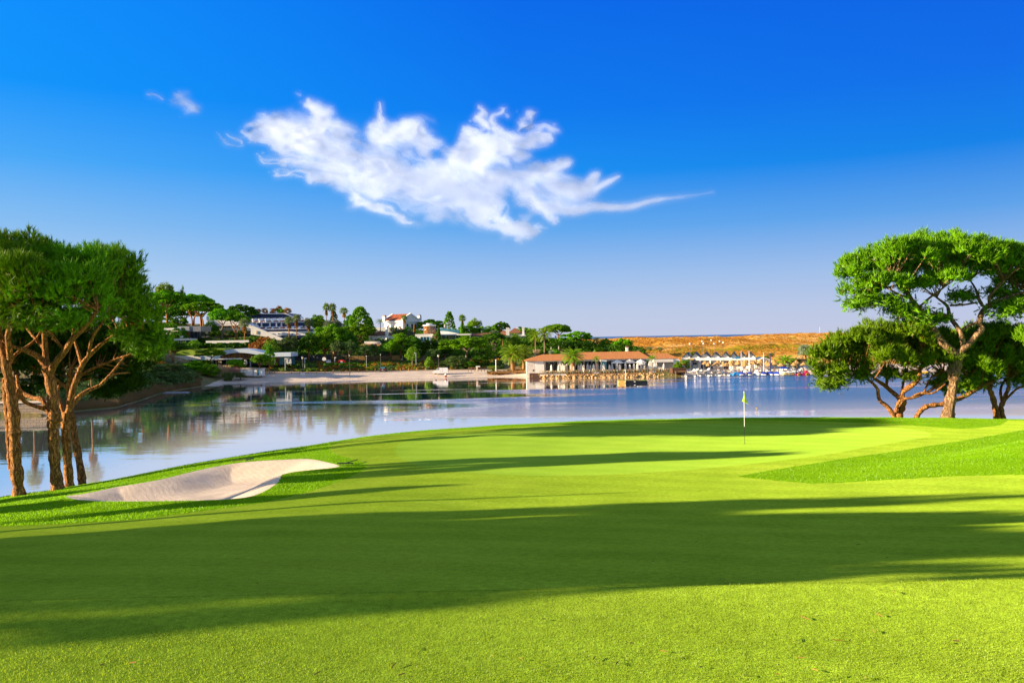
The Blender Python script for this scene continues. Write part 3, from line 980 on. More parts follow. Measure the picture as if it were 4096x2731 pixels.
cloud('cloud', 'small faint white cloud puff alone in the upper left of the sky', [[(200, 80, 16), (225, 120, 30), (275, 140, 18)], [(105, 100, 8), (150, 108, 7)]], [], (520, 860, 300, 540), 3.0, 90, 1)
# ================================================================== the stone pines on the near bank
MAT['bark'] = bark_mat('pine_bark', (.66, .31, .10), (.42, .185, .06), 7.0)
MAT['bark_pale'] = bark_mat('pale_pine_bark', (.58, .37, .20), (.38, .23, .12), 7.0)
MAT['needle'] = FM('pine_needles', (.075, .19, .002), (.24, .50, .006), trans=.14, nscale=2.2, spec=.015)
MAT['needle_shaded'] = FM('shaded_pine_needles', (.014, .05, .002), (.05, .13, .004), trans=.10, nscale=1.5, spec=.01)  # darker copy of the needles; shade of the front crowns put into the colour
MAT['needle_old'] = FM('old_pine_needles', (.10, .13, .010), (.22, .17, .02), trans=.3, nscale=1.2)


def stem_tube(mb, pts, Y, base, rng, n=9, sub=7, rough=.06):
    """pts: (px, py, radius px[, depth offset m]) -> smooth knobbly tube; returns world points"""
    rows = []
    for p in pts:
        dy = p[3] if len(p) > 3 else 0.0
        w = P(p[0], p[1], Y + dy)
        rows.append((w.x, w.y, w.z, p[2] * Y / FPX))
    c = crom(rows, sub)
    rad = np.maximum(c[:, 3], .012) * (1 + rough * rng.normal(size=len(c)))
    if n > 10:
        rad = rad * (1 + .45 * np.exp(-np.arange(len(c)) / 4.0)) * (1 + .10 * np.sin(np.arange(len(c)) * .9))
    mb.tube([Vector(q[:3]) - base for q in c], rad, n)
    return c


def near_pine(name, label, group, Y, base_px, trunks, limbs, lobes, seed, bark='bark', clump=.40, hang=(), tuft=20, old=.05, needle='needle', cat='pine tree', sub=()):
    rng = np.random.default_rng(seed)
    base = P(base_px[0], base_px[1], Y)
    root = thing(name, label, cat, base, 0, group)
    sk = []
    for tr in trunks:
        mb = MB()
        c = stem_tube(mb, tr, Y, base, rng, 12, 9, .05)
        c0 = c[0]
        sk.append(c)
        mb.build('trunk', MAT[bark], root, True)
    for lm in limbs:
        mb = MB()
        sk.append(stem_tube(mb, lm, Y, base, rng, 8, 7, .05))
        mb.build('limb', MAT[bark], root, True)
    allp = np.vstack([c[len(c) // 2:] for c in sk])[:, :3]
    Pn, An, Cn, Nn = [], [], [], []
    tw = MB()
    for lb in lobes:
        cx, cy, rx, rz = lb[:4]
        dy = lb[4] if len(lb) > 4 else 0.0
        ry_f = lb[5] if len(lb) > 5 else .85
        c = np.array(P(cx, cy, Y + dy))
        k = (Y + dy) / FPX
        r3 = np.array([rx * k, rx * k * ry_f, rz * k])
        area = math.pi * (r3[0] * r3[1] + r3[0] * r3[2] * 1.2)
        n = int(.95 * area / (clump ** 2 * 1.9))
        d = rng.normal(size=(n, 3)); d /= np.linalg.norm(d, axis=1)[:, None]
        d[:, 2] = np.where(d[:, 2] < -.25, -d[:, 2], d[:, 2])
        cl = c + d * r3 * rng.uniform(.55, .98, (n, 1)) ** .6
        cr = clump * rng.uniform(.7, 1.45, n)
        Cn.append(np.c_[cl, cr])
        # twigs from the nearest limb
        for i in range(n):
            if rng.random() < .34:
                q = cl[i]
                dist = np.linalg.norm(allp - q, axis=1) + 2.0 * np.maximum(allp[:, 2] - q[2], 0)
                a = allp[int(np.argmin(dist))]
                if np.linalg.norm(a - q) < 4.2:
                    mid = (a + q) / 2 + rng.normal(size=3) * .12 + np.array([0, 0, -.12])
                    tw.tube([Vector(a) - base, Vector(mid) - base, Vector(q) - base], [.045, .03, .014], 4, False)
        m = n * tuft
        ci = np.repeat(np.arange(n), tuft)
        dd = rng.normal(size=(m, 3)) * .9 + .55 * d[ci] + np.array([0, 0, .5])
        dd /= np.linalg.norm(dd, axis=1)[:, None]
        p = cl[ci] + dd * cr[ci][:, None] * rng.uniform(.55, 1.05, (m, 1))
        ax = dd * .75 + np.array([0, 0, .9]) + rng.normal(size=(m, 3)) * .22
        ax /= np.linalg.norm(ax, axis=1)[:, None]
        Pn.append(p); An.append(ax); Nn.append(dd)
    Cn = np.vstack(Cn)
    for hx, hy, hr, hd in hang:
        n = int(30 * hr / 20)
        q = np.array(P(hx, hy, Y + hd)); k = Y / FPX
        p = q + rng.normal(size=(n * 6, 3)) * np.array([hr * k, hr * k, hr * k * .45])
        ax = rng.normal(size=(n * 6, 3)); ax[:, 2] -= .2; ax /= np.linalg.norm(ax, axis=1)[:, None]
        Pn.append(p); An.append(ax); Nn.append((p - q) / (np.linalg.norm(p - q, axis=1)[:, None] + 1e-6))
    Pn = np.vstack(Pn); An = np.vstack(An); Nn = np.vstack(Nn)
    old_m = rng.random(len(Pn)) < old
    b = np.array(base)
    V, F = needles(Pn[~old_m], An[~old_m], rng.uniform(.20, .34, (~old_m).sum()), .040, 11, .30, rng, Nn[~old_m])
    V2, F2 = leaves(Cn[:, :3], Cn[:, 3] * .50, 26, .17, rng, 0, 1, .3)
    nV = len(V)
    # one crown mesh: brushes plus the dense inner shoots
    F2 = np.vstack([F2[:, [0, 1, 2]], F2[:, [0, 2, 3]]])
    V = np.vstack([V, V2]); F = np.vstack([F, F2 + nV])
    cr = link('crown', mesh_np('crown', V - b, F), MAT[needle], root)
    if old_m.any():
        V, F = needles(Pn[old_m] - np.array([0, 0, .25]), An[old_m], rng.uniform(.16, .26, old_m.sum()), .028, 7, .6, rng)
        struct(link('dry_shoots', mesh_np('dry_shoots', V - b, F), MAT['needle_old'], cr), 'stuff')
    if tw.v:
        tw.build('twig_network', MAT[bark], cr)
    return root


PG = 'stone pines on the near bank'
near_pine('stone_pine', 'tallest pine on the right, pale forked trunk carrying a wide flat crown against the sky', PG, 45.6, (3790, 1690),
    [[(3788, 1700, 26), (3792, 1660, 23), (3806, 1577, 19), (3815, 1530, 18), (3816, 1490, 24), (3826, 1455, 21), (3832, 1415, 19)]],
    [[(3832, 1425, 17), (3806, 1402, 16), (3762, 1361, 15), (3724, 1301, 13.5), (3692, 1252, 12), (3654, 1209, 10), (3616, 1155, 8, .4), (3580, 1120, 5, .8)],
     [(3832, 1425, 17), (3840, 1409, 15), (3882, 1366, 14), (3925, 1317, 13), (3917, 1290, 11), (3930, 1247, 11), (3957, 1220, 9.5), (4017, 1193, 7, -.3), (4093, 1168, 5, -.6)],
     [(3845, 1402, 10), (3852, 1378, 11), (3838, 1323, 9.5), (3800, 1268, 8.5, .4), (3789, 1225, 6.5, .7), (3747, 1190, 4, 1)],
     [(3844, 1322, 5, .1), (3870, 1305, 5.5), (3912, 1288, 5.5)],
     [(3932, 1225, 6), (3914, 1193, 6.5, .3), (3905, 1160, 4, .6), (3880, 1120, 3, 1)],
     [(3957, 1220, 7), (3963, 1180, 6, -.4), (4017, 1122, 4.5, -.8)],
     [(3957, 1215, 6.5), (4010, 1186, 5, .6), (4100, 1150, 3.5, 1.2)],
     [(3654, 1212, 7), (3610, 1218, 6.5), (3570, 1217, 5.5, .2), (3529, 1203, 4.5, .3), (3490, 1182, 3, .4)],
     [(3640, 1190, 6), (3600, 1180, 5, -.5), (3545, 1150, 3, -1)],
     [(3724, 1255, 4.5, .2), (3760, 1258, 5, .3), (3795, 1264, 5.5, .4)],
     [(3680, 1225, 4.5), (3720, 1190, 4, -.6), (3775, 1150, 3, -1.0)],
     [(3905, 1210, 3.5, .5), (3860, 1218, 4, .6), (3800, 1222, 4, .7)]],
    [(3500, 1085, 130, 78, .3), (3420, 1090, 78, 56, -.3), (3620, 1045, 130, 82, -1.2), (3740, 1020, 140, 78, .8), (3860, 1035, 140, 80, -1.0), (3980, 1055, 130, 80, .4), (4090, 1075, 130, 78, -.6), (4210, 1090, 120, 78, .5),
     (3700, 1085, 150, 60, 2.2), (3920, 1085, 150, 55, 2.0), (3440, 1165, 75, 40, .6), (3550, 1150, 80, 36, -1.4), (3670, 1160, 70, 34, .8), (3790, 1125, 80, 36, -1.6), (4120, 1130, 110, 42, 1.0)],
    11, 'bark_pale', hang=[(3430, 1212, 26, .3), (3470, 1190, 30, .2), (3600, 1235, 34, .3), (3660, 1255, 40, .5), (3690, 1280, 26, .4), (3760, 1270, 22, .8), (3560, 1200, 30, .2), (4020, 1240, 34, -.3), (4060, 1215, 32, -.3), (4085, 1190, 30, 0), (3990, 1165, 26, .4), (3850, 1180, 30, .9)], old=.07)

near_pine('stone_pine', 'low spreading pine on the right bank with several crooked dark stems before the water', PG, 47.0, (3588, 1690),
    [[(3590, 1702, 15), (3596, 1660, 14), (3606, 1625, 15), (3614, 1594, 14)]],
    [[(3584, 1690, 10), (3572, 1657, 10), (3548, 1625, 8.5), (3521, 1603, 7.5), (3513, 1580, 7), (3510, 1556, 6.5), (3490, 1532, 6), (3465, 1512, 5, .3), (3440, 1490, 4, .6), (3380, 1478, 3, .8)],
     [(3608, 1604, 11), (3590, 1585, 10, .2), (3560, 1560, 8.5, .4), (3540, 1542, 8, .5), (3510, 1522, 6.5, .6), (3485, 1500, 5.5, .6), (3455, 1485, 4, .4)],
     [(3612, 1598, 11), (3610, 1572, 9), (3630, 1553, 10, -.3), (3655, 1535, 9.5, -.5), (3674, 1512, 9, -.6), (3680, 1482, 7, -.6), (3690, 1450, 5, -.5)],
     [(3545, 1545, 6, .5), (3548, 1518, 6.5, .7), (3545, 1490, 5, .9)],
     [(3606, 1568, 4.5), (3614, 1530, 4.5, .2), (3622, 1500, 4, .4)],
     [(3582, 1650, 7, -.2), (3592, 1612, 6, -.3), (3616, 1596, 6.5, -.4), (3650, 1590, 5.5, -.5), (3690, 1576, 5.5, -.5), (3735, 1553, 5, -.3), (3780, 1520, 4, 0), (3775, 1498, 3, .1)],
     [(3640, 1592, 4, -.5), (3680, 1572, 4.5, -.6), (3730, 1572, 4, -.8), (3782, 1535, 3, -1)],
     [(3694, 1576, 3.5, -.5), (3706, 1545, 4, -.4), (3725, 1510, 3.5, -.3), (3765, 1490, 2.5, -.2)]],
    [(3300, 1450, 62, 52, -.6), (3360, 1420, 85, 60, .8), (3440, 1390, 95, 66, -.8), (3530, 1365, 105, 62, .8), (3630, 1360, 100, 62, -.6), (3720, 1385, 90, 62, .6), (3480, 1430, 110, 52, 2.0), (3650, 1430, 110, 52, 1.6), (3330, 1500, 62, 34, 0), (3560, 1440, 70, 40, -1.6), (3740, 1450, 80, 42, -.6), (3400, 1480, 70, 34, .8), (3660, 1468, 60, 32, -.6)],
    12, 'bark', hang=[(3310, 1532, 24, 0), (3345, 1520, 28, .2), (3560, 1490, 24, .4), (3790, 1500, 26, .2), (3440, 1498, 24, .5), (3640, 1500, 22, 0), (3750, 1530, 18, .6)], old=.05)

near_pine('stone_pine', 'leaning pine with one bare curved stem rising rightward behind the pale trunk', PG, 46.6, (3664, 1692),
    [[(3652, 1705, 9), (3668, 1665, 9), (3690, 1636, 9.5), (3719, 1622, 9.5), (3773, 1616, 9.5), (3815, 1602, 9), (3855, 1586, 8.5), (3909, 1556, 7.5), (3963, 1529, 6), (4000, 1505, 4)]],
    [[(3876, 1576, 5.5), (3884, 1555, 5.5, .2), (3888, 1525, 4.5, .4)], [(3912, 1555, 3.5), (3903, 1540, 3.5, .3), (3885, 1528, 3, .5)]],
    [(3870, 1420, 90, 70, .6), (3900, 1480, 90, 44, -.4), (3960, 1440, 80, 70, .8), (3860, 1500, 55, 32, .8)], 13, 'bark', hang=[(3850, 1545, 26, .6), (3800, 1560, 16, .7), (3880, 1520, 26, .3)], old=.02)

near_pine('stone_pine', 'dark round pine at the right edge on two orange stems forking from one foot', PG, 47.5, (4000, 1695),
    [[(3990, 1708, 12), (3988, 1670, 12), (3979, 1620, 11), (3968, 1580, 10), (3955, 1553, 9), (3930, 1535, 8), (3905, 1518, 6)],
     [(4014, 1708, 10), (4012, 1670, 9.5), (4004, 1630, 9.5), (4014, 1605, 9), (4022, 1580, 7.5), (4034, 1550, 7), (4028, 1520, 5)]],
    [[(3962, 1560, 6), (3965, 1535, 6), (3950, 1512, 5, .3)], [(4008, 1608, 6), (4002, 1565, 5.5, .4), (4010, 1535, 5, .6), (4030, 1510, 4, .8)],
     [(4020, 1600, 4.5), (4045, 1575, 4.5, -.3), (4070, 1553, 4, -.5), (4100, 1545, 3, -.6)]],
    [(3890, 1380, 95, 62, 1.2), (3990, 1365, 110, 56, -.2), (4085, 1385, 105, 64, .8), (3960, 1440, 120, 72, 1.6), (4080, 1460, 110, 62, 0), (3900, 1470, 80, 50, .8), (4010, 1495, 90, 36, .6), (4150, 1440, 90, 80, 1)], 14, 'bark', hang=[(4090, 1520, 26, .2), (3940, 1525, 26, .6)], old=.02)

near_pine('stone_pine', 'sunlit pine cut by the right picture edge, only a tuft of its crown showing', PG, 41.0, (4330, 1700),
    [[(4330, 1720, 16), (4325, 1640, 15), (4300, 1540, 13), (4260, 1450, 10)]], [[(4290, 1510, 7), (4220, 1440, 5), (4150, 1400, 3)]],
    [(4150, 1370, 62, 42), (4240, 1360, 100, 70), (4330, 1370, 100, 80)], 15, 'bark', old=.02)

LG = 'stone pines by the bunker'
near_pine('stone_pine', 'leftmost pine, two close stems rising from one foot at the picture edge', LG, 35.2, (80, 2010),
    [[(88, 2025, 27), (77, 1982, 23), (65, 1860, 20.5), (60, 1760, 20), (56, 1665, 22), (46, 1590, 19), (34, 1512, 18), (11, 1390, 15), (-8, 1320, 12), (-20, 1250, 8)],
     [(62, 1905, 10, .25), (46, 1870, 11, .3), (40, 1810, 12, .35), (33, 1665, 13.5, .4), (26, 1600, 13, .45), (21, 1545, 12, .5), (16, 1510, 7, .5)]],
    [[(42, 1440, 12), (36, 1385, 12, -.3), (32, 1336, 11, -.5), (52, 1275, 9, -.8), (75, 1230, 6, -1)],
     [(58, 1610, 9, .3), (75, 1560, 10, .5), (92, 1600, 8, .8), (130, 1620, 8, 1.0), (187, 1638, 9, 1.3)],
     [(26, 1480, 8), (60, 1420, 7, .8), (140, 1360, 5, 1.4), (180, 1290, 4, 1.7)],
     [(5, 1370, 8), (-60, 1290, 6, .4), (-140, 1200, 4, .6)]],
    [(-160, 1120, 190, 110, .4), (-20, 1050, 150, 82, -.6), (90, 1045, 150, 78, .8), (20, 1130, 170, 80, -2.0), (140, 1140, 120, 72, -1.6), (-100, 1200, 160, 70, 0), (60, 1215, 120, 50, -.8)], 21, hang=[(90, 1265, 40, -.8), (150, 1250, 40, -1.2), (30, 1260, 36, -.6)], old=.10, clump=.52, tuft=30)

near_pine('stone_pine', 'middle pine left of the bunker, thick furrowed trunk with a ring of old branch stubs', LG, 36.0, (236, 1990),
    [[(238, 2005, 26), (232, 1962, 24), (222, 1880, 21), (215, 1780, 20.5), (213, 1700, 22), (217, 1675, 26), (215, 1640, 21), (206, 1550, 20.5), (190, 1465, 20)]],
    [[(190, 1475, 15), (165, 1438, 13), (140, 1418, 11.5, -.3), (100, 1400, 9.5, -.5), (54, 1386, 7, -.8), (10, 1360, 5, -1)],
     [(190, 1478, 15), (183, 1430, 13, .3), (180, 1380, 12, .4), (178, 1328, 10.5, .4), (186, 1275, 8, .5), (200, 1220, 5, .5)],
     [(200, 1490, 14), (222, 1450, 12.5, -.4), (258, 1405, 12, -.8), (290, 1355, 11, -1.2), (320, 1325, 10, -1.5), (358, 1284, 8, -1.8), (390, 1240, 5, -2)],
     [(262, 1400, 6, -.8), (235, 1375, 6, -1), (200, 1330, 5.5, -1.4), (150, 1300, 4, -1.8)],
     [(200, 1660, 10, .3), (170, 1600, 10, .5), (130, 1590, 9, .8), (80, 1560, 8, 1.1), (66, 1500, 5, 1.3)],
     [(180, 1400, 6, .4), (130, 1340, 6, .9), (90, 1290, 5, 1.3)]],
    [(210, 1085, 130, 76, .2), (310, 1095, 105, 72, -1.2), (250, 1160, 150, 76, -2.2), (360, 1140, 78, 76, -.6), (330, 1200, 95, 56, -1.6), (180, 1205, 140, 56, -1.8), (270, 1100, 120, 60, 2), (370, 1060, 60, 50, .6)], 22, hang=[(190, 1270, 42, -1.6), (260, 1265, 42, -1.8), (330, 1260, 34, -1.6), (230, 1290, 30, -1.4), (390, 1210, 26, -1)], old=.10, clump=.52, tuft=30)

near_pine('stone_pine', 'right pine of the left group, slender trunk splitting into long rising boughs over the water', LG, 37.4, (280, 1978),
    [[(284, 1995, 19), (279, 1950, 17.5), (272, 1860, 16), (266, 1780, 16), (262, 1690, 17), (268, 1650, 16)]],
    [[(262, 1668, 13), (275, 1640, 13), (291, 1560, 12), (308, 1510, 11.5), (328, 1460, 11), (352, 1428, 9), (390, 1390, 8, .3), (428, 1360, 7, .5), (480, 1330, 6, .7), (540, 1315, 4, 1)],
     [(328, 1462, 7.5), (318, 1425, 7, .4), (306, 1385, 6, .7), (290, 1340, 4.5, 1)],
     [(352, 1428, 7), (360, 1390, 7, -.4), (372, 1345, 6, -.6), (410, 1290, 5, -.7), (440, 1250, 3.5, -.8)],
     [(268, 1655, 11, .2), (290, 1618, 11, .4), (318, 1585, 9.5, .6), (352, 1562, 8.5, .8), (400, 1540, 7, 1), (430, 1510, 6, 1.1), (465, 1470, 5, 1.2), (500, 1425, 4, 1.4)],
     [(258, 1668, 7, .4), (245, 1625, 7.5, .6), (232, 1580, 7, .9), (236, 1540, 5, 1.2)],
     [(400, 1540, 4, 1), (450, 1500, 3.5, 1.6), (520, 1490, 2.5, 2)]],
    [(430, 1090, 80, 68, .2), (495, 1095, 74, 78, -.8), (470, 1180, 95, 82, .6), (530, 1190, 55, 82, .2), (430, 1240, 100, 60, 1.4), (500, 1275, 80, 54, -.2), (590, 1280, 70, 64, .8), (615, 1345, 60, 46, 1.2), (560, 1345, 70, 50, 2), (420, 1130, 100, 60, 2.2)], 23, hang=[(600, 1400, 32, 1), (640, 1370, 24, 1.2), (520, 1340, 34, .8)], old=.04, clump=.50, tuft=28)

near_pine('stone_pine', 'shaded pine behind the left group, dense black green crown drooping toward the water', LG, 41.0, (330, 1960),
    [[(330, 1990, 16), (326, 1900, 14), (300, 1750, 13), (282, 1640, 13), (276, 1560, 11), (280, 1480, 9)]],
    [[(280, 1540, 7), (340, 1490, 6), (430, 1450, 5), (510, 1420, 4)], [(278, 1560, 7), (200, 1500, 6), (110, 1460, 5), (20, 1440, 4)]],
    [(80, 1380, 150, 90, 1), (200, 1390, 150, 100, 2), (330, 1390, 140, 110, 2.4), (430, 1410, 120, 100, 2), (510, 1440, 90, 80, 1.4), (560, 1470, 66, 56, 1.2), (150, 1460, 150, 70, 1.5), (300, 1480, 150, 66, 2), (440, 1500, 100, 50, 1.6), (-60, 1420, 150, 110, 1.5), (60, 1500, 130, 60, 2)], 24, hang=[(480, 1545, 34, 1.5), (420, 1560, 26, 1.6), (540, 1520, 26, 1.2), (200, 1530, 30, 1.6), (90, 1560, 30, 2)], old=.0, clump=.5, tuft=18, needle='needle_shaded')

# ------------------------------------------------------------------ flagstick, rakes, hole
MAT['white'] = M('white_paint', (.80, .80, .78), (.74, .74, .72), scale=2, rough=.45)
MAT['black'] = M('black_paint', (.012, .012, .013), (.02, .02, .02), scale=3, rough=.5)
MAT['flag'] = FM('flag_cloth', (.62, .80, .05), (.72, .88, .10), trans=.5, nscale=2)
MAT['wood'] = M('weathered_wood', (.30, .17, .08), (.20, .11, .05), scale=2, rough=.85, bump=.3, bscale=12, stretch=(1, 1, .3))
MAT['dark_wood'] = M('dark_timber', (.10, .045, .025), (.06, .03, .018), scale=2, rough=.85, bump=.3, bscale=10)


def pin():
    x, y = hit(2979, 1774)
    z = float(near_z(np.array([x]), np.array([y]))[0])
    root = thing('flagstick', 'golf flagstick with limp yellow green flag standing in the hole on the green', 'flagstick', (x, y, z))
    H = 205 * y / FPX
    MB().tube([(0, 0, -.1), (0, 0, .335 * H)], .0085, 8).build('lower_pole', MAT['black'], root)
    MB().tube([(0, 0, .335 * H), (0, 0, 1.0 * H)], .0125, 8).build('upper_pole', MAT['white'], root)
    MB().lathe([(.054, .004), (.054, -.12), (.001, -.12)], n=16).build('hole_cup', MAT['black'], root)
    MB().lathe([(.018, 0), (.022, .02), (.016, .04), (.001, .05)], (0, 0, H), 8).build('finial', MAT['white'], root)
    V = []; F = []
    nu, nv = 9, 9
    for j in range(nv):
        v = j / (nv - 1)
        for i in range(nu):
            u = i / (nu - 1)
            # cloth hanging from the pole: the fly end drops and folds round the stick
            w = .02 + .13 * v
            xx = -w * .75 + (w * 1.75) * u + .02 * math.sin(5 * u + 3 * v)
            yy = -.02 - .05 * math.sin(math.pi * u) * v + .015 * math.sin(9 * u)
            zz = H - .02 - (.36 * v) - .16 * v * u + .05 * v * math.sin(math.pi * u)
            V.append((xx, yy, zz))
    for j in range(nv - 1):
        for i in range(nu - 1):
            F.append((j * nu + i, j * nu + i + 1, (j + 1) * nu + i + 1, (j + 1) * nu + i))
    MB().add(V, F).build('flag', MAT['flag'], root, True)


pin()


def rake(px0, px1, label, head_end):
    a = Vector((*hit(*px0), 0)); b = Vector((*hit(*px1), 0))
    for q in (a, b):
        q.z = float(near_z(np.array([q.x]), np.array([q.y]))[0]) + .09
    root = thing('bunker_rake', label, 'rake', a, 0)
    d = b - a
    MB().tube([(0, 0, 0), d], .017, 6).build('handle', MAT['dark_wood'], root)
    h = d if head_end else Vector((0, 0, 0))
    n = Vector((-d.y, d.x, 0)).normalized() * .30
    mb = MB().tube([h - n, h + n], .022, 6)
    for k in range(-5, 6):
        p = h + n * (k / 5.0)
        mb.tube([p, p + Vector((0, 0, -.09))], .007, 4)
    mb.build('head', MAT['black'], root)
    

rake((930, 1853), (1000, 1846), 'bunker rake lying along the far grass lip of the sand', True)
rake((1381, 1866), (1430, 1847), 'bunker rake lying on the collar grass right of the sand tip', False)


def litter():
    rng = np.random.default_rng(77)
    n = 120
    yy = 1 / rng.uniform(1 / 24.0, 1 / 3.6, n); xx = rng.uniform(-.7, .7, n) * yy
    z = near_z(xx, yy) + .012
    th = rng.uniform(0, math.pi, n); L = rng.uniform(.015, .06, n)
    d = np.stack([np.cos(th), np.sin(th), rng.normal(size=n) * .15], 1) * L[:, None]
    s = np.stack([-np.sin(th), np.cos(th), np.zeros(n)], 1) * .0014
    p = np.stack([xx, yy, z], 1)
    V = np.stack([p - d * .5 - s, p + d * .5 - s, p + d * .5 + s + np.array([0, 0, .006]), p - d * .5 + s + np.array([0, 0, .006])], 1).reshape(-1, 3)
    struct(link('fallen_needles', mesh_np('fallen_needles', V, np.arange(4 * n).reshape(-1, 4)), M('dry_needles', (.45, .24, .06), (.24, .13, .05), scale=.8, rough=.9)), 'stuff', 'dry brown pine needles and twigs scattered over the mown grass')


litter()
# ================================================================== trees, palms and shrubs of the far shore
MAT['pine_far'] = FM('far_pine_foliage', (.07, .22, .003), (.26, .55, .008), trans=.32, nscale=.25, spec=.01)
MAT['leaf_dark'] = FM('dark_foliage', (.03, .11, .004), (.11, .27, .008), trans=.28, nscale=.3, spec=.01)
MAT['leaf_scrub'] = FM('scrub_foliage', (.03, .11, .004), (.14, .31, .010), trans=.28, nscale=.12, spec=.01)
MAT['leaf_light'] = FM('light_foliage', (.13, .27, .010), (.30, .48, .02), trans=.3, nscale=.3, spec=.01)
MAT['leaf_grey'] = FM('grey_green_foliage', (.06, .13, .03), (.15, .24, .06), trans=.2, nscale=.3, spec=.01)
MAT['leaf_silver'] = FM('silver_foliage', (.18, .24, .14), (.32, .38, .24), trans=.25, nscale=.3, spec=.02)
MAT['leaf_autumn'] = FM('autumn_foliage', (.32, .13, .015), (.48, .26, .04), trans=.3, nscale=.4, spec=.01)
MAT['leaf_red'] = FM('red_flowering_foliage', (.30, .05, .02), (.40, .16, .03), trans=.3, nscale=.4, spec=.01)
MAT['leaf_plume'] = FM('plume_grass', (.55, .38, .20), (.75, .58, .38), trans=.35, nscale=.4, spec=.01)
MAT['leaf_pink'] = FM('pink_plumes', (.42, .20, .16), (.60, .34, .30), trans=.35, nscale=.4, spec=.01)
MAT['palm'] = FM('palm_fronds', (.12, .26, .006), (.32, .46, .015), trans=.3, nscale=.3, spec=.03)
MAT['fan_palm'] = FM('fan_palm_leaves', (.15, .24, .06), (.32, .42, .14), trans=.3, nscale=.3, spec=.03)
MAT['skirt'] = FM('dead_palm_leaves', (.40, .20, .02), (.62, .36, .04), trans=.3, nscale=.4, spec=.01)
MAT['trunk_far'] = M('far_bark', (.42, .19, .06), (.22, .10, .04), scale=1.2, rough=.9, bump=.5, bscale=5)
MAT['trunk_palm'] = M('palm_bark', (.34, .18, .065), (.16, .085, .035), scale=1.0, rough=.9, bump=.9, bscale=3.0, bdist=.1, stretch=(1, 1, 3))
MAT['trunk_grey'] = M('grey_bark', (.26, .20, .14), (.15, .11, .08), scale=1.2, rough=.9, bump=.5, bscale=5)

PROTO = {}


def proto(kind, crown, trunk, extra=None):
    PROTO[kind] = (crown, trunk, extra or [])


def mk_umbrella(kind, seed, nst, zc, rz, spread=.8):
    rng = np.random.default_rng(seed)
    C, Rr = [], []
    n = 84
    while len(C) < n:
        d = rng.normal(size=3); d /= np.linalg.norm(d)
        if d[2] < -.30:
            continue
        k = rng.uniform(.72, .95)
        lump = 1 + .16 * math.sin(3 * math.atan2(d[1], d[0]) + seed) + .10 * math.sin(5 * math.atan2(d[1], d[0]) + 2 * seed)
        C.append((d[0] * .45 * k * lump, d[1] * .45 * k * lump, zc + (d[2] * rz * k)))
        Rr.append(rng.uniform(.055, .105))
    C = np.array(C); Rr = np.array(Rr)
    V, F = leaves(C, Rr, 120, .036, rng, .35, .9)
    V[:, 2] = np.minimum(V[:, 2], 1.02)
    cm = mesh_np('umbrella_crown', V, F)
    tb = MB()
    for s in range(nst):
        a = rng.uniform(0, 6.28); b0 = .02 * (nst > 1)
        fx, fy = rng.uniform(-.05, .05, 2)
        fork = rng.uniform(.34, .46)
        q = [(b0 * math.cos(a), b0 * math.sin(a), -.12), (b0 * 1.5 * math.cos(a), b0 * 1.5 * math.sin(a), fork * .5), (fx + .04 * math.cos(a), fy + .04 * math.sin(a), fork)]
        tb.tube([Vector(x[:3]) for x in crom(q, 4)], np.linspace(.026, .018, 9) / math.sqrt(nst) * 1.15, 7)
        for k in range(7 if nst == 1 else 4):
            t = a + k * 6.28 / (7 if nst == 1 else 4) + rng.uniform(-.3, .3)
            r = rng.uniform(.16, .36)
            e = (r * math.cos(t), r * math.sin(t), zc + rng.uniform(-.02, .08))
            st = q[-1]
            m = (st[0] * .5 + e[0] * .5, st[1] * .5 + e[1] * .5, st[2] * .55 + e[2] * .45 + .02)
            tb.tube([Vector(x[:3]) for x in crom([st, m, e], 4)], np.linspace(.013, .006, 9), 5, False)
    proto(kind, cm, tb.mesh('umbrella_trunk', True))


mk_umbrella('U1', 1, 1, .70, .30)
mk_umbrella('U2', 2, 2, .69, .31)
mk_umbrella('U3', 3, 3, .72, .28)
mk_umbrella('U4', 7, 1, .58, .42)


def mk_sparse(kind, seed, n=46, zc=.74, rz=.24):
    rng = np.random.default_rng(seed)
    C, Rr = [], []
    while len(C) < n:
        d = rng.normal(size=3); d /= np.linalg.norm(d)
        if d[2] < -.5:
            continue
        k = rng.uniform(.35, 1.0)
        C.append((d[0] * .5 * k, d[1] * .5 * k, zc + d[2] * rz * k)); Rr.append(rng.uniform(.025, .06))
    V, F = leaves(np.array(C), np.array(Rr), 60, .026, rng, .35, .8, .4)
    tb = MB().tube([(0, 0, -.1), (.01, 0, .35), (0, 0, .6)], [.02, .015, .01], 7)
    for c in C[::2]:
        tb.tube([(0, 0, .5), ((c[0]) * .5, c[1] * .5, .5 + (c[2] - .5) * .6), c], [.006, .004, .002], 4, False)
    proto(kind, mesh_np('open_crown', V, F), tb.mesh('open_trunk', True))


mk_sparse('T1', 71)
mk_sparse('T2', 72, 34, .68, .30)


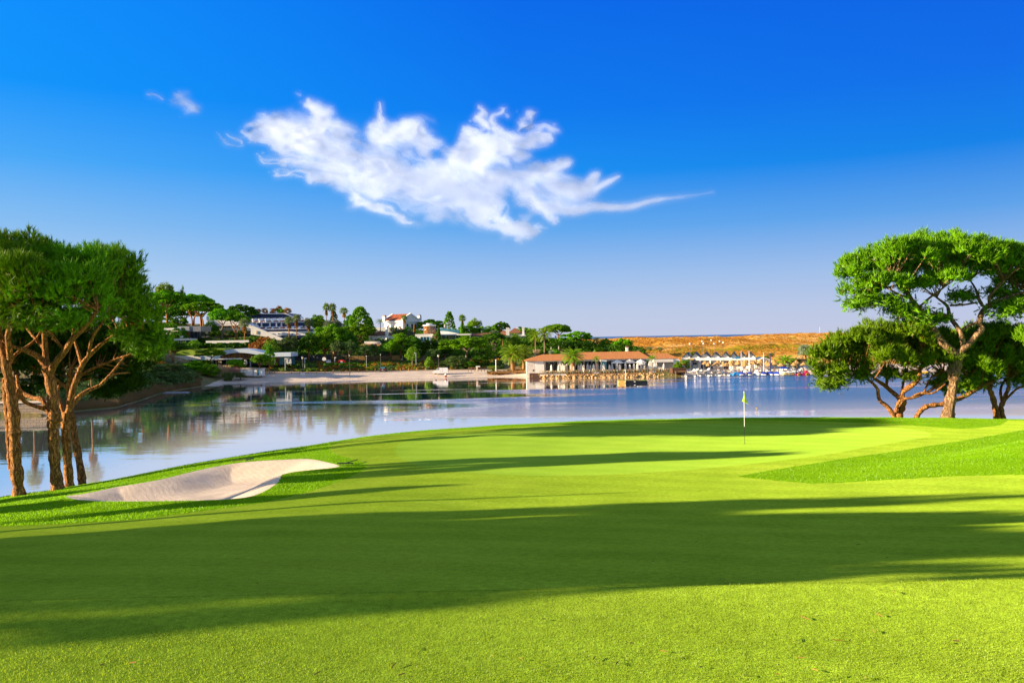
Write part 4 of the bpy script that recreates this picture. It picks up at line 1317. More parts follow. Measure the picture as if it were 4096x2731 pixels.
def mk_round(kind, seed, n=70, size=.05, zc=.52, rz=.46, leafn=52, trunk=True, soft=False, cr=(.07, .13)):
    rng = np.random.default_rng(seed)
    C, Rr = [], []
    while len(C) < n:
        d = rng.normal(size=3); d /= np.linalg.norm(d)
        if d[2] < -.75:
            continue
        az = math.atan2(d[1], d[0])
        lump = 1 + .13 * math.sin(3 * az + seed) + .10 * math.sin(4 * d[2] * 3 + az * 2 + seed)
        k = rng.uniform(.62, .92) * lump
        C.append((d[0] * .42 * k, d[1] * .42 * k, zc + d[2] * rz * .92 * k)); Rr.append(rng.uniform(*cr))
    V, F = leaves(np.array(C), np.array(Rr), leafn, size, rng, .3, 1.0, .55 if soft else .72)
    if soft:   # hanging feathery foliage
        V2, F2 = leaves(np.array(C), np.array(Rr) * 1.15, 26, size * .8, rng, .1, 1.3, .5)
        F = np.vstack([F, F2 + len(V)]); V = np.vstack([V, V2])
    V[:, 2] = np.maximum(V[:, 2], -.05)
    cm = mesh_np('round_crown', V, F)
    tb = MB()
    tb.tube([(0, 0, -.15), (.01, 0, .15), (-.01, .01, .45)], [.035, .03, .02], 7)
    for k in range(5):
        t = k * 1.256 + seed
        tb.tube([(0, 0, .18), (.12 * math.cos(t), .12 * math.sin(t), .34), (.26 * math.cos(t), .26 * math.sin(t), .55)], [.02, .014, .008], 5, False)
    proto(kind, cm, tb.mesh('round_trunk', True))


mk_round('B1', 11, 70, .036, leafn=110)
mk_round('B2', 12, 60, .038, .5, .48, 115)
mk_round('B3', 13, 80, .034, .55, .44, 100)
mk_round('W1', 14, 70, .034, .5, .48, 70, soft=True)
mk_round('W2', 15, 50, .04, .55, .44, 56, soft=True, cr=(.08, .15))
mk_round('S1', 16, 34, .055, .42, .5, 90, cr=(.12, .2))
mk_round('S2', 17, 30, .055, .45, .5, 50, soft=True, cr=(.12, .22))


def mk_conifer(kind, seed):
    rng = np.random.default_rng(seed)
    C, Rr = [], []
    for i in range(74):
        z = .30 + .68 * (i / 73.0) ** .9
        w = .44 * (1 - (z - .30) / .72) ** .65 * (.55 + .45 * rng.random()) + .02
        a = i * 2.4
        C.append((w * math.cos(a), w * math.sin(a), z + rng.uniform(-.02, .02))); Rr.append(rng.uniform(.045, .085))
    V, F = leaves(np.array(C), np.array(Rr), 110, .030, rng, .3, .8)
    tb = MB().tube([(0, 0, -.1), (.005, 0, .4), (0, .005, .95)], [.024, .018, .006], 7)
    for i in range(0, 74, 3):
        c = C[i]
        tb.tube([(0, 0, c[2] - .06), c], [.007, .003], 4, False)
    proto(kind, mesh_np('loose_pine_crown', V, F), tb.mesh('loose_pine_trunk', True))


mk_conifer('C1', 21)


def mk_cypress(kind, seed):
    rng = np.random.default_rng(seed)
    C, Rr = [], []
    for i in range(60):
        z = .06 + .9 * i / 59.0
        w = .30 * math.sin(math.pi * min(z + .08, 1) ** .8) ** .7
        a = i * 2.4
        C.append((w * math.cos(a), w * math.sin(a), z)); Rr.append(rng.uniform(.14, .2) * (1.1 - .6 * z))
    C = np.array(C)
    V, F = leaves(C, np.array(Rr) * .9, 36, .10, rng, .5, .5)
    proto(kind, mesh_np('cypress_crown', V, F), MB().tube([(0, 0, -.1), (0, 0, .5)], [.06, .03], 6).mesh('cypress_trunk', True))


mk_cypress('K1', 31)


def frond(mbV, mbF, base, az, el, L, droop, rng, nseg=9, lw=.17, pairs=15):
    """feather leaf: rachis arc with leaflets as thin triangles"""
    pts = []
    p = np.array(base, float); e = el
    for i in range(nseg + 1):
        pts.append(p.copy())
        p = p + L / nseg * np.array([math.cos(az) * math.cos(e), math.sin(az) * math.cos(e), math.sin(e)])
        e -= droop / nseg * (0.5 + i / nseg)
    pts = np.array(pts)
    side = np.array([-math.sin(az), math.cos(az), 0])
    def emit(a, b, c):
        o = len(mbV); mbV.extend([a, b, c]); mbF.append((o, o + 1, o + 2))
    for k in range(pairs):
        t = .10 + .9 * (k + .5) / pairs
        f = t * nseg; i = min(int(f), nseg - 1); g = f - i
        q = pts[i] * (1 - g) + pts[i + 1] * g
        d = pts[i + 1] - pts[i]; d /= np.linalg.norm(d)
        up = np.cross(d, side) * -1
        l = lw * L * (math.sin(math.pi * (t * .92 + .06)) ** .6)
        for s in (-1, 1):
            tip = q + side * s * l * .75 + d * l * .65 + up * l * rng.uniform(.02, .3) - np.array([0, 0, l * .28])
            w = d * L * .030
            emit(q - w, q + w, tip)
    for i in range(nseg):
        w = side * L * .010 * (1 - i / nseg * .7)
        emit(pts[i] - w, pts[i] + w, pts[i + 1]); emit(pts[i] + w, pts[i + 1] + w * .7, pts[i + 1] - w * .7)


def mk_date(kind, seed, trunk_r=.055, zc=.66, L=.46, nf=58, fat=True, low=-.75):
    """crown height fractions: trunk to zc, fronds of length L"""
    rng = np.random.default_rng(seed)
    V, F = [], []
    for i in range(nf):
        az = i * 2.39996 + rng.uniform(-.2, .2)
        t = i / (nf - 1)
        el = 1.42 - t * (1.42 - low) + rng.uniform(-.1, .1)
        frond(V, F, (rng.uniform(-.012, .012), rng.uniform(-.012, .012), zc), az, el, L * rng.uniform(.85, 1.05), 1.5 - .5 * t, rng)
    cm = mesh_np('feather_crown', np.array(V), np.array(F))
    tb = MB()
    zs = np.linspace(-.1, zc + .01, 26)
    rad = [trunk_r * (1.0 + .08 * (i % 2) + (.28 if z > zc - .10 and fat else 0) + (.15 if z < .03 else 0)) for i, z in enumerate(zs)]
    tb.tube([(0.01 * math.sin(z * 5), 0, z) for z in zs], rad, 10)
    proto(kind, cm, tb.mesh('palm_trunk', True))


mk_date('D1', 41, .062, .56, .44, 70)
mk_date('D2', 42, .018, .68, .34, 46)
mk_date('Q1', 43, .020, .70, .36, 22, False, -.2)
mk_date('D3', 44, .07, .30, .55, 46, True, -.5)


def fan_leaf(V, F, base, az, el, L, rng, nr=9):
    d = np.array([math.cos(az) * math.cos(el), math.sin(az) * math.cos(el), math.sin(el)])
    side = np.array([-math.sin(az), math.cos(az), 0]); up = np.cross(side, d)
    h = np.array(base) + d * L * rng.uniform(.35, .55)
    def emit(a, b, c):
        o = len(V); V.extend([a, b, c]); F.append((o, o + 1, o + 2))
    emit(np.array(base) - side * .004, np.array(base) + side * .004, h)
    for k in range(nr):
        a = (k / (nr - 1) - .5) * 3.6
        t = d * math.cos(a) + side * math.sin(a)
        l = L * .55 * (1 - .12 * abs(a)) * rng.uniform(.85, 1.1)
        n = d * math.cos(a + 1.57) + side * math.sin(a + 1.57)
        tip = h + t * l - np.array([0, 0, l * rng.uniform(.1, .45)]) + up * l * .05
        emit(h - n * l * .05, h + n * l * .05 + t * l * .5, tip)
        emit(h + t * l * .45 - n * l * .11, h + t * l * .45 + n * l * .11, tip)


def mk_fan(kind, seed, zc=.76, L=.27, nf=36, skirt=.30, tr=.022):
    rng = np.random.default_rng(seed)
    V, F = [], []
    for i in range(nf):
        t = i / (nf - 1)
        fan_leaf(V, F, (0, 0, zc + .02 * (1 - t)), i * 2.4 + rng.uniform(-.2, .2), 1.4 - t * 1.9, L * rng.uniform(.9, 1.1), rng)
    cm = mesh_np('fan_crown', np.array(V), np.array(F))
    ex = []
    if skirt:
        V, F = [], []
        for i in range(46):
            fan_leaf(V, F, (0, 0, zc - .02 - rng.uniform(0, skirt * .45)), i * 2.4, -1.0 - rng.uniform(0, .4), L * rng.uniform(.55, .9), rng)
        ex.append(('dead_leaf_skirt', mesh_np('dead_leaf_skirt', np.array(V), np.array(F)), 'skirt'))
    tb = MB().tube([(0, 0, -.1), (.004, 0, .3), (0, 0, zc + .02)], [tr * 1.25, tr, tr * .95], 8)
    proto(kind, cm, tb.mesh('fan_palm_trunk', True), ex)


mk_fan('F1', 51)
mk_fan('F2', 52, .82, .22, 32, .18, .016)
mk_fan('F3', 53, .55, .42, 60, 0, .05)
mk_fan('F4', 54, .74, .27, 34, .10, .014)


def mk_grassclump(kind, seed, n=260, plume=True):
    rng = np.random.default_rng(seed)
    V = []
    for i in range(n):
        a = rng.uniform(0, 6.28); r = .5 * math.sqrt(rng.random()) * .55
        b = np.array([r * math.cos(a), r * math.sin(a), 0])
        t = np.array([b[0] * 1.9 + rng.normal() * .06, b[1] * 1.9 + rng.normal() * .06, rng.uniform(.55, 1.0)])
        s = np.array([-math.sin(a), math.cos(a), 0]) * .028
        m = b * .45 + t * .55
        V += [b - s * .4, b + s * .4, t, m - s, m + s, t + np.array([0, 0, .04])]
    proto(kind, mesh_np('grass_clump', np.array(V), np.arange(len(V)).reshape(-1, 3)), None)


mk_grassclump('G1', 61)


def plant(kind, px, top, w, Y, base, name, cat, label, leaf='pine_far', bark='trunk_far', group=None, lift=0.0):
    """one tree of the far shore: px centre, top and width in photograph pixels, standing at distance Y"""
    crown, trunk, extra = PROTO[kind]
    t = P(px, top, Y)
    if base is None:
        x = t.x; z0 = fz(t.x, Y) - .05
    else:
        b = P(px, base, Y); x = b.x; z0 = b.z
    x = P(px, base if base else top, Y).x
    h = max(t.z - z0, .3)
    wm = w * Y / FPX
    rng = random.Random(int(px * 7 + top * 13 + Y))
    root = thing(name, label, cat, (x, Y, z0), rng.uniform(0, 6.28), group)
    wm *= {'U': 1.16, 'B': 1.14, 'W': 1.12, 'S': 1.1, 'C': 1.08, 'K': 1.25, 'D1': 1.22, 'D2': 1.55, 'D3': 1.0, 'Q': 1.5, 'F1': 1.95, 'F2': 2.4, 'F3': 1.25, 'F4': 1.85, 'G': 1.0}.get(kind, {'U': 1.16, 'B': 1.14, 'W': 1.12, 'S': 1.1, 'C': 1.08, 'K': 1.25, 'Q': 1.5, 'G': 1.0}.get(kind[0]))
    root.scale = (wm, wm, h)
    c = link('crown', crown, None, root)
    if not crown.materials:
        crown.materials.append(MAT['pine_far'])
    c.material_slots[0].link = 'OBJECT'; c.material_slots[0].material = MAT[leaf]
    if trunk is not None:
        k = link('trunk', trunk, None, root)
        if not trunk.materials:
            trunk.materials.append(MAT['trunk_far'])
        k.material_slots[0].link = 'OBJECT'; k.material_slots[0].material = MAT[bark]
    for nm, me, mt in extra:
        link(nm, me, MAT[mt], root)
    return root


UP, PT = 'umbrella_pine', 'pine tree'
# kind, px, top, width, distance, base py (None = on the ground), name, category, label, leaf, bark
TREES = [
    # --- wooded hill on the left
    ('W1', 663, 1122, 104, 345, None, 'eucalyptus', 'tree', 'pale green rounded tree, highest treetop on the left hill', 'leaf_light', 'trunk_grey'),
    ('W2', 727, 1146, 34, 345, None, 'eucalyptus', 'tree', 'thin pale tree just right of the highest rounded treetop', 'leaf_light', 'trunk_grey'),
    ('W2', 596, 1172, 46, 340, None, 'eucalyptus', 'tree', 'pale tree half hidden left of the highest umbrella pine', 'leaf_light', 'trunk_grey'),
    ('U1', 668, 1164, 142, 305, 1287, UP, PT, 'highest umbrella pine on the hill with orange fanning branches', 'pine_far', 'trunk_far'),
    ('U2', 772, 1178, 150, 312, 1292, UP, PT, 'umbrella pine right of the highest one, crown sloping down to the right', 'pine_far', 'trunk_far'),
    ('U3', 808, 1210, 146, 290, 1308, UP, PT, 'bright umbrella pine with several red stems before the white hotel wall', 'pine_far', 'trunk_far'),
    ('U1', 888, 1235, 106, 276, 1351, UP, PT, 'umbrella pine on a straight tall trunk above the brown bank', 'pine_far', 'trunk_grey'),
    ('U2', 945, 1249, 108, 275, 1351, UP, PT, 'umbrella pine on a curved reddish trunk left of the fan palm', 'pine_far', 'trunk_far'),
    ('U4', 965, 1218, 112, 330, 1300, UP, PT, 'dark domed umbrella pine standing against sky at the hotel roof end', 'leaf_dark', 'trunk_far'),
    ('B2', 852, 1200, 34, 340, None, 'round_tree', 'tree', 'small round olive tree peeping over the pines left of the hotel', 'leaf_grey', 'trunk_grey'),
    ('F4', 886, 1224, 30, 330, None, 'fan_palm', 'palm', 'small pale palm head above the pines left of the hotel roof', 'fan_palm', 'trunk_palm'),
    ('F1', 979, 1272, 52, 262, 1370, 'fan_palm', 'palm', 'fan palm with long yellow skirt at the left end of the hotel', 'fan_palm', 'trunk_palm'),
    ('U3', 622, 1356, 134, 222, 1436, UP, PT, 'low umbrella pine with orange twisted stems at the left wood edge', 'pine_far', 'trunk_far'),
    ('U2', 692, 1368, 100, 224, 1440, UP, PT, 'dark low umbrella pine left of the white clubhouse awning', 'leaf_dark', 'trunk_far'),
    ('C1', 682, 1344, 50, 236, None, 'young_pine', PT, 'young pointed pine before the grey terraced villa', 'pine_far', 'trunk_far'),
    ('U4', 843, 1393, 102, 228, 1448, UP, PT, 'small umbrella pine in front of the turf roof of the clubhouse', 'pine_far', 'trunk_far'),
    ('U1', 1044, 1417, 74, 224, 1502, UP, PT, 'small dark umbrella pine on a thin trunk beside the white huts', 'pine_far', 'trunk_far'),
    ('C1', 1076, 1380, 62, 232, None, 'young_pine', PT, 'young bushy pine right of the arched clubhouse roof', 'pine_far', 'trunk_far'),
    ('B1', 778, 1440, 96, 221, 1512, 'bushy_pine', PT, 'low bushy pine on the shore, left one of the dark pair', 'pine_far', 'trunk_far'),
    ('B3', 842, 1456, 84, 219, 1522, 'bushy_pine', PT, 'low bushy pine on the shore, right one of the dark pair', 'pine_far', 'trunk_far'),
    ('B2', 812, 1436, 70, 226, 1490, 'bushy_pine', PT, 'bright green bushy pine rising behind the dark shore pair', 'pine_far', 'trunk_far'),
    ('B2', 944, 1434, 78, 226, 1474, 'bushy_pine', PT, 'low rounded pine bush before the clubhouse glass wall', 'pine_far', 'trunk_far'),
    ('W1', 600, 1452, 130, 196, None, 'tamarisk', 'shrub', 'large grey green shrub on the left shore beside the pine crown', 'leaf_grey', 'trunk_grey'),
    ('W2', 680, 1448, 100, 204, None, 'tamarisk', 'shrub', 'grey green shrub with rusty top on the left shore', 'leaf_grey', 'trunk_grey'),
    ('W1', 655, 1482, 130, 188, None, 'tamarisk', 'shrub', 'dark low shrub nearest the water behind the plank jetty', 'leaf_grey', 'trunk_grey'),
    ('W2', 738, 1488, 84, 200, None, 'tamarisk', 'shrub', 'grey shrub between the plank jetty and the dark bushy pines', 'leaf_grey', 'trunk_grey'),
    ('S2', 640, 1444, 60, 210, None, 'rusty_shrub', 'shrub', 'rust coloured shrub among the grey ones on the left shore', 'leaf_autumn', 'trunk_grey'),
    ('G1', 893, 1458, 62, 221, 1492, 'pampas_grass', 'grass clump', 'tall clump of golden pampas plumes left of the white huts', 'leaf_plume', 'trunk_grey'),
    ('G1', 940, 1468, 44, 221, 1492, 'pampas_grass', 'grass clump', 'mauve plumed grass clump beside the white huts', 'leaf_pink', 'trunk_grey'),
    ('G1', 912, 1484, 58, 217, 1522, 'reed_clump', 'grass clump', 'dry green reed clump at the left end of the beach', 'leaf_grey', 'trunk_grey'),
    ('S2', 962, 1488, 56, 219, 1514, 'beach_shrub', 'shrub', 'low green shrub on the sand before the white huts', 'leaf_grey', 'trunk_grey'),
    ('S1', 1056, 1336, 116, 254, None, 'flowering_bush', 'shrub', 'huge mound of orange flowering bush below the hotel', 'leaf_autumn', 'trunk_grey'),
    ('S1', 1085, 1350, 70, 250, None, 'green_bush', 'shrub', 'green bush growing into the orange flowering mound', 'leaf_light', 'trunk_grey'),
    ('B3', 718, 1310, 70, 262, None, 'hill_shrub', 'shrub', 'dark shrub under the high umbrella pines on the left hill', 'leaf_dark', 'trunk_grey'),
    ('S1', 702, 1392, 44, 246, None, 'green_bush', 'shrub', 'bright bush above the left end of the turf roof', 'leaf_light', 'trunk_grey'),
    ('S1', 735, 1362, 60, 250, None, 'green_bush', 'shrub', 'light green bush right of the grey villa terrace', 'leaf_light', 'trunk_grey'),
    ('B1', 640, 1236, 100, 322, None, 'hill_tree', 'tree', 'dark rounded tree under the highest umbrella pine, far left of the hill', 'leaf_dark', 'trunk_far'),
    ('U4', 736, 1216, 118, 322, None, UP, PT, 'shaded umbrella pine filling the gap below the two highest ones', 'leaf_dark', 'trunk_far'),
    ('B2', 712, 1262, 84, 306, None, 'hill_tree', 'tree', 'low green tree behind the grey villa roof', 'pine_far', 'trunk_far'),
    ('B3', 590, 1226, 90, 318, None, 'hill_tree', 'tree', 'green tree on the hill touching the near left crown', 'pine_far', 'trunk_far'),
    ('S1', 846, 1276, 60, 292, None, 'hill_shrub', 'shrub', 'shrub at the foot of the bright red stemmed pine', 'leaf_dark', 'trunk_grey'),
    ('S1', 780, 1354, 54, 256, None, 'green_bush', 'shrub', 'light bush at the left end of the long dark hedge', 'leaf_light', 'trunk_grey'),
    ('S1', 868, 1364, 50, 257, None, 'green_bush', 'shrub', 'light bush in front of the white garden wall', 'leaf_light', 'trunk_grey'),
    ('S1', 940, 1366, 56, 257, None, 'green_bush', 'shrub', 'green bush at the foot of the fan palm with long yellow skirt', 'pine_far', 'trunk_grey'),
    # --- behind the near pines on the left
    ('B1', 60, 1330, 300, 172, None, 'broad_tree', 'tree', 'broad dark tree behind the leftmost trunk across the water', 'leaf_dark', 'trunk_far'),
    ('B2', 250, 1310, 280, 178, None, 'broad_tree', 'tree', 'broad dark tree behind the middle trunk across the water', 'pine_far', 'trunk_far'),
    ('B3', 430, 1330, 230, 186, None, 'broad_tree', 'tree', 'broad green tree on the left shore above the white jetty', 'pine_far', 'trunk_far'),
    ('U2', 545, 1290, 150, 196, None, UP, PT, 'umbrella pine hidden behind the right bough of the left group', 'pine_far', 'trunk_far'),
    ('B1', -150, 1320, 320, 168, None, 'broad_tree', 'tree', 'broad dark tree beyond the left picture edge across the water', 'leaf_dark', 'trunk_far'),
    ('F2', 128, 1288, 74, 146, None, 'fan_palm', 'palm', 'tall fan palm mirrored upside down between the two leftmost trunks', 'fan_palm', 'trunk_palm'),
    ('F2', 362, 1278, 84, 150, None, 'fan_palm', 'palm', 'tall fan palm mirrored upside down right of the slender trunk', 'fan_palm', 'trunk_palm'),
    ('F1', 448, 1420, 60, 160, None, 'fan_palm', 'palm', 'short fan palm behind the white jetty', 'fan_palm', 'trunk_palm'),
    ('F1', 541, 1420, 66, 178, None, 'fan_palm', 'palm', 'short thick fan palm on the grassy left bank', 'fan_palm', 'trunk_palm'),
    # --- hotel skyline
    ('S2', 1033, 1234, 26, 350, 1258, 'autumn_shrub', 'shrub', 'leftmost thin russet shrub on the hotel roof skyline', 'leaf_autumn', 'trunk_grey'),
    ('S2', 1060, 1231, 28, 350, 1258, 'autumn_shrub', 'shrub', 'second russet shrub from the left on the hotel roof skyline', 'leaf_autumn', 'trunk_grey'),
    ('S2', 1092, 1232, 34, 350, 1258, 'autumn_shrub', 'shrub', 'russet shrub left of the round green bush on the hotel skyline', 'leaf_autumn', 'trunk_grey'),
    ('B2', 1122, 1233, 36, 350, 1258, 'round_tree', 'tree', 'round green bush in the middle of the russet hotel skyline shrubs', 'pine_far', 'trunk_grey'),
    ('S2', 1116, 1222, 26, 352, 1250, 'autumn_shrub', 'shrub', 'tallest russet shrub rising behind the round green skyline bush', 'leaf_autumn', 'trunk_grey'),
    ('S2', 1148, 1230, 36, 350, 1260, 'autumn_shrub', 'shrub', 'rightmost russet shrub on the hotel roof skyline', 'leaf_autumn', 'trunk_grey'),
    # --- palms and pines right of the hotel
    ('F1', 1156, 1266, 44, 268, 1350, 'fan_palm', 'palm', 'left fan palm of the pair before the hotel terraces', 'fan_palm', 'trunk_palm'),
    ('F1', 1187, 1256, 40, 272, 1344, 'fan_palm', 'palm', 'right darker fan palm of the pair before the hotel terraces', 'fan_palm', 'trunk_palm'),
    ('F1', 1235, 1272, 44, 270, 1352, 'fan_palm', 'palm', 'fan palm with yellow skirt at the right end of the hotel', 'fan_palm', 'trunk_palm'),
    ('B3', 1270, 1258, 64, 330, None, 'round_tree', 'tree', 'round green pine on the skyline right of the hotel', 'pine_far', 'trunk_far'),
    ('B1', 1278, 1278, 60, 320, None, 'round_tree', 'tree', 'yellowish round pine just below the skyline right of the hotel', 'leaf_light', 'trunk_far'),
    ('F1', 1306, 1210, 32, 325, 1300, 'fan_palm', 'palm', 'left one of the two tallest skyline palms', 'palm', 'trunk_palm'),
    ('F1', 1331, 1211, 36, 325, 1300, 'fan_palm', 'palm', 'right one of the two tallest skyline palms', 'palm', 'trunk_palm'),
    ('F1', 1377, 1228, 40, 320, 1300, 'fan_palm', 'palm', 'single tall palm left of the big loose pine', 'palm', 'trunk_palm'),
    ('C1', 1336, 1246, 46, 335, None, 'young_pine', PT, 'grey loose pine behind the two tallest palms', 'leaf_grey', 'trunk_far'),
    ('F3', 1316, 1268, 66, 300, None, 'silver_palm', 'palm', 'left silvery palm head below the tallest palms', 'leaf_silver', 'trunk_palm'),
    ('F3', 1350, 1270, 52, 302, None, 'silver_palm', 'palm', 'right silvery palm head below the tallest palms', 'leaf_silver', 'trunk_palm'),
    ('C1', 1442, 1231, 124, 292, 1372, 'loose_pine', PT, 'tall loose pine with bare straight trunk, biggest tree on the hill', 'pine_far', 'trunk_far'),
    ('C1', 1478, 1272, 60, 300, None, 'loose_pine', PT, 'dark pine behind the right shoulder of the tall loose pine', 'leaf_dark', 'trunk_far'),
    ('U4', 1432, 1296, 130, 285, 1380, UP, PT, 'wide umbrella pine below the tall loose pine', 'pine_far', 'trunk_far'),
    ('B1', 1400, 1258, 60, 315, None, 'round_tree', 'tree', 'dark round tree between the single tall palm and the loose pine', 'leaf_dark', 'trunk_far'),
    ('U4', 1336, 1296, 150, 262, 1428, UP, PT, 'great domed pine, largest dark crown above the tennis court', 'pine_far', 'trunk_far'),
    ('B3', 1300, 1316, 110, 258, 1432, 'round_pine', PT, 'round pine lobe on the left of the great domed pine', 'pine_far', 'trunk_far'),
    ('B1', 1392, 1322, 84, 260, 1425, 'round_pine', PT, 'round pine lobe on the right of the great domed pine', 'leaf_dark', 'trunk_far'),
    ('B2', 1236, 1324, 92, 256, 1428, 'round_pine', PT, 'dark pine between the feathery tree and the great domed pine', 'leaf_dark', 'trunk_far'),
    ('W1', 1158, 1340, 96, 254, 1425, 'feathery_tree', 'tree', 'soft feathery green tree right of the orange flowering mound', 'leaf_grey', 'trunk_grey'),
    ('W2', 1352, 1362, 66, 254, 1420, 'olive_tree', 'tree', 'grey green olive tree under the great domed pine', 'leaf_grey', 'trunk_grey'),
    ('W2', 1396, 1360, 64, 254, 1422, 'olive_tree', 'tree', 'grey olive tree with tall dry flower spikes above the court', 'leaf_grey', 'trunk_grey'),
    ('W1', 1460, 1376, 72, 254, 1420, 'olive_tree', 'tree', 'round grey green olive tree behind the court fence', 'leaf_grey', 'trunk_grey'),
    ('W1', 1494, 1372, 50, 258, 1420, 'olive_tree', 'tree', 'olive tree touching the white house wall behind the court', 'leaf_grey', 'trunk_grey'),
    ('Q1', 1522, 1271, 48, 318, 1325, 'feather_palm', 'palm', 'bright feather palm on the sky left of the red roofed house', 'palm', 'trunk_grey'),
    ('F2', 1618, 1260, 30, 310, 1330, 'fan_palm', 'palm', 'fan palm standing in front of the red roofed house', 'palm', 'trunk_palm'),
    ('F4', 1566, 1308, 26, 300, 1334, 'dwarf_palm', 'palm', 'dwarf palm right of the white chimney', 'palm', 'trunk_palm'),
    ('B2', 1590, 1302, 44, 300, None, 'garden_tree', 'tree', 'leafy garden tree under the red roofed house', 'leaf_grey', 'trunk_grey'),
    ('S1', 1628, 1298, 44, 302, None, 'garden_tree', 'tree', 'dark garden bush at the gable of the red roofed house', 'pine_far', 'trunk_grey'),
    ('F3', 1640, 1314, 40, 298, None, 'silver_palm', 'palm', 'silvery low palm beneath the blue gable', 'leaf_silver', 'trunk_palm'),
    ('K1', 1658, 1298, 10, 300, 1336, 'cypress', 'tree', 'thin brown cypress left of the round tower', 'leaf_autumn', 'trunk_grey'),
    ('U4', 1716, 1278, 116, 335, None, UP, PT, 'broad pine crown on the skyline behind the round glass tower', 'pine_far', 'trunk_far'),
    ('K1', 1755, 1302, 16, 284, 1366, 'cypress', 'tree', 'small dark cypress in front of the modern villa', 'leaf_dark', 'trunk_grey'),
    ('F1', 1744, 1332, 28, 280, 1372, 'fan_palm', 'palm', 'short palm with brown skirt against the modern villa', 'palm', 'trunk_palm'),
    ('B1', 1604, 1331, 118, 262, 1420, 'round_pine', PT, 'big bright round pine right of the small white house', 'pine_far', 'trunk_far'),
    ('B3', 1656, 1346, 74, 260, 1418, 'round_pine', PT, 'right shaded lobe of the big round pine', 'leaf_dark', 'trunk_far'),
    ('B2', 1562, 1360, 52, 258, 1418, 'round_pine', PT, 'left low lobe of the big round pine', 'pine_far', 'trunk_far'),
    ('W1', 1650, 1384, 62, 250, 1460, 'willow', 'tree', 'young light green willow above the orange garden bank', 'leaf_light', 'trunk_grey'),
    ('B1', 1726, 1352, 90, 262, None, 'dark_tree', 'tree', 'dark tree mass under the villa, left part', 'leaf_dark', 'trunk_grey'),
    ('B3', 1778, 1356, 70, 264, None, 'dark_tree', 'tree', 'dark tree mass under the villa terrace, right part', 'leaf_dark', 'trunk_grey'),
    ('W1', 1735, 1392, 76, 252, 1450, 'olive_tree', 'tree', 'rounded grey green tree left of the lantern lamp', 'leaf_grey', 'trunk_grey'),
    ('S1', 1716, 1420, 34, 246, None, 'green_bush', 'shrub', 'pointed green bush behind the lantern lamp and van', 'leaf_light', 'trunk_grey'),
    ('W1', 1825, 1420, 120, 246, 1475, 'clipped_shrub', 'shrub', 'wide grey green clipped shrub right of the white van', 'leaf_grey', 'trunk_grey'),
    ('W2', 1930, 1412, 90, 250, 1474, 'dark_shrub', 'shrub', 'dark shrub under the spreading pine', 'leaf_dark', 'trunk_grey'),
    ('W1', 1880, 1440, 60, 244, 1478, 'dark_shrub', 'shrub', 'shadowed shrub between the clipped one and the date palms', 'leaf_dark', 'trunk_grey'),
    ('C1', 1796, 1249, 62, 320, None, 'loose_pine', PT, 'tall rounded loose pine on the skyline above the villa terrace', 'pine_far', 'trunk_far'),
    ('F1', 1850, 1256, 34, 312, 1336, 'fan_palm', 'palm', 'skyline fan palm with brown skirt and ivy covered trunk', 'palm', 'trunk_palm'),
    ('K1', 1848, 1288, 16, 310, 1336, 'ivy_column', 'plant', 'column of ivy wrapped round the skyline fan palm', 'pine_far', 'trunk_grey'),
    ('W2', 1900, 1273, 64, 335, None, 'pale_pine', PT, 'pale thin pine on the skyline right of the ivy palm', 'leaf_light', 'trunk_far'),
    ('B1', 1872, 1299, 84, 325, None, 'round_pine', PT, 'dark round pine behind the villa right end', 'pine_far', 'trunk_far'),
    ('B2', 1936, 1302, 84, 328, None, 'round_pine', PT, 'dark round pine on the skyline above the small tiled roof', 'pine_far', 'trunk_far'),
    ('B3', 1982, 1302, 60, 328, None, 'round_pine', PT, 'round pine on the skyline left of the chimney house', 'pine_far', 'trunk_far'),
    ('U4', 2006, 1286, 58, 326, 1345, UP, PT, 'small skyline umbrella pine with orange stem behind the chimneys', 'pine_far', 'trunk_far'),
    ('F3', 1976, 1314, 44, 306, None, 'silver_palm', 'palm', 'silvery palm left of the chimney house', 'leaf_silver', 'trunk_palm'),
    ('B1', 2090, 1306, 80, 325, None, 'round_pine', PT, 'dark pine behind the rightmost chimney', 'pine_far', 'trunk_far'),
    ('B3', 2128, 1312, 56, 318, None, 'round_pine', PT, 'yellow green pine behind the tall date palms', 'leaf_light', 'trunk_far'),
    ('U4', 1866, 1345, 168, 250, 1436, UP, PT, 'wide spreading umbrella pine with forked dark trunk, centre of the shore', 'pine_far', 'trunk_grey'),
    ('U2', 1975, 1332, 96, 268, 1408, UP, PT, 'dark thin stemmed pine before the chimney house', 'leaf_dark', 'trunk_grey'),
    ('S1', 1956, 1368, 34, 256, None, 'lime_bush', 'shrub', 'lime green bush under the dark thin stemmed pine', 'leaf_light', 'trunk_grey'),
    ('B2', 2056, 1340, 60, 270, None, 'lime_tree', 'tree', 'bright lime green tree behind the front date palms', 'leaf_light', 'trunk_grey'),
    ('D2', 2012, 1334, 56, 274, 1380, 'date_palm', 'palm', 'small dark date palm left of the lime green tree', 'palm', 'trunk_palm'),
    ('D2', 2060, 1326, 54, 278, 1372, 'date_palm', 'palm', 'dark date palm head in front of the chimney house', 'palm', 'trunk_palm'),
    ('D1', 2053, 1358, 124, 232, 1484, 'date_palm', 'palm', 'big front date palm with thick orange trunk left of the restaurant', 'palm', 'trunk_palm'),
    ('D1', 2097, 1364, 104, 238, 1480, 'date_palm', 'palm', 'second big date palm touching the restaurant corner', 'palm', 'trunk_palm'),
    ('D2', 2143, 1312, 84, 258, 1404, 'date_palm', 'palm', 'tall slender date palm behind the restaurant, left one', 'palm', 'trunk_palm'),
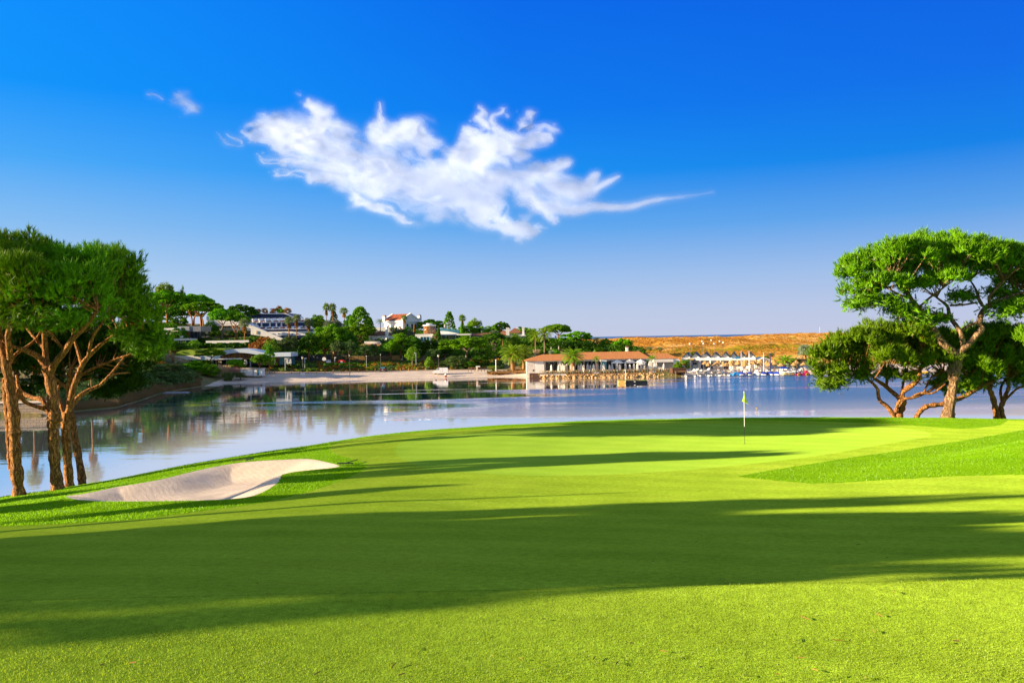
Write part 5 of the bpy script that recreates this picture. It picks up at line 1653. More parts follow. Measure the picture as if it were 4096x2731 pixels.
    ('D2', 2178, 1298, 92, 254, 1414, 'date_palm', 'palm', 'tall slender date palm behind the restaurant, right higher one', 'palm', 'trunk_grey'),
    ('D3', 1972, 1448, 54, 232, 1484, 'dwarf_palm', 'palm', 'low feather palm in the timber edged bed', 'palm', 'trunk_palm'),
    ('F4', 2082, 1454, 18, 231, 1484, 'dwarf_palm', 'palm', 'tiny palm between the two big date palm trunks', 'palm', 'trunk_palm'),
    ('W2', 2130, 1416, 70, 246, None, 'grey_shrub', 'shrub', 'grey shrub with pink plumes behind the restaurant corner', 'leaf_silver', 'trunk_grey'),
    ('G1', 2146, 1396, 34, 248, 1416, 'pampas_grass', 'grass clump', 'pink white plumes above the restaurant roof end', 'leaf_plume', 'trunk_grey'),
    ('G1', 2206, 1400, 26, 246, 1416, 'silver_shrub', 'shrub', 'silver grey shrub above the restaurant roof', 'leaf_silver', 'trunk_grey'),
    ('S1', 2222, 1392, 40, 250, None, 'green_bush', 'shrub', 'bright green bush beside the silver shrub above the roof', 'pine_far', 'trunk_grey'),
    ('B1', 2150, 1346, 80, 266, None, 'dark_tree', 'tree', 'dark tree behind the slender date palms', 'leaf_dark', 'trunk_grey'),
    ('B3', 2196, 1350, 70, 270, None, 'dark_tree', 'tree', 'dark tree right of the slender date palms', 'leaf_dark', 'trunk_grey'),
    ('U1', 2230, 1297, 112, 272, 1380, UP, PT, 'umbrella pine with bare orange branches on the dune edge', 'pine_far', 'trunk_far'),
    ('U4', 2310, 1325, 112, 268, 1388, UP, PT, 'domed umbrella pine right of the bare branched one', 'pine_far', 'trunk_far'),
    ('B2', 2345, 1362, 60, 262, None, 'dark_shrub', 'shrub', 'dark shrub right of the domed umbrella pine', 'leaf_dark', 'trunk_grey'),
    ('D2', 2386, 1342, 56, 258, 1398, 'date_palm', 'palm', 'dark date palm on the dune above the restaurant roof', 'leaf_grey', 'trunk_palm'),
    ('U4', 2424, 1354, 46, 268, 1404, UP, PT, 'small round pine right of the date palm on the dune', 'pine_far', 'trunk_grey'),
    ('B1', 2494, 1352, 80, 262, 1412, 'round_pine', PT, 'dark round pine above the restaurant chimney', 'pine_far', 'trunk_far'),
    ('B3', 2462, 1362, 40, 264, 1410, 'round_pine', PT, 'narrow pine left of the dark round pine above the restaurant', 'leaf_dark', 'trunk_far'),
    ('B2', 2384, 1384, 70, 256, None, 'dark_shrub', 'shrub', 'dark shrub mass on the dune edge above the roof ridge', 'leaf_dark', 'trunk_grey'),
    ('B1', 2290, 1376, 80, 258, None, 'dark_shrub', 'shrub', 'dark hedge like shrub under the domed umbrella pine', 'leaf_dark', 'trunk_grey'),
    ('S1', 2476, 1398, 26, 256, 1414, 'round_bush', 'shrub', 'small yellow green bush on the slope above the roof', 'leaf_light', 'trunk_grey'),
    ('D1', 2293, 1378, 116, 216, 1478, 'date_palm', 'palm', 'date palm growing through the restaurant terrace', 'palm', 'trunk_palm'),
    ('Q1', 2385, 1418, 42, 213, 1486, 'feather_palm', 'palm', 'left small bright palm in a white planter on the terrace', 'leaf_light', 'trunk_grey'),
    ('Q1', 2609, 1412, 50, 213, 1486, 'feather_palm', 'palm', 'right small bright palm in a white planter on the terrace', 'leaf_light', 'trunk_grey'),
    ('F4', 2556, 1396, 24, 240, 1416, 'agave', 'plant', 'leftmost spiky plant behind the restaurant roof', 'fan_palm', 'trunk_palm'),
    ('F4', 2598, 1384, 30, 240, 1424, 'banana_plant', 'plant', 'middle spiky plant behind the restaurant roof', 'fan_palm', 'trunk_palm'),
    ('F4', 2641, 1386, 30, 240, 1424, 'banana_plant', 'plant', 'rightmost spiky plant behind the restaurant roof', 'fan_palm', 'trunk_palm'),
    ('S1', 2712, 1440, 36, 213, 1482, 'planter_shrub', 'shrub', 'leafy shrub left in the timber planter by the terrace', 'pine_far', 'trunk_grey'),
    ('F4', 2735, 1438, 34, 212, 1480, 'planter_palm', 'palm', 'small bright tree in the timber planter by the terrace', 'leaf_light', 'trunk_palm'),
    ('S2', 2752, 1436, 30, 213, 1482, 'planter_shrub', 'shrub', 'bushy green shrub right in the timber planter', 'leaf_light', 'trunk_grey'),
    ('S1', 2777, 1404, 36, 244, 1424, 'dark_bush', 'shrub', 'dark bush behind the first boathouse gables', 'leaf_dark', 'trunk_grey'),
    ('S2', 3036, 1424, 28, 240, 1440, 'dune_bush', 'shrub', 'light green bush right of the boathouse roofs', 'leaf_light', 'trunk_grey'),
    ('F4', 3086, 1410, 34, 238, 1440, 'banana_plant', 'plant', 'banana plant behind the small white cabin', 'fan_palm', 'trunk_palm'),
    ('S1', 3066, 1420, 28, 239, 1440, 'dark_bush', 'shrub', 'dark bush left of the banana plant behind the cabin', 'leaf_dark', 'trunk_grey'),
    ('D3', 3142, 1394, 104, 222, 1466, 'date_palm', 'palm', 'low bushy date palm among the thatched parasols', 'palm', 'trunk_palm'),
    ('D3', 3180, 1410, 66, 224, 1466, 'date_palm', 'palm', 'shaded date palm right of the low bushy one', 'palm', 'trunk_palm'),
    ('F3', 3222, 1368, 72, 228, 1450, 'silver_palm', 'palm', 'silvery palm on a short red trunk left of the near pines', 'leaf_silver', 'trunk_palm'),
    ('S2', 3180, 1350, 34, 420, 1370, 'dune_bush', 'shrub', 'lone green bush beside the bare sand patch on the dune', 'leaf_light', 'trunk_grey'),
    ('W2', 4220, 1330, 330, 120, 1530, 'willow', 'tree', 'bright willow beyond the right edge, seen as a green reflection', 'leaf_light', 'trunk_grey'),
]
for row in TREES:
    kind, px, top, w, Y, base, nm, cat, lab, leaf, bark = row
    plant(kind, px, top, w, Y, base, nm, cat, lab, leaf, bark)

# the green mass between the single trees
def scrub():
    rng = np.random.default_rng(88)
    C, Rr = [], []
    for i in range(1500):
        px = rng.uniform(560, 2560); u = uv(px, 1400)[0]
        ysh = np.interp(u, _su, _sy)
        s = rng.uniform(40, 118) if px < 2130 else rng.uniform(40, 62)
        Y = ysh + s
        if 820 < px < 1240 and Y > 285:
            continue
        if 640 < px < 1170 and Y < 262:
            continue
        if 1300 < px < 1620 and Y < 268:
            continue
        x = u * Y
        r = rng.uniform(1.0, 2.6)
        C.append((x, Y, fz(x, Y) + r * .5)); Rr.append(r)
    V, F = leaves(np.array(C), np.array(Rr), 110, .5, rng, .3, .8)
    struct(link('hillside_scrub', mesh_np('hillside_scrub', V, F), MAT['leaf_scrub']), 'stuff', 'dark evergreen undergrowth filling the gaps between the trees of the far hillside')
    # flower beds on the garden bank behind the promenade
    for nm, leaf, sd, n, lab in (('garden_shrubs', 'leaf_grey', 5, 420, 'low green planting on the garden bank behind the promenade'), ('orange_shrubs', 'leaf_autumn', 6, 330, 'orange and rust flowering shrubs on the garden bank'), ('light_shrubs', 'leaf_light', 8, 260, 'light green low shrubs on the garden bank')):
        rng = np.random.default_rng(sd)
        C, Rr = [], []
        while len(C) < n:
            px = rng.uniform(1080, 2010); u = uv(px, 1400)[0]
            s = rng.uniform(19.5, 36)
            k = vnoise(px / 46, s / 5, 3)
            if nm == 'orange_shrubs' and k < .5: continue
            if nm == 'garden_shrubs' and k > .62: continue
            Y = np.interp(u, _su, _sy) + s; x = u * Y
            r = rng.uniform(.35, .8)
            C.append((x, Y, fz(x, Y) + r * .4)); Rr.append(r)
        V, F = leaves(np.array(C), np.array(Rr), 46, .34, rng, .3, .9)
        struct(link(nm, mesh_np(nm, V, F), MAT[leaf]), 'stuff', lab)
    rng = np.random.default_rng(14)
    C, Rr = [], []
    for i in range(520):
        px = rng.uniform(150, 800); u = uv(px, 1500)[0]
        s = rng.uniform(5.0, 34) if not 470 < px < 640 else rng.uniform(11, 34)
        Y = np.interp(u, _su, _sy) + s; x = u * Y
        r = rng.uniform(.5, 1.5)
        C.append((x, Y, fz(x, Y) + r * .3)); Rr.append(r)
    V, F = leaves(np.array(C), np.array(Rr), 60, .5, rng, .3, .8)
    struct(link('bank_shrubs', mesh_np('bank_shrubs', V, F), MAT['leaf_grey']), 'stuff', 'grey green low shrubs covering the left bank above the water')
    # dry grass on the left bank
    rng = np.random.default_rng(9)
    px = rng.uniform(180, 800, 70000); s = rng.uniform(.8, 22, 70000)
    u = (px - 2048) / FPX; Y = np.interp(u, _su, _sy) + s; x = u * Y
    z = far_z(x, Y)
    p = np.stack([x, Y, z], 1); h = rng.uniform(.35, .95, len(x))[:, None]
    t = p + (rng.normal(size=p.shape) * .2 + np.array([0, 0, 1])) * h
    sd = np.array([.05, 0, 0])
    V = np.stack([p - sd, p + sd, t], 1).reshape(-1, 3)
    struct(link('bank_grass', mesh_np('bank_grass', V, np.arange(len(V)).reshape(-1, 3)), FM('dry_bank_grass', (.20, .12, .04), (.34, .20, .08), nscale=.2)), 'stuff', 'dry reddish grass on the left bank above the water')


scrub()


def dune_scrub():
    rng = np.random.default_rng(19)
    for nm, leaf, n, y0, y1, lab in (('dune_grass_tufts', 'dune_tuft', 9000, 24, 330, 'dry golden grass tufts covering the dunes'), ('dune_scrub', 'dune_green', 900, 24, 250, 'olive green low scrub dotted over the dunes')):
        C, Rr = [], []
        while len(C) < n:
            px = rng.uniform(2440, 4300); u = uv(px, 1400)[0]
            s = y0 + (y1 - y0) * rng.random() ** .8
            Y = np.interp(u, _su, _sy) + s; x = u * Y
            if vnoise(x * .06, Y * .04, 41) < rng.uniform(.15, .75):
                continue
            if s < 60 and px < 2740:
                continue
            r = rng.uniform(.2, .5)
            C.append((x, Y, fz(x, Y) + r * .1)); Rr.append(r)
        V, F = leaves(np.array(C), np.array(Rr), 26, .26, rng, .3, .5)
        struct(link(nm, mesh_np(nm, V, F), MAT[leaf]), 'stuff', lab)


MAT['dune_tuft'] = FM('dune_tuft_grass', (.46, .21, .035), (.70, .38, .09), trans=.35, nscale=.05, spec=.01)
MAT['dune_green'] = FM('dune_scrub_leaves', (.22, .17, .02), (.36, .30, .03), trans=.25, nscale=.05, spec=.01)
dune_scrub()


def hedge(px0, px1, top, bottom, Y, label, leaf='leaf_dark', depth=1.6, name='hedge'):
    a = P(px0, bottom, Y); b = P(px1, bottom, Y); t = P((px0 + px1) / 2, top, Y)
    h = t.z - a.z; L = b.x - a.x
    rng = np.random.default_rng(int(px0))
    n = int(L * h * 2.2)
    C = np.stack([rng.uniform(0, L, n), rng.uniform(-.5, .5, n) * depth, rng.uniform(.1, .93, n) * h], 1)
    V, F = leaves(C, .5, 40, .42, rng, .3)
    V[:, 2] = np.minimum(V[:, 2], h * rng.uniform(.97, 1.04, len(V)))
    o = link(name, mesh_np(name, V, F), MAT[leaf])
    o.location = a
    tag(o, label, 'hedge')


hedge(726, 1010, 1371, 1394, 256, 'long clipped dark hedge above the turf roof')
hedge(1020, 1118, 1374, 1400, 252, 'clipped hedge topped with yellow flowers under the orange mound')
hedge(1108, 1186, 1402, 1426, 250, 'dark hedge behind the flat roofed end of the clubhouse')
hedge(1150, 1440, 1452, 1462, 240, 'low clipped hedge in front of the play area')
hedge(720, 830, 1328, 1349, 282, 'reddish hedge on the bank under the hotel', 'leaf_red')
hedge(830, 985, 1325, 1346, 285, 'dark purple hedge behind the straight trunked pine', 'leaf_dark')
hedge(2180, 2400, 1378, 1392, 255, 'long dark hedge on the edge of the dune behind the roof')
hedge(1966, 2010, 1414, 1424, 248, 'small clipped hedge left of the date palms', 'leaf_light')

# ------------------------------------------------------------------ pines outside the frame whose long shadows reach into the scene
SH = [  # x, y, height, crown width, kind
    (-25.0, 2.7, 8.0, 4.0, 'T1'), (-34.0, 4.4, 9.5, 3.4, 'U2'), (-29.0, 6.0, 8.0, 3.2, 'U3'), (-41.0, 2.3, 10.5, 4.4, 'T2'), (-21.0, 4.4, 6.4, 3.6, 'T2'), (-47.0, 5.6, 11.5, 4.4, 'U1'),
    (-18.0, 3.6, 5.6, 3.0, 'T1'), (-30.0, 3.6, 9.0, 3.6, 'T2'), (-37.0, 3.6, 10.0, 3.4, 'T1'), (-26.0, 3.9, 6.2, 2.2, 'C1'), (-16.5, 4.2, 4.4, 2.6, 'T1'),
    (-24.0, 9.0, 7.6, 4.2, 'U1'), (-36.0, 8.2, 10.0, 3.6, 'U4'), (-19.5, 7.4, 5.0, 3.4, 'B1'), (-28.0, 11.9, 6.4, 2.6, 'T1'), (-18.0, 10.2, 4.2, 3.0, 'B2'),
    (-42.0, 9.9, 12.5, 3.0, 'U4'), (-22.5, 16.6, 2.7, 3.2, 'B1'), (-27.0, 16.0, 7.4, .5, 'K1'), (-23.5, 13.4, 5.0, 2.8, 'C1'),
    (-31.0, 18.2, 7.6, 1.6, 'U1'), (-31.0, 23.6, 11.5, 4.0, 'U2'), (-40.0, 21.4, 9.0, 2.4, 'C1'), (-31.0, 30.2, 5.2, 5.0, 'B3'), (-42, 28, 8.0, 3, 'C1'), (-25, 24.6, 4.6, 5.6, 'B2'),
    (-37, 38.5, 13.0, 8.0, 'U4'), (-34, 41.0, 9.0, 6.0, 'B1')]  # last two are added, unseen, to shade the rear pine of the left group
for i, (x, y, h, w, kd) in enumerate(SH):
    z = float(near_z(np.array([x]), np.array([y]))[0])
    crown, trunk, ex = PROTO[kd]
    root = thing('shadow_pine', 'pine outside the left picture edge that throws a long shadow into the scene', PT, (x, y, z), i * 1.3, 'shadow casting pines left of the picture')
    root.scale = (w, w, h)
    link('crown', crown, MAT['pine_far'], root); link('trunk', trunk, MAT['trunk_far'], root)
# ================================================================== buildings of the far shore
MAT['wall'] = M('white_render', (.86, .84, .81), (.80, .78, .75), scale=.5, rough=.85, spec=.2)
MAT['cream'] = M('cream_render', (.72, .60, .44), (.64, .52, .38), scale=.5, rough=.85, spec=.2)
MAT['rough_wall'] = M('rough_cast_wall', (.78, .72, .66), (.60, .52, .46), scale=1.6, rough=.9, bump=.8, bscale=4, bdist=.08)
MAT['pane'] = M('dark_window_glass', (.015, .02, .028), (.04, .05, .06), scale=.6, rough=.08, spec=.6)
MAT['blue_pane'] = M('blue_window_glass', (.04, .16, .22), (.09, .26, .34), scale=.5, rough=.1, spec=.6)
MAT['amber_pane'] = M('amber_interior_glass', (.16, .06, .02), (.34, .17, .05), scale=.45, rough=.15, spec=.5)
MAT['band'] = M('dark_blue_facade', (.014, .035, .11), (.035, .07, .18), scale=.25, rough=.3, spec=.5)
MAT['brown'] = M('brown_brick', (.28, .15, .09), (.20, .10, .06), scale=3, rough=.9)
MAT['grey'] = M('grey_cladding', (.34, .36, .38), (.28, .30, .32), scale=.5, rough=.6)
MAT['tile'] = tile_mat('clay_tiles', (.70, .31, .11), (.52, .21, .075), .55)
MAT['tile_brown'] = tile_mat('old_brown_tiles', (.36, .16, .09), (.22, .10, .06), .5)
MAT['tile_red'] = tile_mat('red_tiles', (.58, .17, .06), (.44, .12, .05), .5)
MAT['turf'] = M('turf_roof', (.16, .26, .02), (.26, .36, .04), scale=.5, rough=.95, bump=.6, bscale=3, bdist=.1)
MAT['fascia_blue'] = M('pale_metal_roof', (.62, .70, .80), (.56, .65, .76), scale=.3, rough=.5)
MAT['awning'] = M('white_awning', (.84, .80, .74), (.78, .74, .68), scale=.5, rough=.8)
MAT['green_roof'] = M('dark_green_sheet', (.012, .028, .024), (.02, .04, .034), scale=.6, rough=.5)
MAT['steel'] = M('steel', (.35, .35, .36), (.28, .28, .30), scale=2, rough=.4, metallic=.6)
MAT['rail'] = M('dark_rail', (.05, .05, .055), (.08, .08, .08), scale=2, rough=.5)
MAT['deck'] = M('deck_boards', (.42, .24, .12), (.30, .16, .08), scale=1.2, rough=.85, stretch=(1, .1, 1))
MAT['brick'] = brick_mat('stone_blocks', (.46, .34, .22), (.34, .27, .21), (.08, .06, .04), .95, .42)
MAT['gold_wall'] = brick_mat('golden_stone', (.72, .46, .16), (.62, .36, .12), (.45, .28, .10), .9, .4)
MAT['blue_paint'] = M('blue_paint', (.03, .16, .34), (.02, .12, .28), scale=1, rough=.45)
MAT['navy'] = M('navy_paint', (.01, .02, .10), (.015, .03, .13), scale=1, rough=.4)
MAT['yellow'] = M('yellow_paint', (.75, .48, .03), (.68, .42, .02), scale=1, rough=.5)
MAT['timber_gold'] = M('golden_timber', (.62, .36, .09), (.46, .25, .06), scale=1.5, rough=.8)
MAT['cloth'] = FM('parasol_cloth', (.84, .80, .76), (.88, .85, .81), trans=.25, nscale=.5, spec=.01)


def bld(name, label, cat, px, py, Y, group=None, rz=0.0):
    r = thing(name, label, cat, P(px, py, Y), rz, group)
    return r


def wp(root, poly, Y, depth, mb=None):
    """outline given by photograph pixels at distance Y, with real depth behind it"""
    mb = mb or MB()
    o = root.location
    pts = [P(a, b, Y) - o for a, b in poly]
    return mb.prism([(p.x, p.z) for p in pts], Y - o.y, Y - o.y + depth)


def wb(root, a, b, t, u, Y, depth, mb=None):
    """upright box: px a..b, py t (top)..u (bottom)"""
    m = (a + b) / 2
    k = Y / FPX; o = root.location
    c0 = P(m, t, Y) - o; c1 = P(m, u, Y) - o
    w = (b - a) * k / 2
    return (mb or MB()).box(c0.x - w, c0.x + w, Y - o.y, Y - o.y + depth, c1.z, c0.z)


def part(mb, name, m, root, smooth=False):
    return mb.build(name, MAT[m], root, smooth)


# ------------------------------------------------------------------ terraced hotel
def hotel():
    r = bld('terraced_hotel', 'white terraced hotel with dark blue glass bands stepping up the left hill', 'hotel', 1080, 1352, 300)
    for (a, b, t, u, Y, d, nm) in ((985, 1170, 1255.5, 1271, 333, 14, 'top'), (1003, 1214, 1290, 1306, 320, 14, 'mid'), (1034, 1262, 1316, 1326, 310, 12, 'low'), (1110, 1262, 1341, 1352, 301, 10, 'base')):
        bd = part(wb(r, a, b, t, u, Y, d), 'window_band', 'band', r)
        mb = MB()
        n = int((b - a) / 9)
        for i in range(n + 1):
            x = a + (b - a) * i / n
            wb(r, x - .5, x + .5, t, u, Y - .12, .14, mb)
        part(mb, 'window_frame', 'navy', bd)
    part(wp(r, [(1010, 1255.6), (1011, 1252.5), (1142, 1252.8), (1172, 1265), (1222, 1286), (1222, 1290), (1170, 1269), (1140, 1256)], 331.5, 17), 'roof_edge', 'wall', r)
    # sloping white balcony fronts with divider fins
    def balcony(a, b, t, u, Y, n, rise):
        o = r.location; k = Y / FPX
        mid = (a + b) / 2
        z1 = (P(mid, t, Y) - o).z; z0 = (P(mid, u, Y) - o).z
        x0 = (P(a, u, Y) - o).x; x1 = (P(b, u, Y) - o).x; y = Y - o.y
        zm = z0 + (z1 - z0) * .48
        mb = MB().add([(x0, y, z0), (x1, y, z0), (x1, y + 4, zm), (x0, y + 4, zm), (x0, y + 11, z0), (x1, y + 11, z0)], [(0, 1, 2, 3), (3, 2, 5, 4), (0, 4, 5, 1), (0, 3, 4), (1, 5, 2)])
        part(mb, 'balcony_front', 'wall', r)
        for i in range(n + 1):
            x = x0 + (x1 - x0) * i / n
            s = (x1 - x0) / n
            mb = MB()
            # fin: a slanted blade leaning sideways, as on the photograph
            w = .30
            xb = x - s * .45
            vs = [(x, y - .1, z0), (x + w, y - .1, z0), (xb + w, y + 7.5, z1), (xb, y + 7.5, z1), (x, y + 9, z0), (x + w, y + 9, z0), (xb + w - s * .15, y + 3.2, z1 - (z1 - z0) * .18), (xb - s * .15, y + 3.2, z1 - (z1 - z0) * .18)]
            mb.add(vs, [(0, 1, 6, 7), (7, 6, 2, 3), (3, 2, 5, 4), (0, 7, 3, 4), (1, 5, 2, 6)])
            part(mb, 'balcony_divider', 'wall', r)
            if i < n:
                C = np.array([[x + s * (.25 + .5 * j / 5), y - .15, z0 + .35] for j in range(6)])
                V, F = leaves(C, .32, 18, .32, np.random.default_rng(i), .3)
                link('planter_flowers', mesh_np('planter_flowers', V, F), MAT['leaf_red'], r)
    balcony(986, 1222, 1269, 1289, 321.5, 9, 1)
    balcony(1010, 1226, 1303.5, 1315.5, 310.5, 8, 1)
    part(wb(r, 1003, 1226, 1288.6, 1290.6, 319.6, 12), 'terrace_slab', 'wall', r)
    part(wb(r, 1030, 1262, 1315, 1317, 309.4, 10), 'terrace_slab', 'wall', r)
    part(wb(r, 1040, 1262, 1325.5, 1341.5, 302, 7), 'lower_parapet', 'wall', r)
    for x in (1086, 1111, 1150, 1165, 1184):
        part(wb(r, x, x + 6, 1333, 1337, 301.8, .2), 'parapet_opening', 'band', r)
    part(wp(r, [(1003, 1303), (1012, 1303), (1134, 1355), (1122, 1362), (1060, 1346), (1003, 1338)], 299, 1.2), 'stair_wall', 'wall', r)
    part(wb(r, 1022, 1029, 1323, 1336, 298.8, .3), 'door', 'cream', r)
    # left wing: a long sloping white gable with a railed terrace
    part(wp(r, [(826, 1322), (826, 1263), (846, 1250), (872, 1261), (1003, 1300), (1003, 1322)], 308, 10), 'left_wing_wall', 'wall', r)
    part(wb(r, 830, 935, 1303, 1306, 302, 6), 'terrace_slab', 'dark_wood', r)
    part(wb(r, 832, 930, 1307, 1319, 304, 4), 'terrace_wall', 'wall', r)
    for i in range(6):
        part(wb(r, 840 + i * 15, 843 + i * 15, 1306, 1311, 303.7, .3), 'wall_bracket', 'dark_wood', r)
    mb = MB()
    for i in range(17):
        wb(r, 832 + i * 6, 832.6 + i * 6, 1294, 1303, 302.2, .06, mb)
    wb(r, 832, 929, 1293.5, 1294.5, 302.2, .08, mb)
    part(mb, 'railing', 'rail', r)


hotel()


# ------------------------------------------------------------------ grey terraced villa
def grey_villa():
    r = bld('terraced_villa', 'grey and white flat roofed villa on the left hill below the umbrella pines', 'villa', 728, 1383, 262)
    part(wb(r, 710, 757, 1305, 1326, 266, 9), 'upper_wall', 'grey', r)
    part(wb(r, 757, 803, 1304.5, 1326, 266.2, 9), 'side_wall', 'steel', r)
    part(wb(r, 722, 760, 1326, 1353, 266.4, 8), 'window', 'amber_pane', r)
    part(wb(r, 760, 803, 1326, 1353, 266.5, 8), 'window', 'pane', r)
    mb = MB()
    for x in (722, 735, 748, 761, 775, 789, 802):
        wb(r, x, x + 1.2, 1326, 1353, 266, .3, mb)
    part(mb, 'window_frame', 'rail', r)
    part(wb(r, 655, 696, 1312, 1352, 263, 10), 'left_block', 'wall', r)
    part(wb(r, 657, 693, 1320, 1330, 262.8, .3), 'window', 'pane', r)
    part(wp(r, [(672, 1324), (718, 1321), (718, 1324), (672, 1327)], 261, 5), 'canopy', 'cream', r)
    part(wb(r, 718, 722, 1311, 1354, 261.5, 1), 'pier', 'wall', r)
    part(wb(r, 722, 731, 1342, 1357, 260.5, 3), 'low_pier', 'wall', r)
    part(wb(r, 640, 752, 1354, 1362, 259, 8), 'terrace_slab', 'wall', r)
    part(wb(r, 700, 742, 1362, 1384, 260, 6), 'ground_window', 'pane', r)
    mb = MB()
    for x in (702, 712, 722, 732, 741):
        wb(r, x, x + 1.5, 1362, 1384, 259.7, .3, mb)
    part(mb, 'window_frame', 'wall', r)
    part(wb(r, 655, 700, 1362, 1384, 260.3, 6), 'ground_wall', 'wall', r)
    part(wb(r, 838 - 15, 995, 1361.5, 1372, 258, .6), 'garden_wall', 'wall', r)


grey_villa()


# ------------------------------------------------------------------ clubhouse under a turf roof
def clubhouse():
    r = bld('clubhouse', 'low clubhouse with turf covered roof, arched pale roof edge and white awning', 'clubhouse', 900, 1462, 243)
    part(wb(r, 640, 802, 1423, 1440, 238, 1.6), 'awning', 'awning', r)
    part(wb(r, 640, 850, 1440, 1463, 243, 6), 'open_front', 'pane', r)
    for x in (690, 722, 758, 800, 845):
        part(wb(r, x, x + 2, 1440, 1463, 238.6, .3), 'column', 'wall', r)
    part(wp(r, [(684, 1424), (700, 1411), (728, 1401), (770, 1396), (880, 1392), (900, 1396), (890, 1412), (874, 1424)], 240, 9), 'turf_roof', 'turf', r)
    part(wp(r, [(800, 1424), (876, 1424), (876, 1440), (800, 1440)], 238.2, 1.4), 'awning_return', 'fascia_blue', r)
    # arched roof edge
    N = 16
    top = [(872 + (1062 - 872) * i / N, 1410 - 16.5 * math.sin(math.pi * (i / N) ** .85) + 2 * i / N) for i in range(N + 1)]
    bot = [(876 + (1056 - 876) * i / N, 1424 - 14 * math.sin(math.pi * (i / N) ** .9) + 1 * i / N) for i in range(N + 1)]
    part(wp(r, top + bot[::-1], 238.5, 9), 'arched_roof', 'fascia_blue', r)
    win = part(wp(r, [(x, y + .2) for x, y in bot] + [(1052, 1434), (880, 1434)], 240, 7), 'clerestory_window', 'amber_pane', r)
    mb = MB()
    for i in range(1, N):
        x, y = bot[i]
        wb(r, x - .7, x + .7, y, 1434, 239.8, .25, mb)
    part(mb, 'window_frame', 'rail', win)
    part(wb(r, 846, 962, 1433.5, 1438, 238, 3), 'entrance_canopy', 'wall', r)
    part(wb(r, 846, 1060, 1438, 1462, 241.5, 6), 'glass_front', 'pane', r)
    for x in (862, 872, 880):
        part(wb(r, x, x + 6, 1441, 1460, 241.2, .3), 'lit_doorway', 'cream', r)
    for x in (850, 905, 960, 1000, 1040):
        part(wb(r, x, x + 1.6, 1438, 1462, 241, .3), 'column', 'wall', r)
    # flat right wing
    part(wb(r, 1086, 1163, 1410.5, 1426, 238, 8), 'flat_roof', 'fascia_blue', r)
    part(wb(r, 1060, 1118, 1426, 1460, 242, 5), 'timber_wall', 'amber_pane', r)
    part(wb(r, 1118, 1161, 1426, 1458, 241, 5), 'glass_wall', 'blue_pane', r)
    part(wb(r, 1146, 1158, 1430, 1454, 240.7, .3), 'door', 'wall', r)


clubhouse()


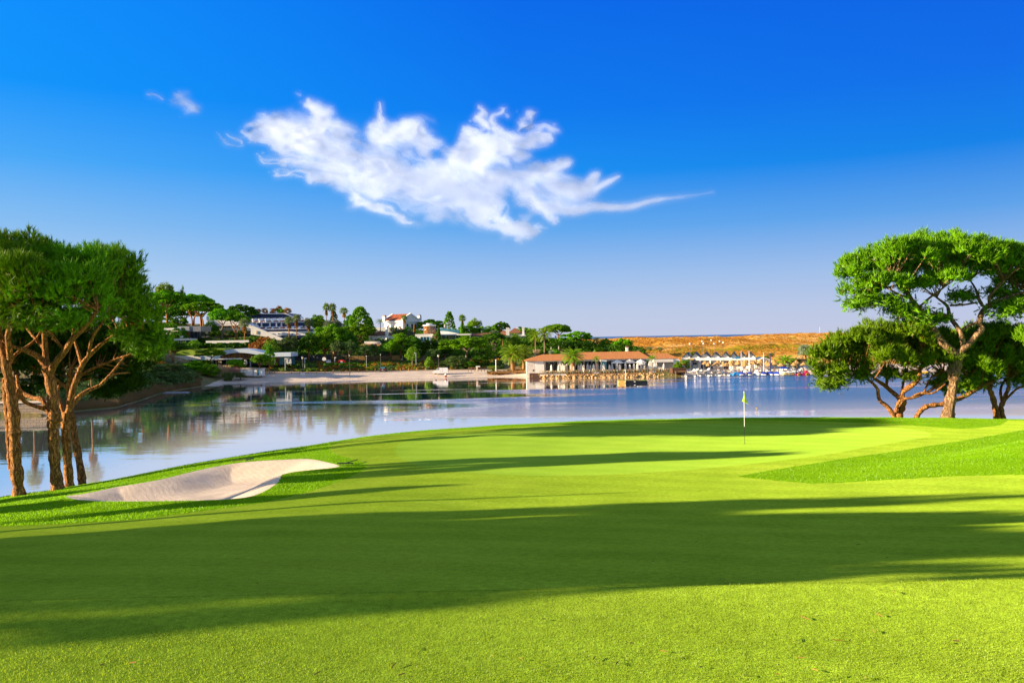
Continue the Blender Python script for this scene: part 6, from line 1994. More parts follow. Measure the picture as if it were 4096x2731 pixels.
# ------------------------------------------------------------------ red roofed house on the skyline (turned so its long wall faces the sun)
def red_house():
    r = bld('red_roofed_house', 'white house with red tiled gable roof and two chimneys on the skyline', 'house', 1612, 1334, 326, rz=R(-34))
    k = 326 / FPX
    L, D = 83 * k / math.cos(R(34)), 58 * k / math.sin(R(34)) * .92
    H = (1334 - 1279) * k; RZ = (1279 - 1257) * k
    # local x along the long wall (left), y along the gable; the corner between them stands at the origin
    mb = MB().box(-L, 0, 0, D, -3, H)
    part(mb, 'wall', 'wall', r)
    part(MB().add([(0.02, 0, H), (0.02, D, H), (0.02, D / 2, H + RZ), (-L - .02, 0, H), (-L - .02, D, H), (-L - .02, D / 2, H + RZ)], [(0, 1, 2), (5, 4, 3), (0, 2, 5, 3), (1, 4, 5, 2), (0, 3, 4, 1)]), 'gable_wall', 'wall', r)
    e = .35
    rf = MB()
    th = .22
    for s in (-1, 1):
        y0 = D / 2 + s * (D / 2 + e); z0 = H - e * RZ / (D / 2)
        a = [(-L + .55, y0, z0 + .12), (-.55, y0, z0 + .12), (-.55, D / 2, H + RZ + .12), (-L + .55, D / 2, H + RZ + .12)]
        b = [(p[0], p[1], p[2] + th) for p in a]
        rf.add(a + b, [(0, 1, 2, 3), (4, 5, 6, 7), (0, 1, 5, 4), (1, 2, 6, 5), (3, 0, 4, 7)])
    roof = part(rf, 'roof', 'tile_red', r)
    vg = MB()
    for x0, x1 in ((-L - .2, -L + .55), (-.55, .2)):
        for s in (-1, 1):
            y0 = D / 2 + s * (D / 2 + e + .05); z0 = H - e * RZ / (D / 2)
            a = [(x0, y0, z0 + .05), (x1, y0, z0 + .05), (x1, D / 2, H + RZ + .05), (x0, D / 2, H + RZ + .05)]
            b = [(p[0], p[1], p[2] + .55) for p in a]
            vg.add(a + b, [(0, 3, 2, 1), (4, 5, 6, 7), (0, 1, 5, 4), (1, 2, 6, 5), (3, 0, 4, 7)])
    part(vg, 'roof_verge', 'wall', r)
    part(MB().box(-L - .45, .45, -.35, 0, H - 1.1, H - .35).box(0, .4, -.35, D + .2, H - .9, H - .35), 'cornice', 'wall', r)
    for x, y in ((-L + .1, -.2), (.1, D + .3)):
        ch = part(MB().box(x - .7, x + .7, y - .4, y + .8, H - .4, H + 1.7), 'chimney', 'wall', r)
        part(MB().box(x - .6, x + .6, y - .3, y + .7, H + 1.7, H + 2.15), 'chimney_cap', 'brown', ch)
    for y in (D * .22, D * .52, D * .75):
        w = part(MB().box(.0, .06, y, y + 1.1, H - 3.8, H - 1.7), 'window', 'pane', r)
        part(MB().box(.0, .12, y - .2, y, H - 4, H - 1.5).box(.0, .12, y + 1.1, y + 1.3, H - 4, H - 1.5), 'window_frame', 'wall', w)
    w = part(MB().box(-L * .82, -L * .82 + .9, -.06, 0, H - 3.0, H - 2.1), 'window', 'dark_wood', r)
    # terrace wing on the left
    t = bld('terrace_wall', 'white terrace wall with slim balustrade left of the red roofed house', 'wall', 1526, 1336, 324)
    part(wb(t, 1499, 1556, 1309.5, 1340, 324, 6), 'wall', 'wall', t)
    mb = MB()
    for i in range(6):
        wb(t, 1500 + i * 10.6, 1501.4 + i * 10.6, 1300, 1309.5, 324.2, .3, mb)
    wb(t, 1499, 1555, 1299.5, 1301, 324.2, .2, mb)
    part(mb, 'balustrade', 'wall', t)


red_house()


def hip_roof(mb, x0, x1, y0, y1, z0, rise, e=.4, ridge=None):
    x0 -= e; x1 += e; y0 -= e; y1 += e
    d = (y1 - y0) / 2 if ridge is None else ridge
    ym = (y0 + y1) / 2
    a, b = x0 + d, x1 - d
    if a > b:
        a = b = (x0 + x1) / 2
    return mb.add([(x0, y0, z0), (x1, y0, z0), (x1, y1, z0), (x0, y1, z0), (a, ym, z0 + rise), (b, ym, z0 + rise), (x0, y0, z0 - .15), (x1, y0, z0 - .15), (x1, y1, z0 - .15), (x0, y1, z0 - .15)],
                  [(0, 1, 5, 4), (1, 2, 5), (2, 3, 4, 5), (3, 0, 4), (0, 6, 7, 1), (1, 7, 8, 2), (2, 8, 9, 3), (3, 9, 6, 0), (6, 9, 8, 7)])


def white_house():
    r = bld('small_white_house', 'small white house with brown hipped roof and tapering chimney, partly behind the bright round pine', 'house', 1516, 1368, 288)
    r['label'] = 'small white house with brown hipped roof and tall white chimney above the tennis court'
    k = 288 / FPX
    x0, x1 = (1476 - 1516) * k, (1574 - 1516) * k
    H = (1368 - 1339.5) * k
    part(MB().box(x0, x1, 0, 7, -3, H), 'wall', 'wall', r)
    part(hip_roof(MB(), x0, x1, 0, 7, H, 1.35, .35), 'roof', 'tile_brown', r)
    part(MB().box(x0 + 1.0, x0 + 3.0, 5.5, 7.5, H, H + 1.45), 'parapet', 'cream', r)
    cx = (1548 - 1516) * k
    ch = part(MB().lathe([(.75, 0), (.75, 3.0), (.55, 4.0), (.35, 5.2), (.42, 5.3), (.42, 5.6), (.1, 6.0)], (cx, -.1, -0.2), 4), 'chimney', 'wall', r)
    for a in (1487.5, 1507):
        w = part(wb(r, a, a + 5, 1359, 1366, 287.9, .1), 'window', 'pane', r)
        part(wb(r, a - .8, a + 5.8, 1366, 1367, 287.8, .2), 'window_sill', 'wall', w)
    t = bld('garden_wall', 'low white garden wall with orange tiled lean-to below the small white house', 'wall', 1488, 1381, 276)
    part(wb(t, 1457, 1519, 1365, 1376, 277, 1), 'wall', 'wall', t)
    o = t.location
    a, b = P(1440, 1381, 274) - o, P(1519, 1381, 274) - o
    c = P(1519, 1375, 277) - o; d = P(1450, 1375, 277) - o
    part(MB().add([a, b, c, d, a - Vector((0, 0, .3)), b - Vector((0, 0, .3))], [(0, 1, 2, 3), (0, 4, 5, 1), (4, 3, 2, 5)]), 'lean_to_roof', 'tile', t)


white_house()


def modern_villa():
    r = bld('modern_villa', 'white modern villa with round glass tower and curved roof terrace', 'villa', 1770, 1372, 290)
    o = r.location; k = 290 / FPX
    part(wb(r, 1660, 1729, 1336, 1376, 287, 9), 'left_block', 'wall', r)
    w = part(wb(r, 1681, 1719, 1347, 1363, 286.9, .2), 'window', 'blue_pane', r)
    mb = MB()
    for x in (1681, 1693, 1706, 1718):
        wb(r, x, x + 1, 1347, 1363, 286.75, .3, mb)
    part(mb, 'window_frame', 'wall', w)
    c = P(1718.5, 1336, 292) - o
    kk = 292 / FPX
    z1 = (P(1718.5, 1304, 292) - o).z
    gl = part(MB().lathe([(24.5 * kk, c.z - .2), (24.5 * kk, z1)], (c.x, c.y, 0), 28), 'tower_glass', 'amber_pane', r, True)
    mb = MB()
    for i in range(14):
        t = i / 14 * 6.283
        mb.box(c.x + 24.7 * kk * math.cos(t) - .05, c.x + 24.7 * kk * math.cos(t) + .05, c.y + 24.7 * kk * math.sin(t) - .05, c.y + 24.7 * kk * math.sin(t) + .05, c.z - .2, z1)
    part(mb, 'mullion_ring', 'steel', gl)
    part(MB().lathe([(26 * kk, z1), (26.5 * kk, z1 + .1), (26.5 * kk, z1 + .45), (1, z1 + .5), (.01, z1 + .5)], (c.x, c.y, 0), 28), 'tower_roof', 'wall', r)
    part(MB().lathe([(12 * kk, z1 + .45), (12 * kk, z1 + 1.0), (.01, z1 + 1.02)], (c.x, c.y, 0), 20), 'roof_lantern', 'wall', r)
    # curved roof mass
    part(wp(r, [(1752, 1338), (1752, 1327), (1757, 1324), (1772, 1323.5), (1790, 1325), (1815, 1330), (1842, 1337), (1842, 1339)], 288, 9), 'curved_roof', 'wall', r)
    part(wb(r, 1729, 1882, 1335.5, 1341, 284.5, 10), 'roof_slab', 'wall', r)
    part(wb(r, 1729, 1767, 1341, 1376, 288, 6), 'middle_block', 'wall', r)
    g = part(wb(r, 1767, 1836, 1341, 1374, 289, 5), 'glass_front', 'blue_pane', r)
    mb = MB()
    for x, w2 in ((1767, 1.5), (1781, 6), (1793, 2), (1802, 2), (1812, 1), (1820, 4), (1834, 2)):
        wb(r, x, x + w2, 1341, 1374, 288.8, .25, mb)
    part(mb, 'window_frame', 'wall', g)
    for a in (1796, 1804):
        part(wb(r, a - 2, a + 5, 1344, 1366, 288.7, .1), 'curtain', 'cream', r)
    part(wb(r, 1751, 1763, 1351, 1359, 287.8, .2), 'window', 'rail', r)
    part(wb(r, 1879, 1881.5, 1341, 1362, 284.8, .25), 'column', 'wall', r)
    part(wb(r, 1836, 1880, 1345, 1372, 292, 2), 'porch_wall', 'amber_pane', r)
    mb = MB()
    pts = [(1756, 1314), (1785, 1314), (1812, 1317), (1836, 1321)]
    for (a, t), (b, u) in zip(pts, pts[1:]):
        wp(r, [(a, t), (b, u), (b, u + 12), (a, t + 10)], 289.2, .03, mb)
    part(mb, 'glass_balustrade', 'blue_pane', r)


modern_villa()


def small_tiled():
    r = bld('tiled_cottage', 'cream cottage with long low red brown tiled roof between villa and chimney house', 'house', 1924, 1360, 296)
    k = 296 / FPX
    x0, x1 = (1890 - 1924) * k, (1960 - 1924) * k; H = (1360 - 1342) * k
    part(MB().box(x0, x1, 0, 6, -3, H), 'wall', 'cream', r)
    part(MB().add([(x0 - .3, -.5, H - .1), (x1 + .2, -.5, H - .1), (x1 + .2, 3, H + 1.0), (x0 - .3, 3, H + 1.0), (x1 + .2, 6.4, H - .1), (x0 - .3, 6.4, H - .1)], [(0, 1, 2, 3), (3, 2, 4, 5), (0, 5, 4, 1), (1, 4, 2), (0, 3, 5)]), 'roof', 'tile_brown', r)
    part(wp(r, [(1936, 1356), (1966, 1337), (1975, 1346), (1975, 1362), (1936, 1362)], 294, 5), 'side_wing', 'cream', r)
    part(wp(r, [(1918, 1357), (1966, 1335), (1968, 1339), (1930, 1358)], 293.8, 5), 'side_roof', 'tile_brown', r)


small_tiled()


def chimney_house():
    r = bld('chimney_house', 'white house with pointed brown roofs and three tall white chimneys', 'house', 2046, 1362, 300)
    k = 300 / FPX
    H = (1362 - 1338) * k
    X = lambda p: (p - 2046) * k
    part(MB().box(X(1996), X(2030), 0, 5, -3, H).box(X(2028), X(2100), 1.5, 8, -3, H + .6), 'wall', 'wall', r)
    part(hip_roof(MB(), X(1996), X(2034), 0, 5, H, 1.9, .4), 'left_roof', 'tile_brown', r)
    part(hip_roof(MB(), X(2034), X(2086), 1.5, 7, H + .6, 2.0, .4), 'right_roof', 'tile_brown', r)
    for a, b, t, u, Y in ((2024, 2037, 1310, 1342, 299.4), (2060, 2073, 1310, 1326, 304), (2088, 2097, 1309, 1345, 299.8)):
        ch = part(wb(r, a, b, t, u, Y, 1.1), 'chimney', 'wall', r)
        part(wb(r, a - .6, b + .6, t + 3, t + 4.5, Y - .06, 1.22), 'chimney_band', 'cream', ch)
    part(wb(r, 2086, 2104, 1341, 1343.5, 298.5, 4), 'canopy', 'wall', r)
    part(wb(r, 2050, 2058, 1346, 1354, 301.4, .1), 'window', 'pane', r)


chimney_house()


# ------------------------------------------------------------------ lakeside restaurant
RY = 222.0


def restaurant():
    r = bld('restaurant', 'long white lakeside restaurant with orange clay tile roof behind a terrace of parasols', 'restaurant', 2410, 1488, RY)
    k = RY / FPX
    X = lambda p: (p - 2410) * k
    H = (1488 - 1437) * k
    wl = MB()
    wl.box(X(2106), X(2142), 0, 9, -.6, H)
    part(wl, 'rough_wall', 'rough_wall', r)
    wl = MB().box(X(2142), X(2177), -.02, 9, -.6, H)
    for a, b in ((2236, 2246), (2282, 2302), (2418, 2426), (2596, 2622)):
        wl.box(X(a), X(b), 0, .5, -.4, H)
    wl.box(X(2177), X(2622), 5.0, 9, -.4, H).box(X(2177), X(2622), 0.02, .4, H - .42, H)
    wl.box(X(2622), X(2716), 1.2, 8.5, -.4, H - .2)
    part(wl, 'wall', 'wall', r)
    for a, b in ((2182, 2236), (2246, 2282), (2302, 2340), (2345, 2416), (2428, 2470), (2480, 2560), (2566, 2596)):
        w = part(MB().box(X(a), X(b), 4.9, 4.99, 0, H - .5), 'window', 'pane', r)
        mb = MB()
        n = max(2, int((b - a) / 14))
        for i in range(n + 1):
            x = X(a) + (X(b) - X(a)) * i / n
            mb.box(x - .05, x + .05, 4.82, 4.9, 0, H - .5)
        part(mb, 'window_frame', 'wall', w)
    for a in (2177, 2229, 2240, 2277, 2404, 2412):
        cv = MB()
        x0, x1 = X(a), X(a + 8)
        n = 8
        for i in range(n):
            u0 = x0 + (x1 - x0) * i / n; u1 = x0 + (x1 - x0) * (i + 1) / n
            y0 = .5 + .1 * (i % 2); y1 = .5 + .1 * ((i + 1) % 2)
            cv.quad((u0, y0, .1), (u1, y1, .1), (u1 * .7 + (x0 + x1) * .15, y1, H - .45), (u0 * .7 + (x0 + x1) * .15, y0, H - .45))
        part(cv, 'curtain', 'cloth', r)
    part(MB().box(X(2302), X(2340), 4.4, 4.8, 0, 1.4), 'bar_counter', 'dark_wood', r)
    # roofs
    part(hip_roof(MB(), X(2105), X(2330), -.2, 9.2, H, 1.55, .45), 'left_roof', 'tile', r)
    mb = MB()
    x0, x1 = X(2240), X(2600)
    mb.add([(x0, -.55, H + .05), (x1 + .4, -.55, H + .05), (x1 - 2.2, 4.8, H + 2.0), (x0 + 3, 4.8, H + 2.0), (x1 + .4, 9.6, H + .05), (x0, 9.6, H + .05)], [(0, 1, 2, 3), (3, 2, 4, 5), (1, 4, 2), (0, 3, 5), (0, 5, 4, 1)])
    part(mb, 'main_roof', 'tile', r)
    mb = MB()
    x0, x1 = X(2590), X(2722)
    mb.add([(x0, .4, H - .1), (x1, .4, H - .1), (x1 - 2.9, 4.6, H + 1.35), (x0, 4.6, H + 1.35), (x1, 9.2, H - .1), (x0, 9.2, H - .1)], [(0, 1, 2, 3), (3, 2, 4, 5), (1, 4, 2), (0, 5, 4, 1)])
    part(mb, 'right_roof', 'tile', r)
    ch = part(MB().box(X(2517), X(2526), 5.5, 6.3, H + 1.2, H + 2.9).box(X(2516), X(2527), 5.35, 6.45, H + 2.9, H + 3.1), 'chimney', 'wall', r)
    part(MB().box(X(2518), X(2525), 5.6, 6.2, H + 3.1, H + 3.4).box(X(2516.5), X(2526.5), 5.4, 6.4, H + 3.4, H + 3.55), 'chimney_cap', 'brown', ch)
    # flat awnings
    part(MB().box(X(2400), X(2426), -1.6, 1.0, H - .55, H - .15).box(X(2404), X(2424), -1.5, -1.42, 0, H - .55), 'glass_porch', 'wall', r)
    part(MB().box(X(2404), X(2424), -1.56, -1.5, .1, H - .6), 'porch_glass', 'blue_pane', r)
    part(MB().box(X(2612), X(2690), -1.5, 1.4, H - 1.0, H - .25), 'flat_awning', 'awning', r)
    part(MB().box(X(2690), X(2716), -1.2, 1.2, H - 1.5, H - .3), 'awning_return', 'wall', r)
    part(wb(r, 2131, 2137, 1478, 1485, RY - .05, .1), 'hatch', 'dark_wood', r)
    part(wb(r, 2172, 2173.5, 1450, 1455, RY - .12, .14), 'wall_lamp', 'black', r)
    # terrace deck
    d = bld('terrace_deck', 'long timber terrace deck in front of the restaurant above the rocks', 'deck', 2430, 1492, RY - 8)
    k2 = (RY - 8) / FPX
    z = r.location.z - d.location.z
    part(MB().box((2160 - 2430) * k2, (2686 - 2430) * k2, 0, 12.9, z - .30, z - .02), 'boards', 'deck', d)
    part(MB().box((2264 - 2430) * k2, (2686 - 2430) * k2, -.12, 0, z - .45, z + .02), 'edge_beam', 'deck', d)
    part(MB().box((2160 - 2430) * k2, (2264 - 2430) * k2, -.14, 0, z - .62, z + .03), 'white_edge', 'wall', d)
    mb = MB()
    xs = np.linspace(2160, 2680, 48)
    for x in xs:
        xx = (x - 2430) * k2
        mb.box(xx - .035, xx + .035, .06, .12, z - .02, z + 1.0)
    mb.box((2160 - 2430) * k2, (2680 - 2430) * k2, .06, .11, z + .95, z + 1.02)
    mb.box((2160 - 2430) * k2, (2680 - 2430) * k2, .06, .10, z + .45, z + .49)
    part(mb, 'railing', 'timber_gold', d)
    return r, d, z


REST, DECK, DZ = restaurant()


# ------------------------------------------------------------------ gabled boathouse
def boathouse():
    Y = 227.0
    r = bld('boathouse', 'white boathouse with a row of eight small gables and dark green roofs', 'boathouse', 2872, 1474, Y, rz=R(-17))
    k = Y / FPX / math.cos(R(17)) * 1.04
    kz = Y / FPX
    X = lambda p: (p - 2872) * k
    H = (1474 - 1440) * kz; HV = (1474 - 1431) * kz; HA = (1474 - 1410) * kz
    ap = [2760, 2790, 2827, 2862, 2899, 2928, 2956, 2985]
    va = [2741, 2773, 2808, 2844, 2880, 2913.5, 2941.5, 2970, 3004]
    part(MB().box(X(2741), X(3004), 2.2, 8, -1, H + .1), 'wall', 'wall', r)
    part(MB().box(X(2741), X(3004), 0, 8, H, HV), 'fascia', 'wall', r)
    for v in va:
        part(MB().box(X(v) - .16, X(v) + .16, .05, .4, -.8, H), 'pillar', 'wall', r)
    for i in range(8):
        a, b, c = X(va[i]), X(ap[i]), X(va[i + 1])
        part(MB().prism([(a + .05, HV), (c - .05, HV), (b, HA - .12)], .8, 7.8), 'gable', 'wall', r)
        rf = MB()
        for q, w in (((a, HV), (b, HA)), ((b, HA), (c, HV))):
            rf.add([(q[0], .1, q[1]), (w[0], .1, w[1]), (w[0], 8.2, w[1]), (q[0], 8.2, q[1]), (q[0], .1, q[1] + .16), (w[0], .1, w[1] + .16), (w[0], 8.2, w[1] + .16), (q[0], 8.2, q[1] + .16)],
                   [(0, 1, 2, 3), (4, 5, 6, 7), (0, 1, 5, 4), (2, 3, 7, 6), (1, 2, 6, 5), (3, 0, 4, 7)])
        part(rf, 'gable_roof', 'green_roof', r)
    dr = part(MB().box(X(2779.5), X(2795), 2.1, 2.2, -.2, H - .35), 'door', 'wall', r)
    part(MB().box(X(2778.5), X(2779.5), 2.0, 2.2, -.2, H - .2).box(X(2795), X(2796), 2.0, 2.2, -.2, H - .2).box(X(2778.5), X(2796), 2.0, 2.2, H - .35, H - .2), 'door_frame', 'green_roof', dr)
    for a in (2781, 2788):
        w = part(MB().box(X(a), X(a + 5.5), 2.04, 2.1, H - 1.35, H - .65), 'door_window', 'pane', dr)
    for a, b in ((2809, 2836), (2838, 2852), (2890, 2908)):
        part(MB().box(X(a), X(b), 2.1, 2.2, -.2, H - .5), 'opening', 'pane', r)
    # surfboard sign
    N = 20
    cx, cz, sx, sz = X(2777), (1474 - 1436) * kz, X(2777 + 15.8) - X(2777), .26
    sg = part(MB().prism([(cx + sx * math.cos(t), cz + sz * math.sin(t)) for t in np.linspace(0, 6.283, N, endpoint=False)], -.12, -.03), 'surfboard_sign', 'navy', r)
    part(MB().prism([(cx - 1.0 + .86 * sx * .75 * math.cos(t) + .9, cz + sz * .55 * math.sin(t)) for t in np.linspace(0, 6.283, N, endpoint=False)], -.14, -.121), 'sign_panel', 'yellow', sg)
    # blue fish emblem
    fish = [(2922, 1424.5), (2925, 1429), (2931, 1430), (2936, 1427.5), (2942, 1427), (2944, 1422.5), (2946, 1427.5), (2950, 1431), (2957, 1432.3), (2950, 1433), (2944, 1435.5), (2939, 1434.5), (2938, 1437), (2935, 1434.5), (2930, 1433), (2925.5, 1432.5), (2923, 1436.5), (2923.5, 1431)]
    pts = [(X(a), (1474 - b) * kz) for a, b in fish]
    part(MB().prism(pts[::-1], -.13, -.03), 'fish_emblem', 'blue_paint', r)
    # annex
    t = bld('annex', 'plain low white annex at the right end of the boathouse', 'building', 3018, 1474, Y + 1)
    part(wb(t, 3004.5, 3034, 1440, 1478, Y + 1, 6), 'wall', 'wall', t)
    part(wb(t, 3003, 3035, 1438.5, 1441, Y + .6, 7), 'roof', 'cream', t)
    part(wb(t, 3021, 3023, 1446, 1472, Y + .9, .1), 'drain_pipe', 'rail', t)


boathouse()


def cabin():
    Y = 224.0
    r = bld('beach_cabin', 'small white beach cabin with low gable and dark window', 'cabin', 3058, 1472, Y)
    k = Y / FPX
    X = lambda p: (p - 3058) * k
    H = (1472 - 1440) * k
    part(MB().box(X(3033), X(3084), 0, 5, -.8, H).prism([(X(3033), H), (X(3084), H), (X(3056), H + .62)], .0, 5), 'wall', 'wall', r)
    rf = MB()
    for q, w in (((X(3031), H - .1), (X(3056), H + .62)), ((X(3056), H + .62), (X(3086), H - .1))):
        rf.add([(q[0], -.4, q[1]), (w[0], -.4, w[1]), (w[0], 5.2, w[1]), (q[0], 5.2, q[1]), (q[0], -.4, q[1] + .18), (w[0], -.4, w[1] + .18), (w[0], 5.2, w[1] + .18), (q[0], 5.2, q[1] + .18)], [(0, 1, 2, 3), (4, 5, 6, 7), (0, 1, 5, 4), (2, 3, 7, 6), (1, 2, 6, 5), (3, 0, 4, 7)])
    part(rf, 'roof', 'wall', r)
    w = part(MB().box(X(3058), X(3075), -.06, 0, H - 1.1, H - .25), 'window', 'pane', r)
    part(MB().box(X(3057), X(3058), -.1, 0, H - 1.2, H - .1).box(X(3075), X(3076), -.1, 0, H - 1.2, H - .1).box(X(3057), X(3076), -.1, 0, H - 1.25, H - 1.1), 'window_frame', 'wall', w)
    part(MB().box(X(3080), X(3083), -.05, 0, 0, H - .4), 'corner_post', 'rail', r)
    h = bld('kiosk', 'small brown framed kiosk with white panel beside the bushy palm', 'kiosk', 3149, 1472, 220)
    part(wb(h, 3142, 3157, 1448, 1475, 220, 2.5), 'frame', 'dark_wood', h)
    part(wb(h, 3144, 3155.5, 1453.5, 1468.5, 219.9, .1), 'panel', 'wall', h)
    b = bld('beach_bar', 'low beach bar behind the thatched parasols left of the near pines', 'building', 3210, 1470, 224)
    part(wb(b, 3196, 3236, 1442, 1474, 224, 5), 'wall', 'fascia_blue', b)
    part(wb(b, 3188, 3240, 1438, 1442.5, 223, 7), 'roof', 'dark_wood', b)
    part(wb(b, 3200, 3232, 1458, 1466, 223.9, .1), 'shelf', 'wall', b)


cabin()


# huts with doors at the beach end
for (a, b, lab, dr) in ((962, 1010, 'left white beach hut of two, with big white doors', (986, 1008)), (1014, 1046, 'right white beach hut of two, with a teal door', (1029, 1036))):
    h = bld('beach_hut', lab, 'hut', (a + b) / 2, 1500, 223)
    part(wb(h, a, b, 1475, 1502, 223, 3), 'wall', 'wall', h)
    part(wb(h, a - 1, b + 1, 1473, 1475.5, 222.7, 3.6), 'roof', 'cream', h)
    part(wb(h, dr[0], dr[1], 1479, 1500, 222.92, .08), 'door', 'white' if a < 1000 else 'blue_pane', h)
    part(wb(h, a + 11, a + 13, 1476, 1502, 222.9, .12), 'corner_board', 'cream', h)
# ================================================================== fences, walls, jetties
def box_fence():
    r = bld('court_fence', 'tall wire fence on dark posts round the tennis court', 'fence', 1445, 1443, 262)
    for i in range(27):
        x = 1321 + i * 9.4
        hi = 1405 if (i < 10 or 15 <= i) and i % 2 == 0 else 1416
        part(wb(r, x - .45, x + .45, hi, 1446, 262, .1), 'post', 'rail', r)
    mb = MB()
    for y in (1405.5, 1416, 1418):
        a, b = (1321, 1567)
        if y < 1410:
            wb(r, 1321, 1420, y, y + .8, 262, .06, mb); wb(r, 1473, 1567, y, y + .8, 262, .06, mb)
        else:
            wb(r, a, b, y, y + .7, 262, .06, mb)
    part(mb, 'top_rail', 'rail', r)
    m, t, out = new_mat('wire_mesh')
    tp = nd(t, 'ShaderNodeBsdfTransparent'); d = nd(t, 'ShaderNodeBsdfDiffuse', {0: (.05, .06, .05, 1)})
    t.links.new(nd(t, 'ShaderNodeMixShader', {0: .28, 1: tp.outputs[0], 2: d.outputs[0]}).outputs[0], out.inputs[0])
    MAT['mesh'] = m
    part(wb(r, 1321, 1420, 1406, 1417, 262.03, .02), 'wire_panel', 'mesh', r)
    part(wb(r, 1473, 1567, 1406, 1417, 262.03, .02), 'wire_panel', 'mesh', r)
    part(wb(r, 1321, 1567, 1417, 1445, 262.03, .02), 'wire_panel', 'mesh', r)
    w = bld('stone_wall', 'golden lit stone wall behind the tennis court fence', 'wall', 1490, 1444, 264)
    part(wb(w, 1370, 1609, 1423, 1447, 264, .8), 'masonry', 'gold_wall', w)
    part(wb(w, 1604, 1610, 1422, 1448, 263.7, 1.2), 'end_pier', 'wall', w)
    s = bld('court_screen', 'dark windbreak screen left of the tennis court', 'fence', 1240, 1444, 258)
    for i in range(11):
        x = 1165 + i * 15.5
        part(wb(s, x - .6, x + .6, 1417, 1447, 258, .12), 'post', 'rail', s)
    part(wb(s, 1165, 1322, 1420, 1444, 258.1, .06), 'screen_cloth', 'grey_screen', s)


MAT['grey_screen'] = M('dark_screen_cloth', (.05, .065, .075), (.08, .10, .11), scale=.4, rough=.9)
box_fence()


def rope_fence():
    Y = 232.5
    r = bld('rope_fence', 'rope fence on short wooden posts along the promenade above the beach', 'fence', 1400, 1490, Y)
    o = r.location
    pts = []
    px = 1032.0
    while px < 1735:
        u = uv(px, 1490)[0]
        yy = np.interp(u, _su, _sy) + 13.0
        x = u * yy
        z = fz(x, yy)
        p = Vector((x, yy, z)) - o
        pts.append(p)
        part(MB().tube([p + Vector((0, 0, -.3)), p + Vector((0, 0, .98)), p + Vector((0, 0, 1.02))], [.085, .085, .05], 7), 'post', 'timber_gold', r)
        px += 33.5
    mb = MB()
    for a, b in zip(pts, pts[1:]):
        q = [a + (b - a) * (i / 6) + Vector((0, 0, .85 - .34 * math.sin(math.pi * i / 6))) for i in range(7)]
        mb.tube(q, .022, 4, False)
    part(mb, 'rope', 'timber_gold', r)
    f = bld('timber_rail', 'brown timber rail fence between the van and the date palms', 'fence', 1920, 1484, 231)
    for i in range(9):
        x = 1873 + i * 13
        part(wb(f, x - .9, x + .9, 1469, 1487, 231, .14), 'post', 'wood', f)
    part(wb(f, 1873, 1978, 1469, 1471, 230.95, .1).box(0, .01, 0, .01, 0, .01), 'rail', 'wood', f)
    f2 = bld('timber_edging', 'low timber edging round the palm bed left of the restaurant', 'edging', 2030, 1488, 227)
    part(wb(f2, 1947, 2118, 1484, 1489, 227, .35), 'plank', 'wood', f2)
    part(wb(f2, 1947, 1950, 1482, 1489.5, 226.9, .5), 'corner_post', 'wood', f2)
    c = bld('gate_pillar', 'short white gate pillar by the timber rail', 'pillar', 1907, 1485, 231)
    part(wb(c, 1904, 1911, 1467, 1486, 230.6, .6), 'shaft', 'cream', c)
    part(wb(c, 1903, 1920, 1464, 1467.5, 230.5, .8), 'cap_panel', 'wall', c)


rope_fence()

# the bed at the palms
rng0 = np.random.default_rng(4)
C = []
for i in range(150):
    px = rng0.uniform(1952, 2116); u = uv(px, 1480)[0]; Y = 227.6 + rng0.uniform(0, 5)
    C.append((u * Y, Y, fz(u * Y, Y) + .25))
V, F = leaves(np.array(C), .38, 34, .26, rng0, .3)
struct(link('palm_bed_flowers', mesh_np('palm_bed_flowers', V, F), MAT['leaf_autumn']), 'stuff', 'orange and green low flowers in the timber edged palm bed')


def shore_left():
    w = bld('stone_quay', 'stone block quay wall at the left edge of the lake', 'wall', 60, 1668, 124.5)
    part(wb(w, -260, 192, 1613, 1676, 124.5, 2.0), 'masonry', 'brick', w)
    part(wb(w, -260, 193, 1610, 1614, 124.3, 2.4), 'coping', 'cream', w)
    j = bld('white_jetty', 'white jetty on posts with a slipway ramp at the left shore', 'jetty', 385, 1640, 141)
    part(wb(j, 300, 468, 1616, 1620, 141, 2.2), 'deck', 'wall', j)
    for i, x in enumerate((341, 362, 385, 404, 424, 443, 466)):
        part(wb(j, x - 1.5, x + 1.5, 1618, 1644, 141.1, .2), 'post', 'wood' if i > 3 else 'wall', j)
    part(wp(j, [(300, 1606), (316, 1596), (398, 1614), (398, 1617), (300, 1617)], 142.5, 3), 'ramp', 'wall', j)
    part(wp(j, [(316, 1596), (340, 1599), (392, 1612), (392, 1613.5), (330, 1601)], 142.3, .2), 'ramp_rail', 'navy', j)
    p = bld('plank_jetty', 'weathered plank jetty on thin stilts before the left shrubs', 'jetty', 676, 1572, 176)
    part(wb(p, 606, 744, 1569.5, 1572.5, 176, 2.0), 'deck', 'grey', p)
    for x in (612, 632, 646, 661, 685, 698, 722, 726, 740):
        part(wb(p, x - .9, x + .9, 1562 if x in (661, 685, 726, 740) else 1571, 1584, 176.05, .12), 'stilt', 'wood', p)


shore_left()

# ================================================================== lamps and poles
MAT['lamp_glass'] = M('frosted_lamp', (.80, .70, .45), (.85, .75, .5), scale=2, rough=.3)


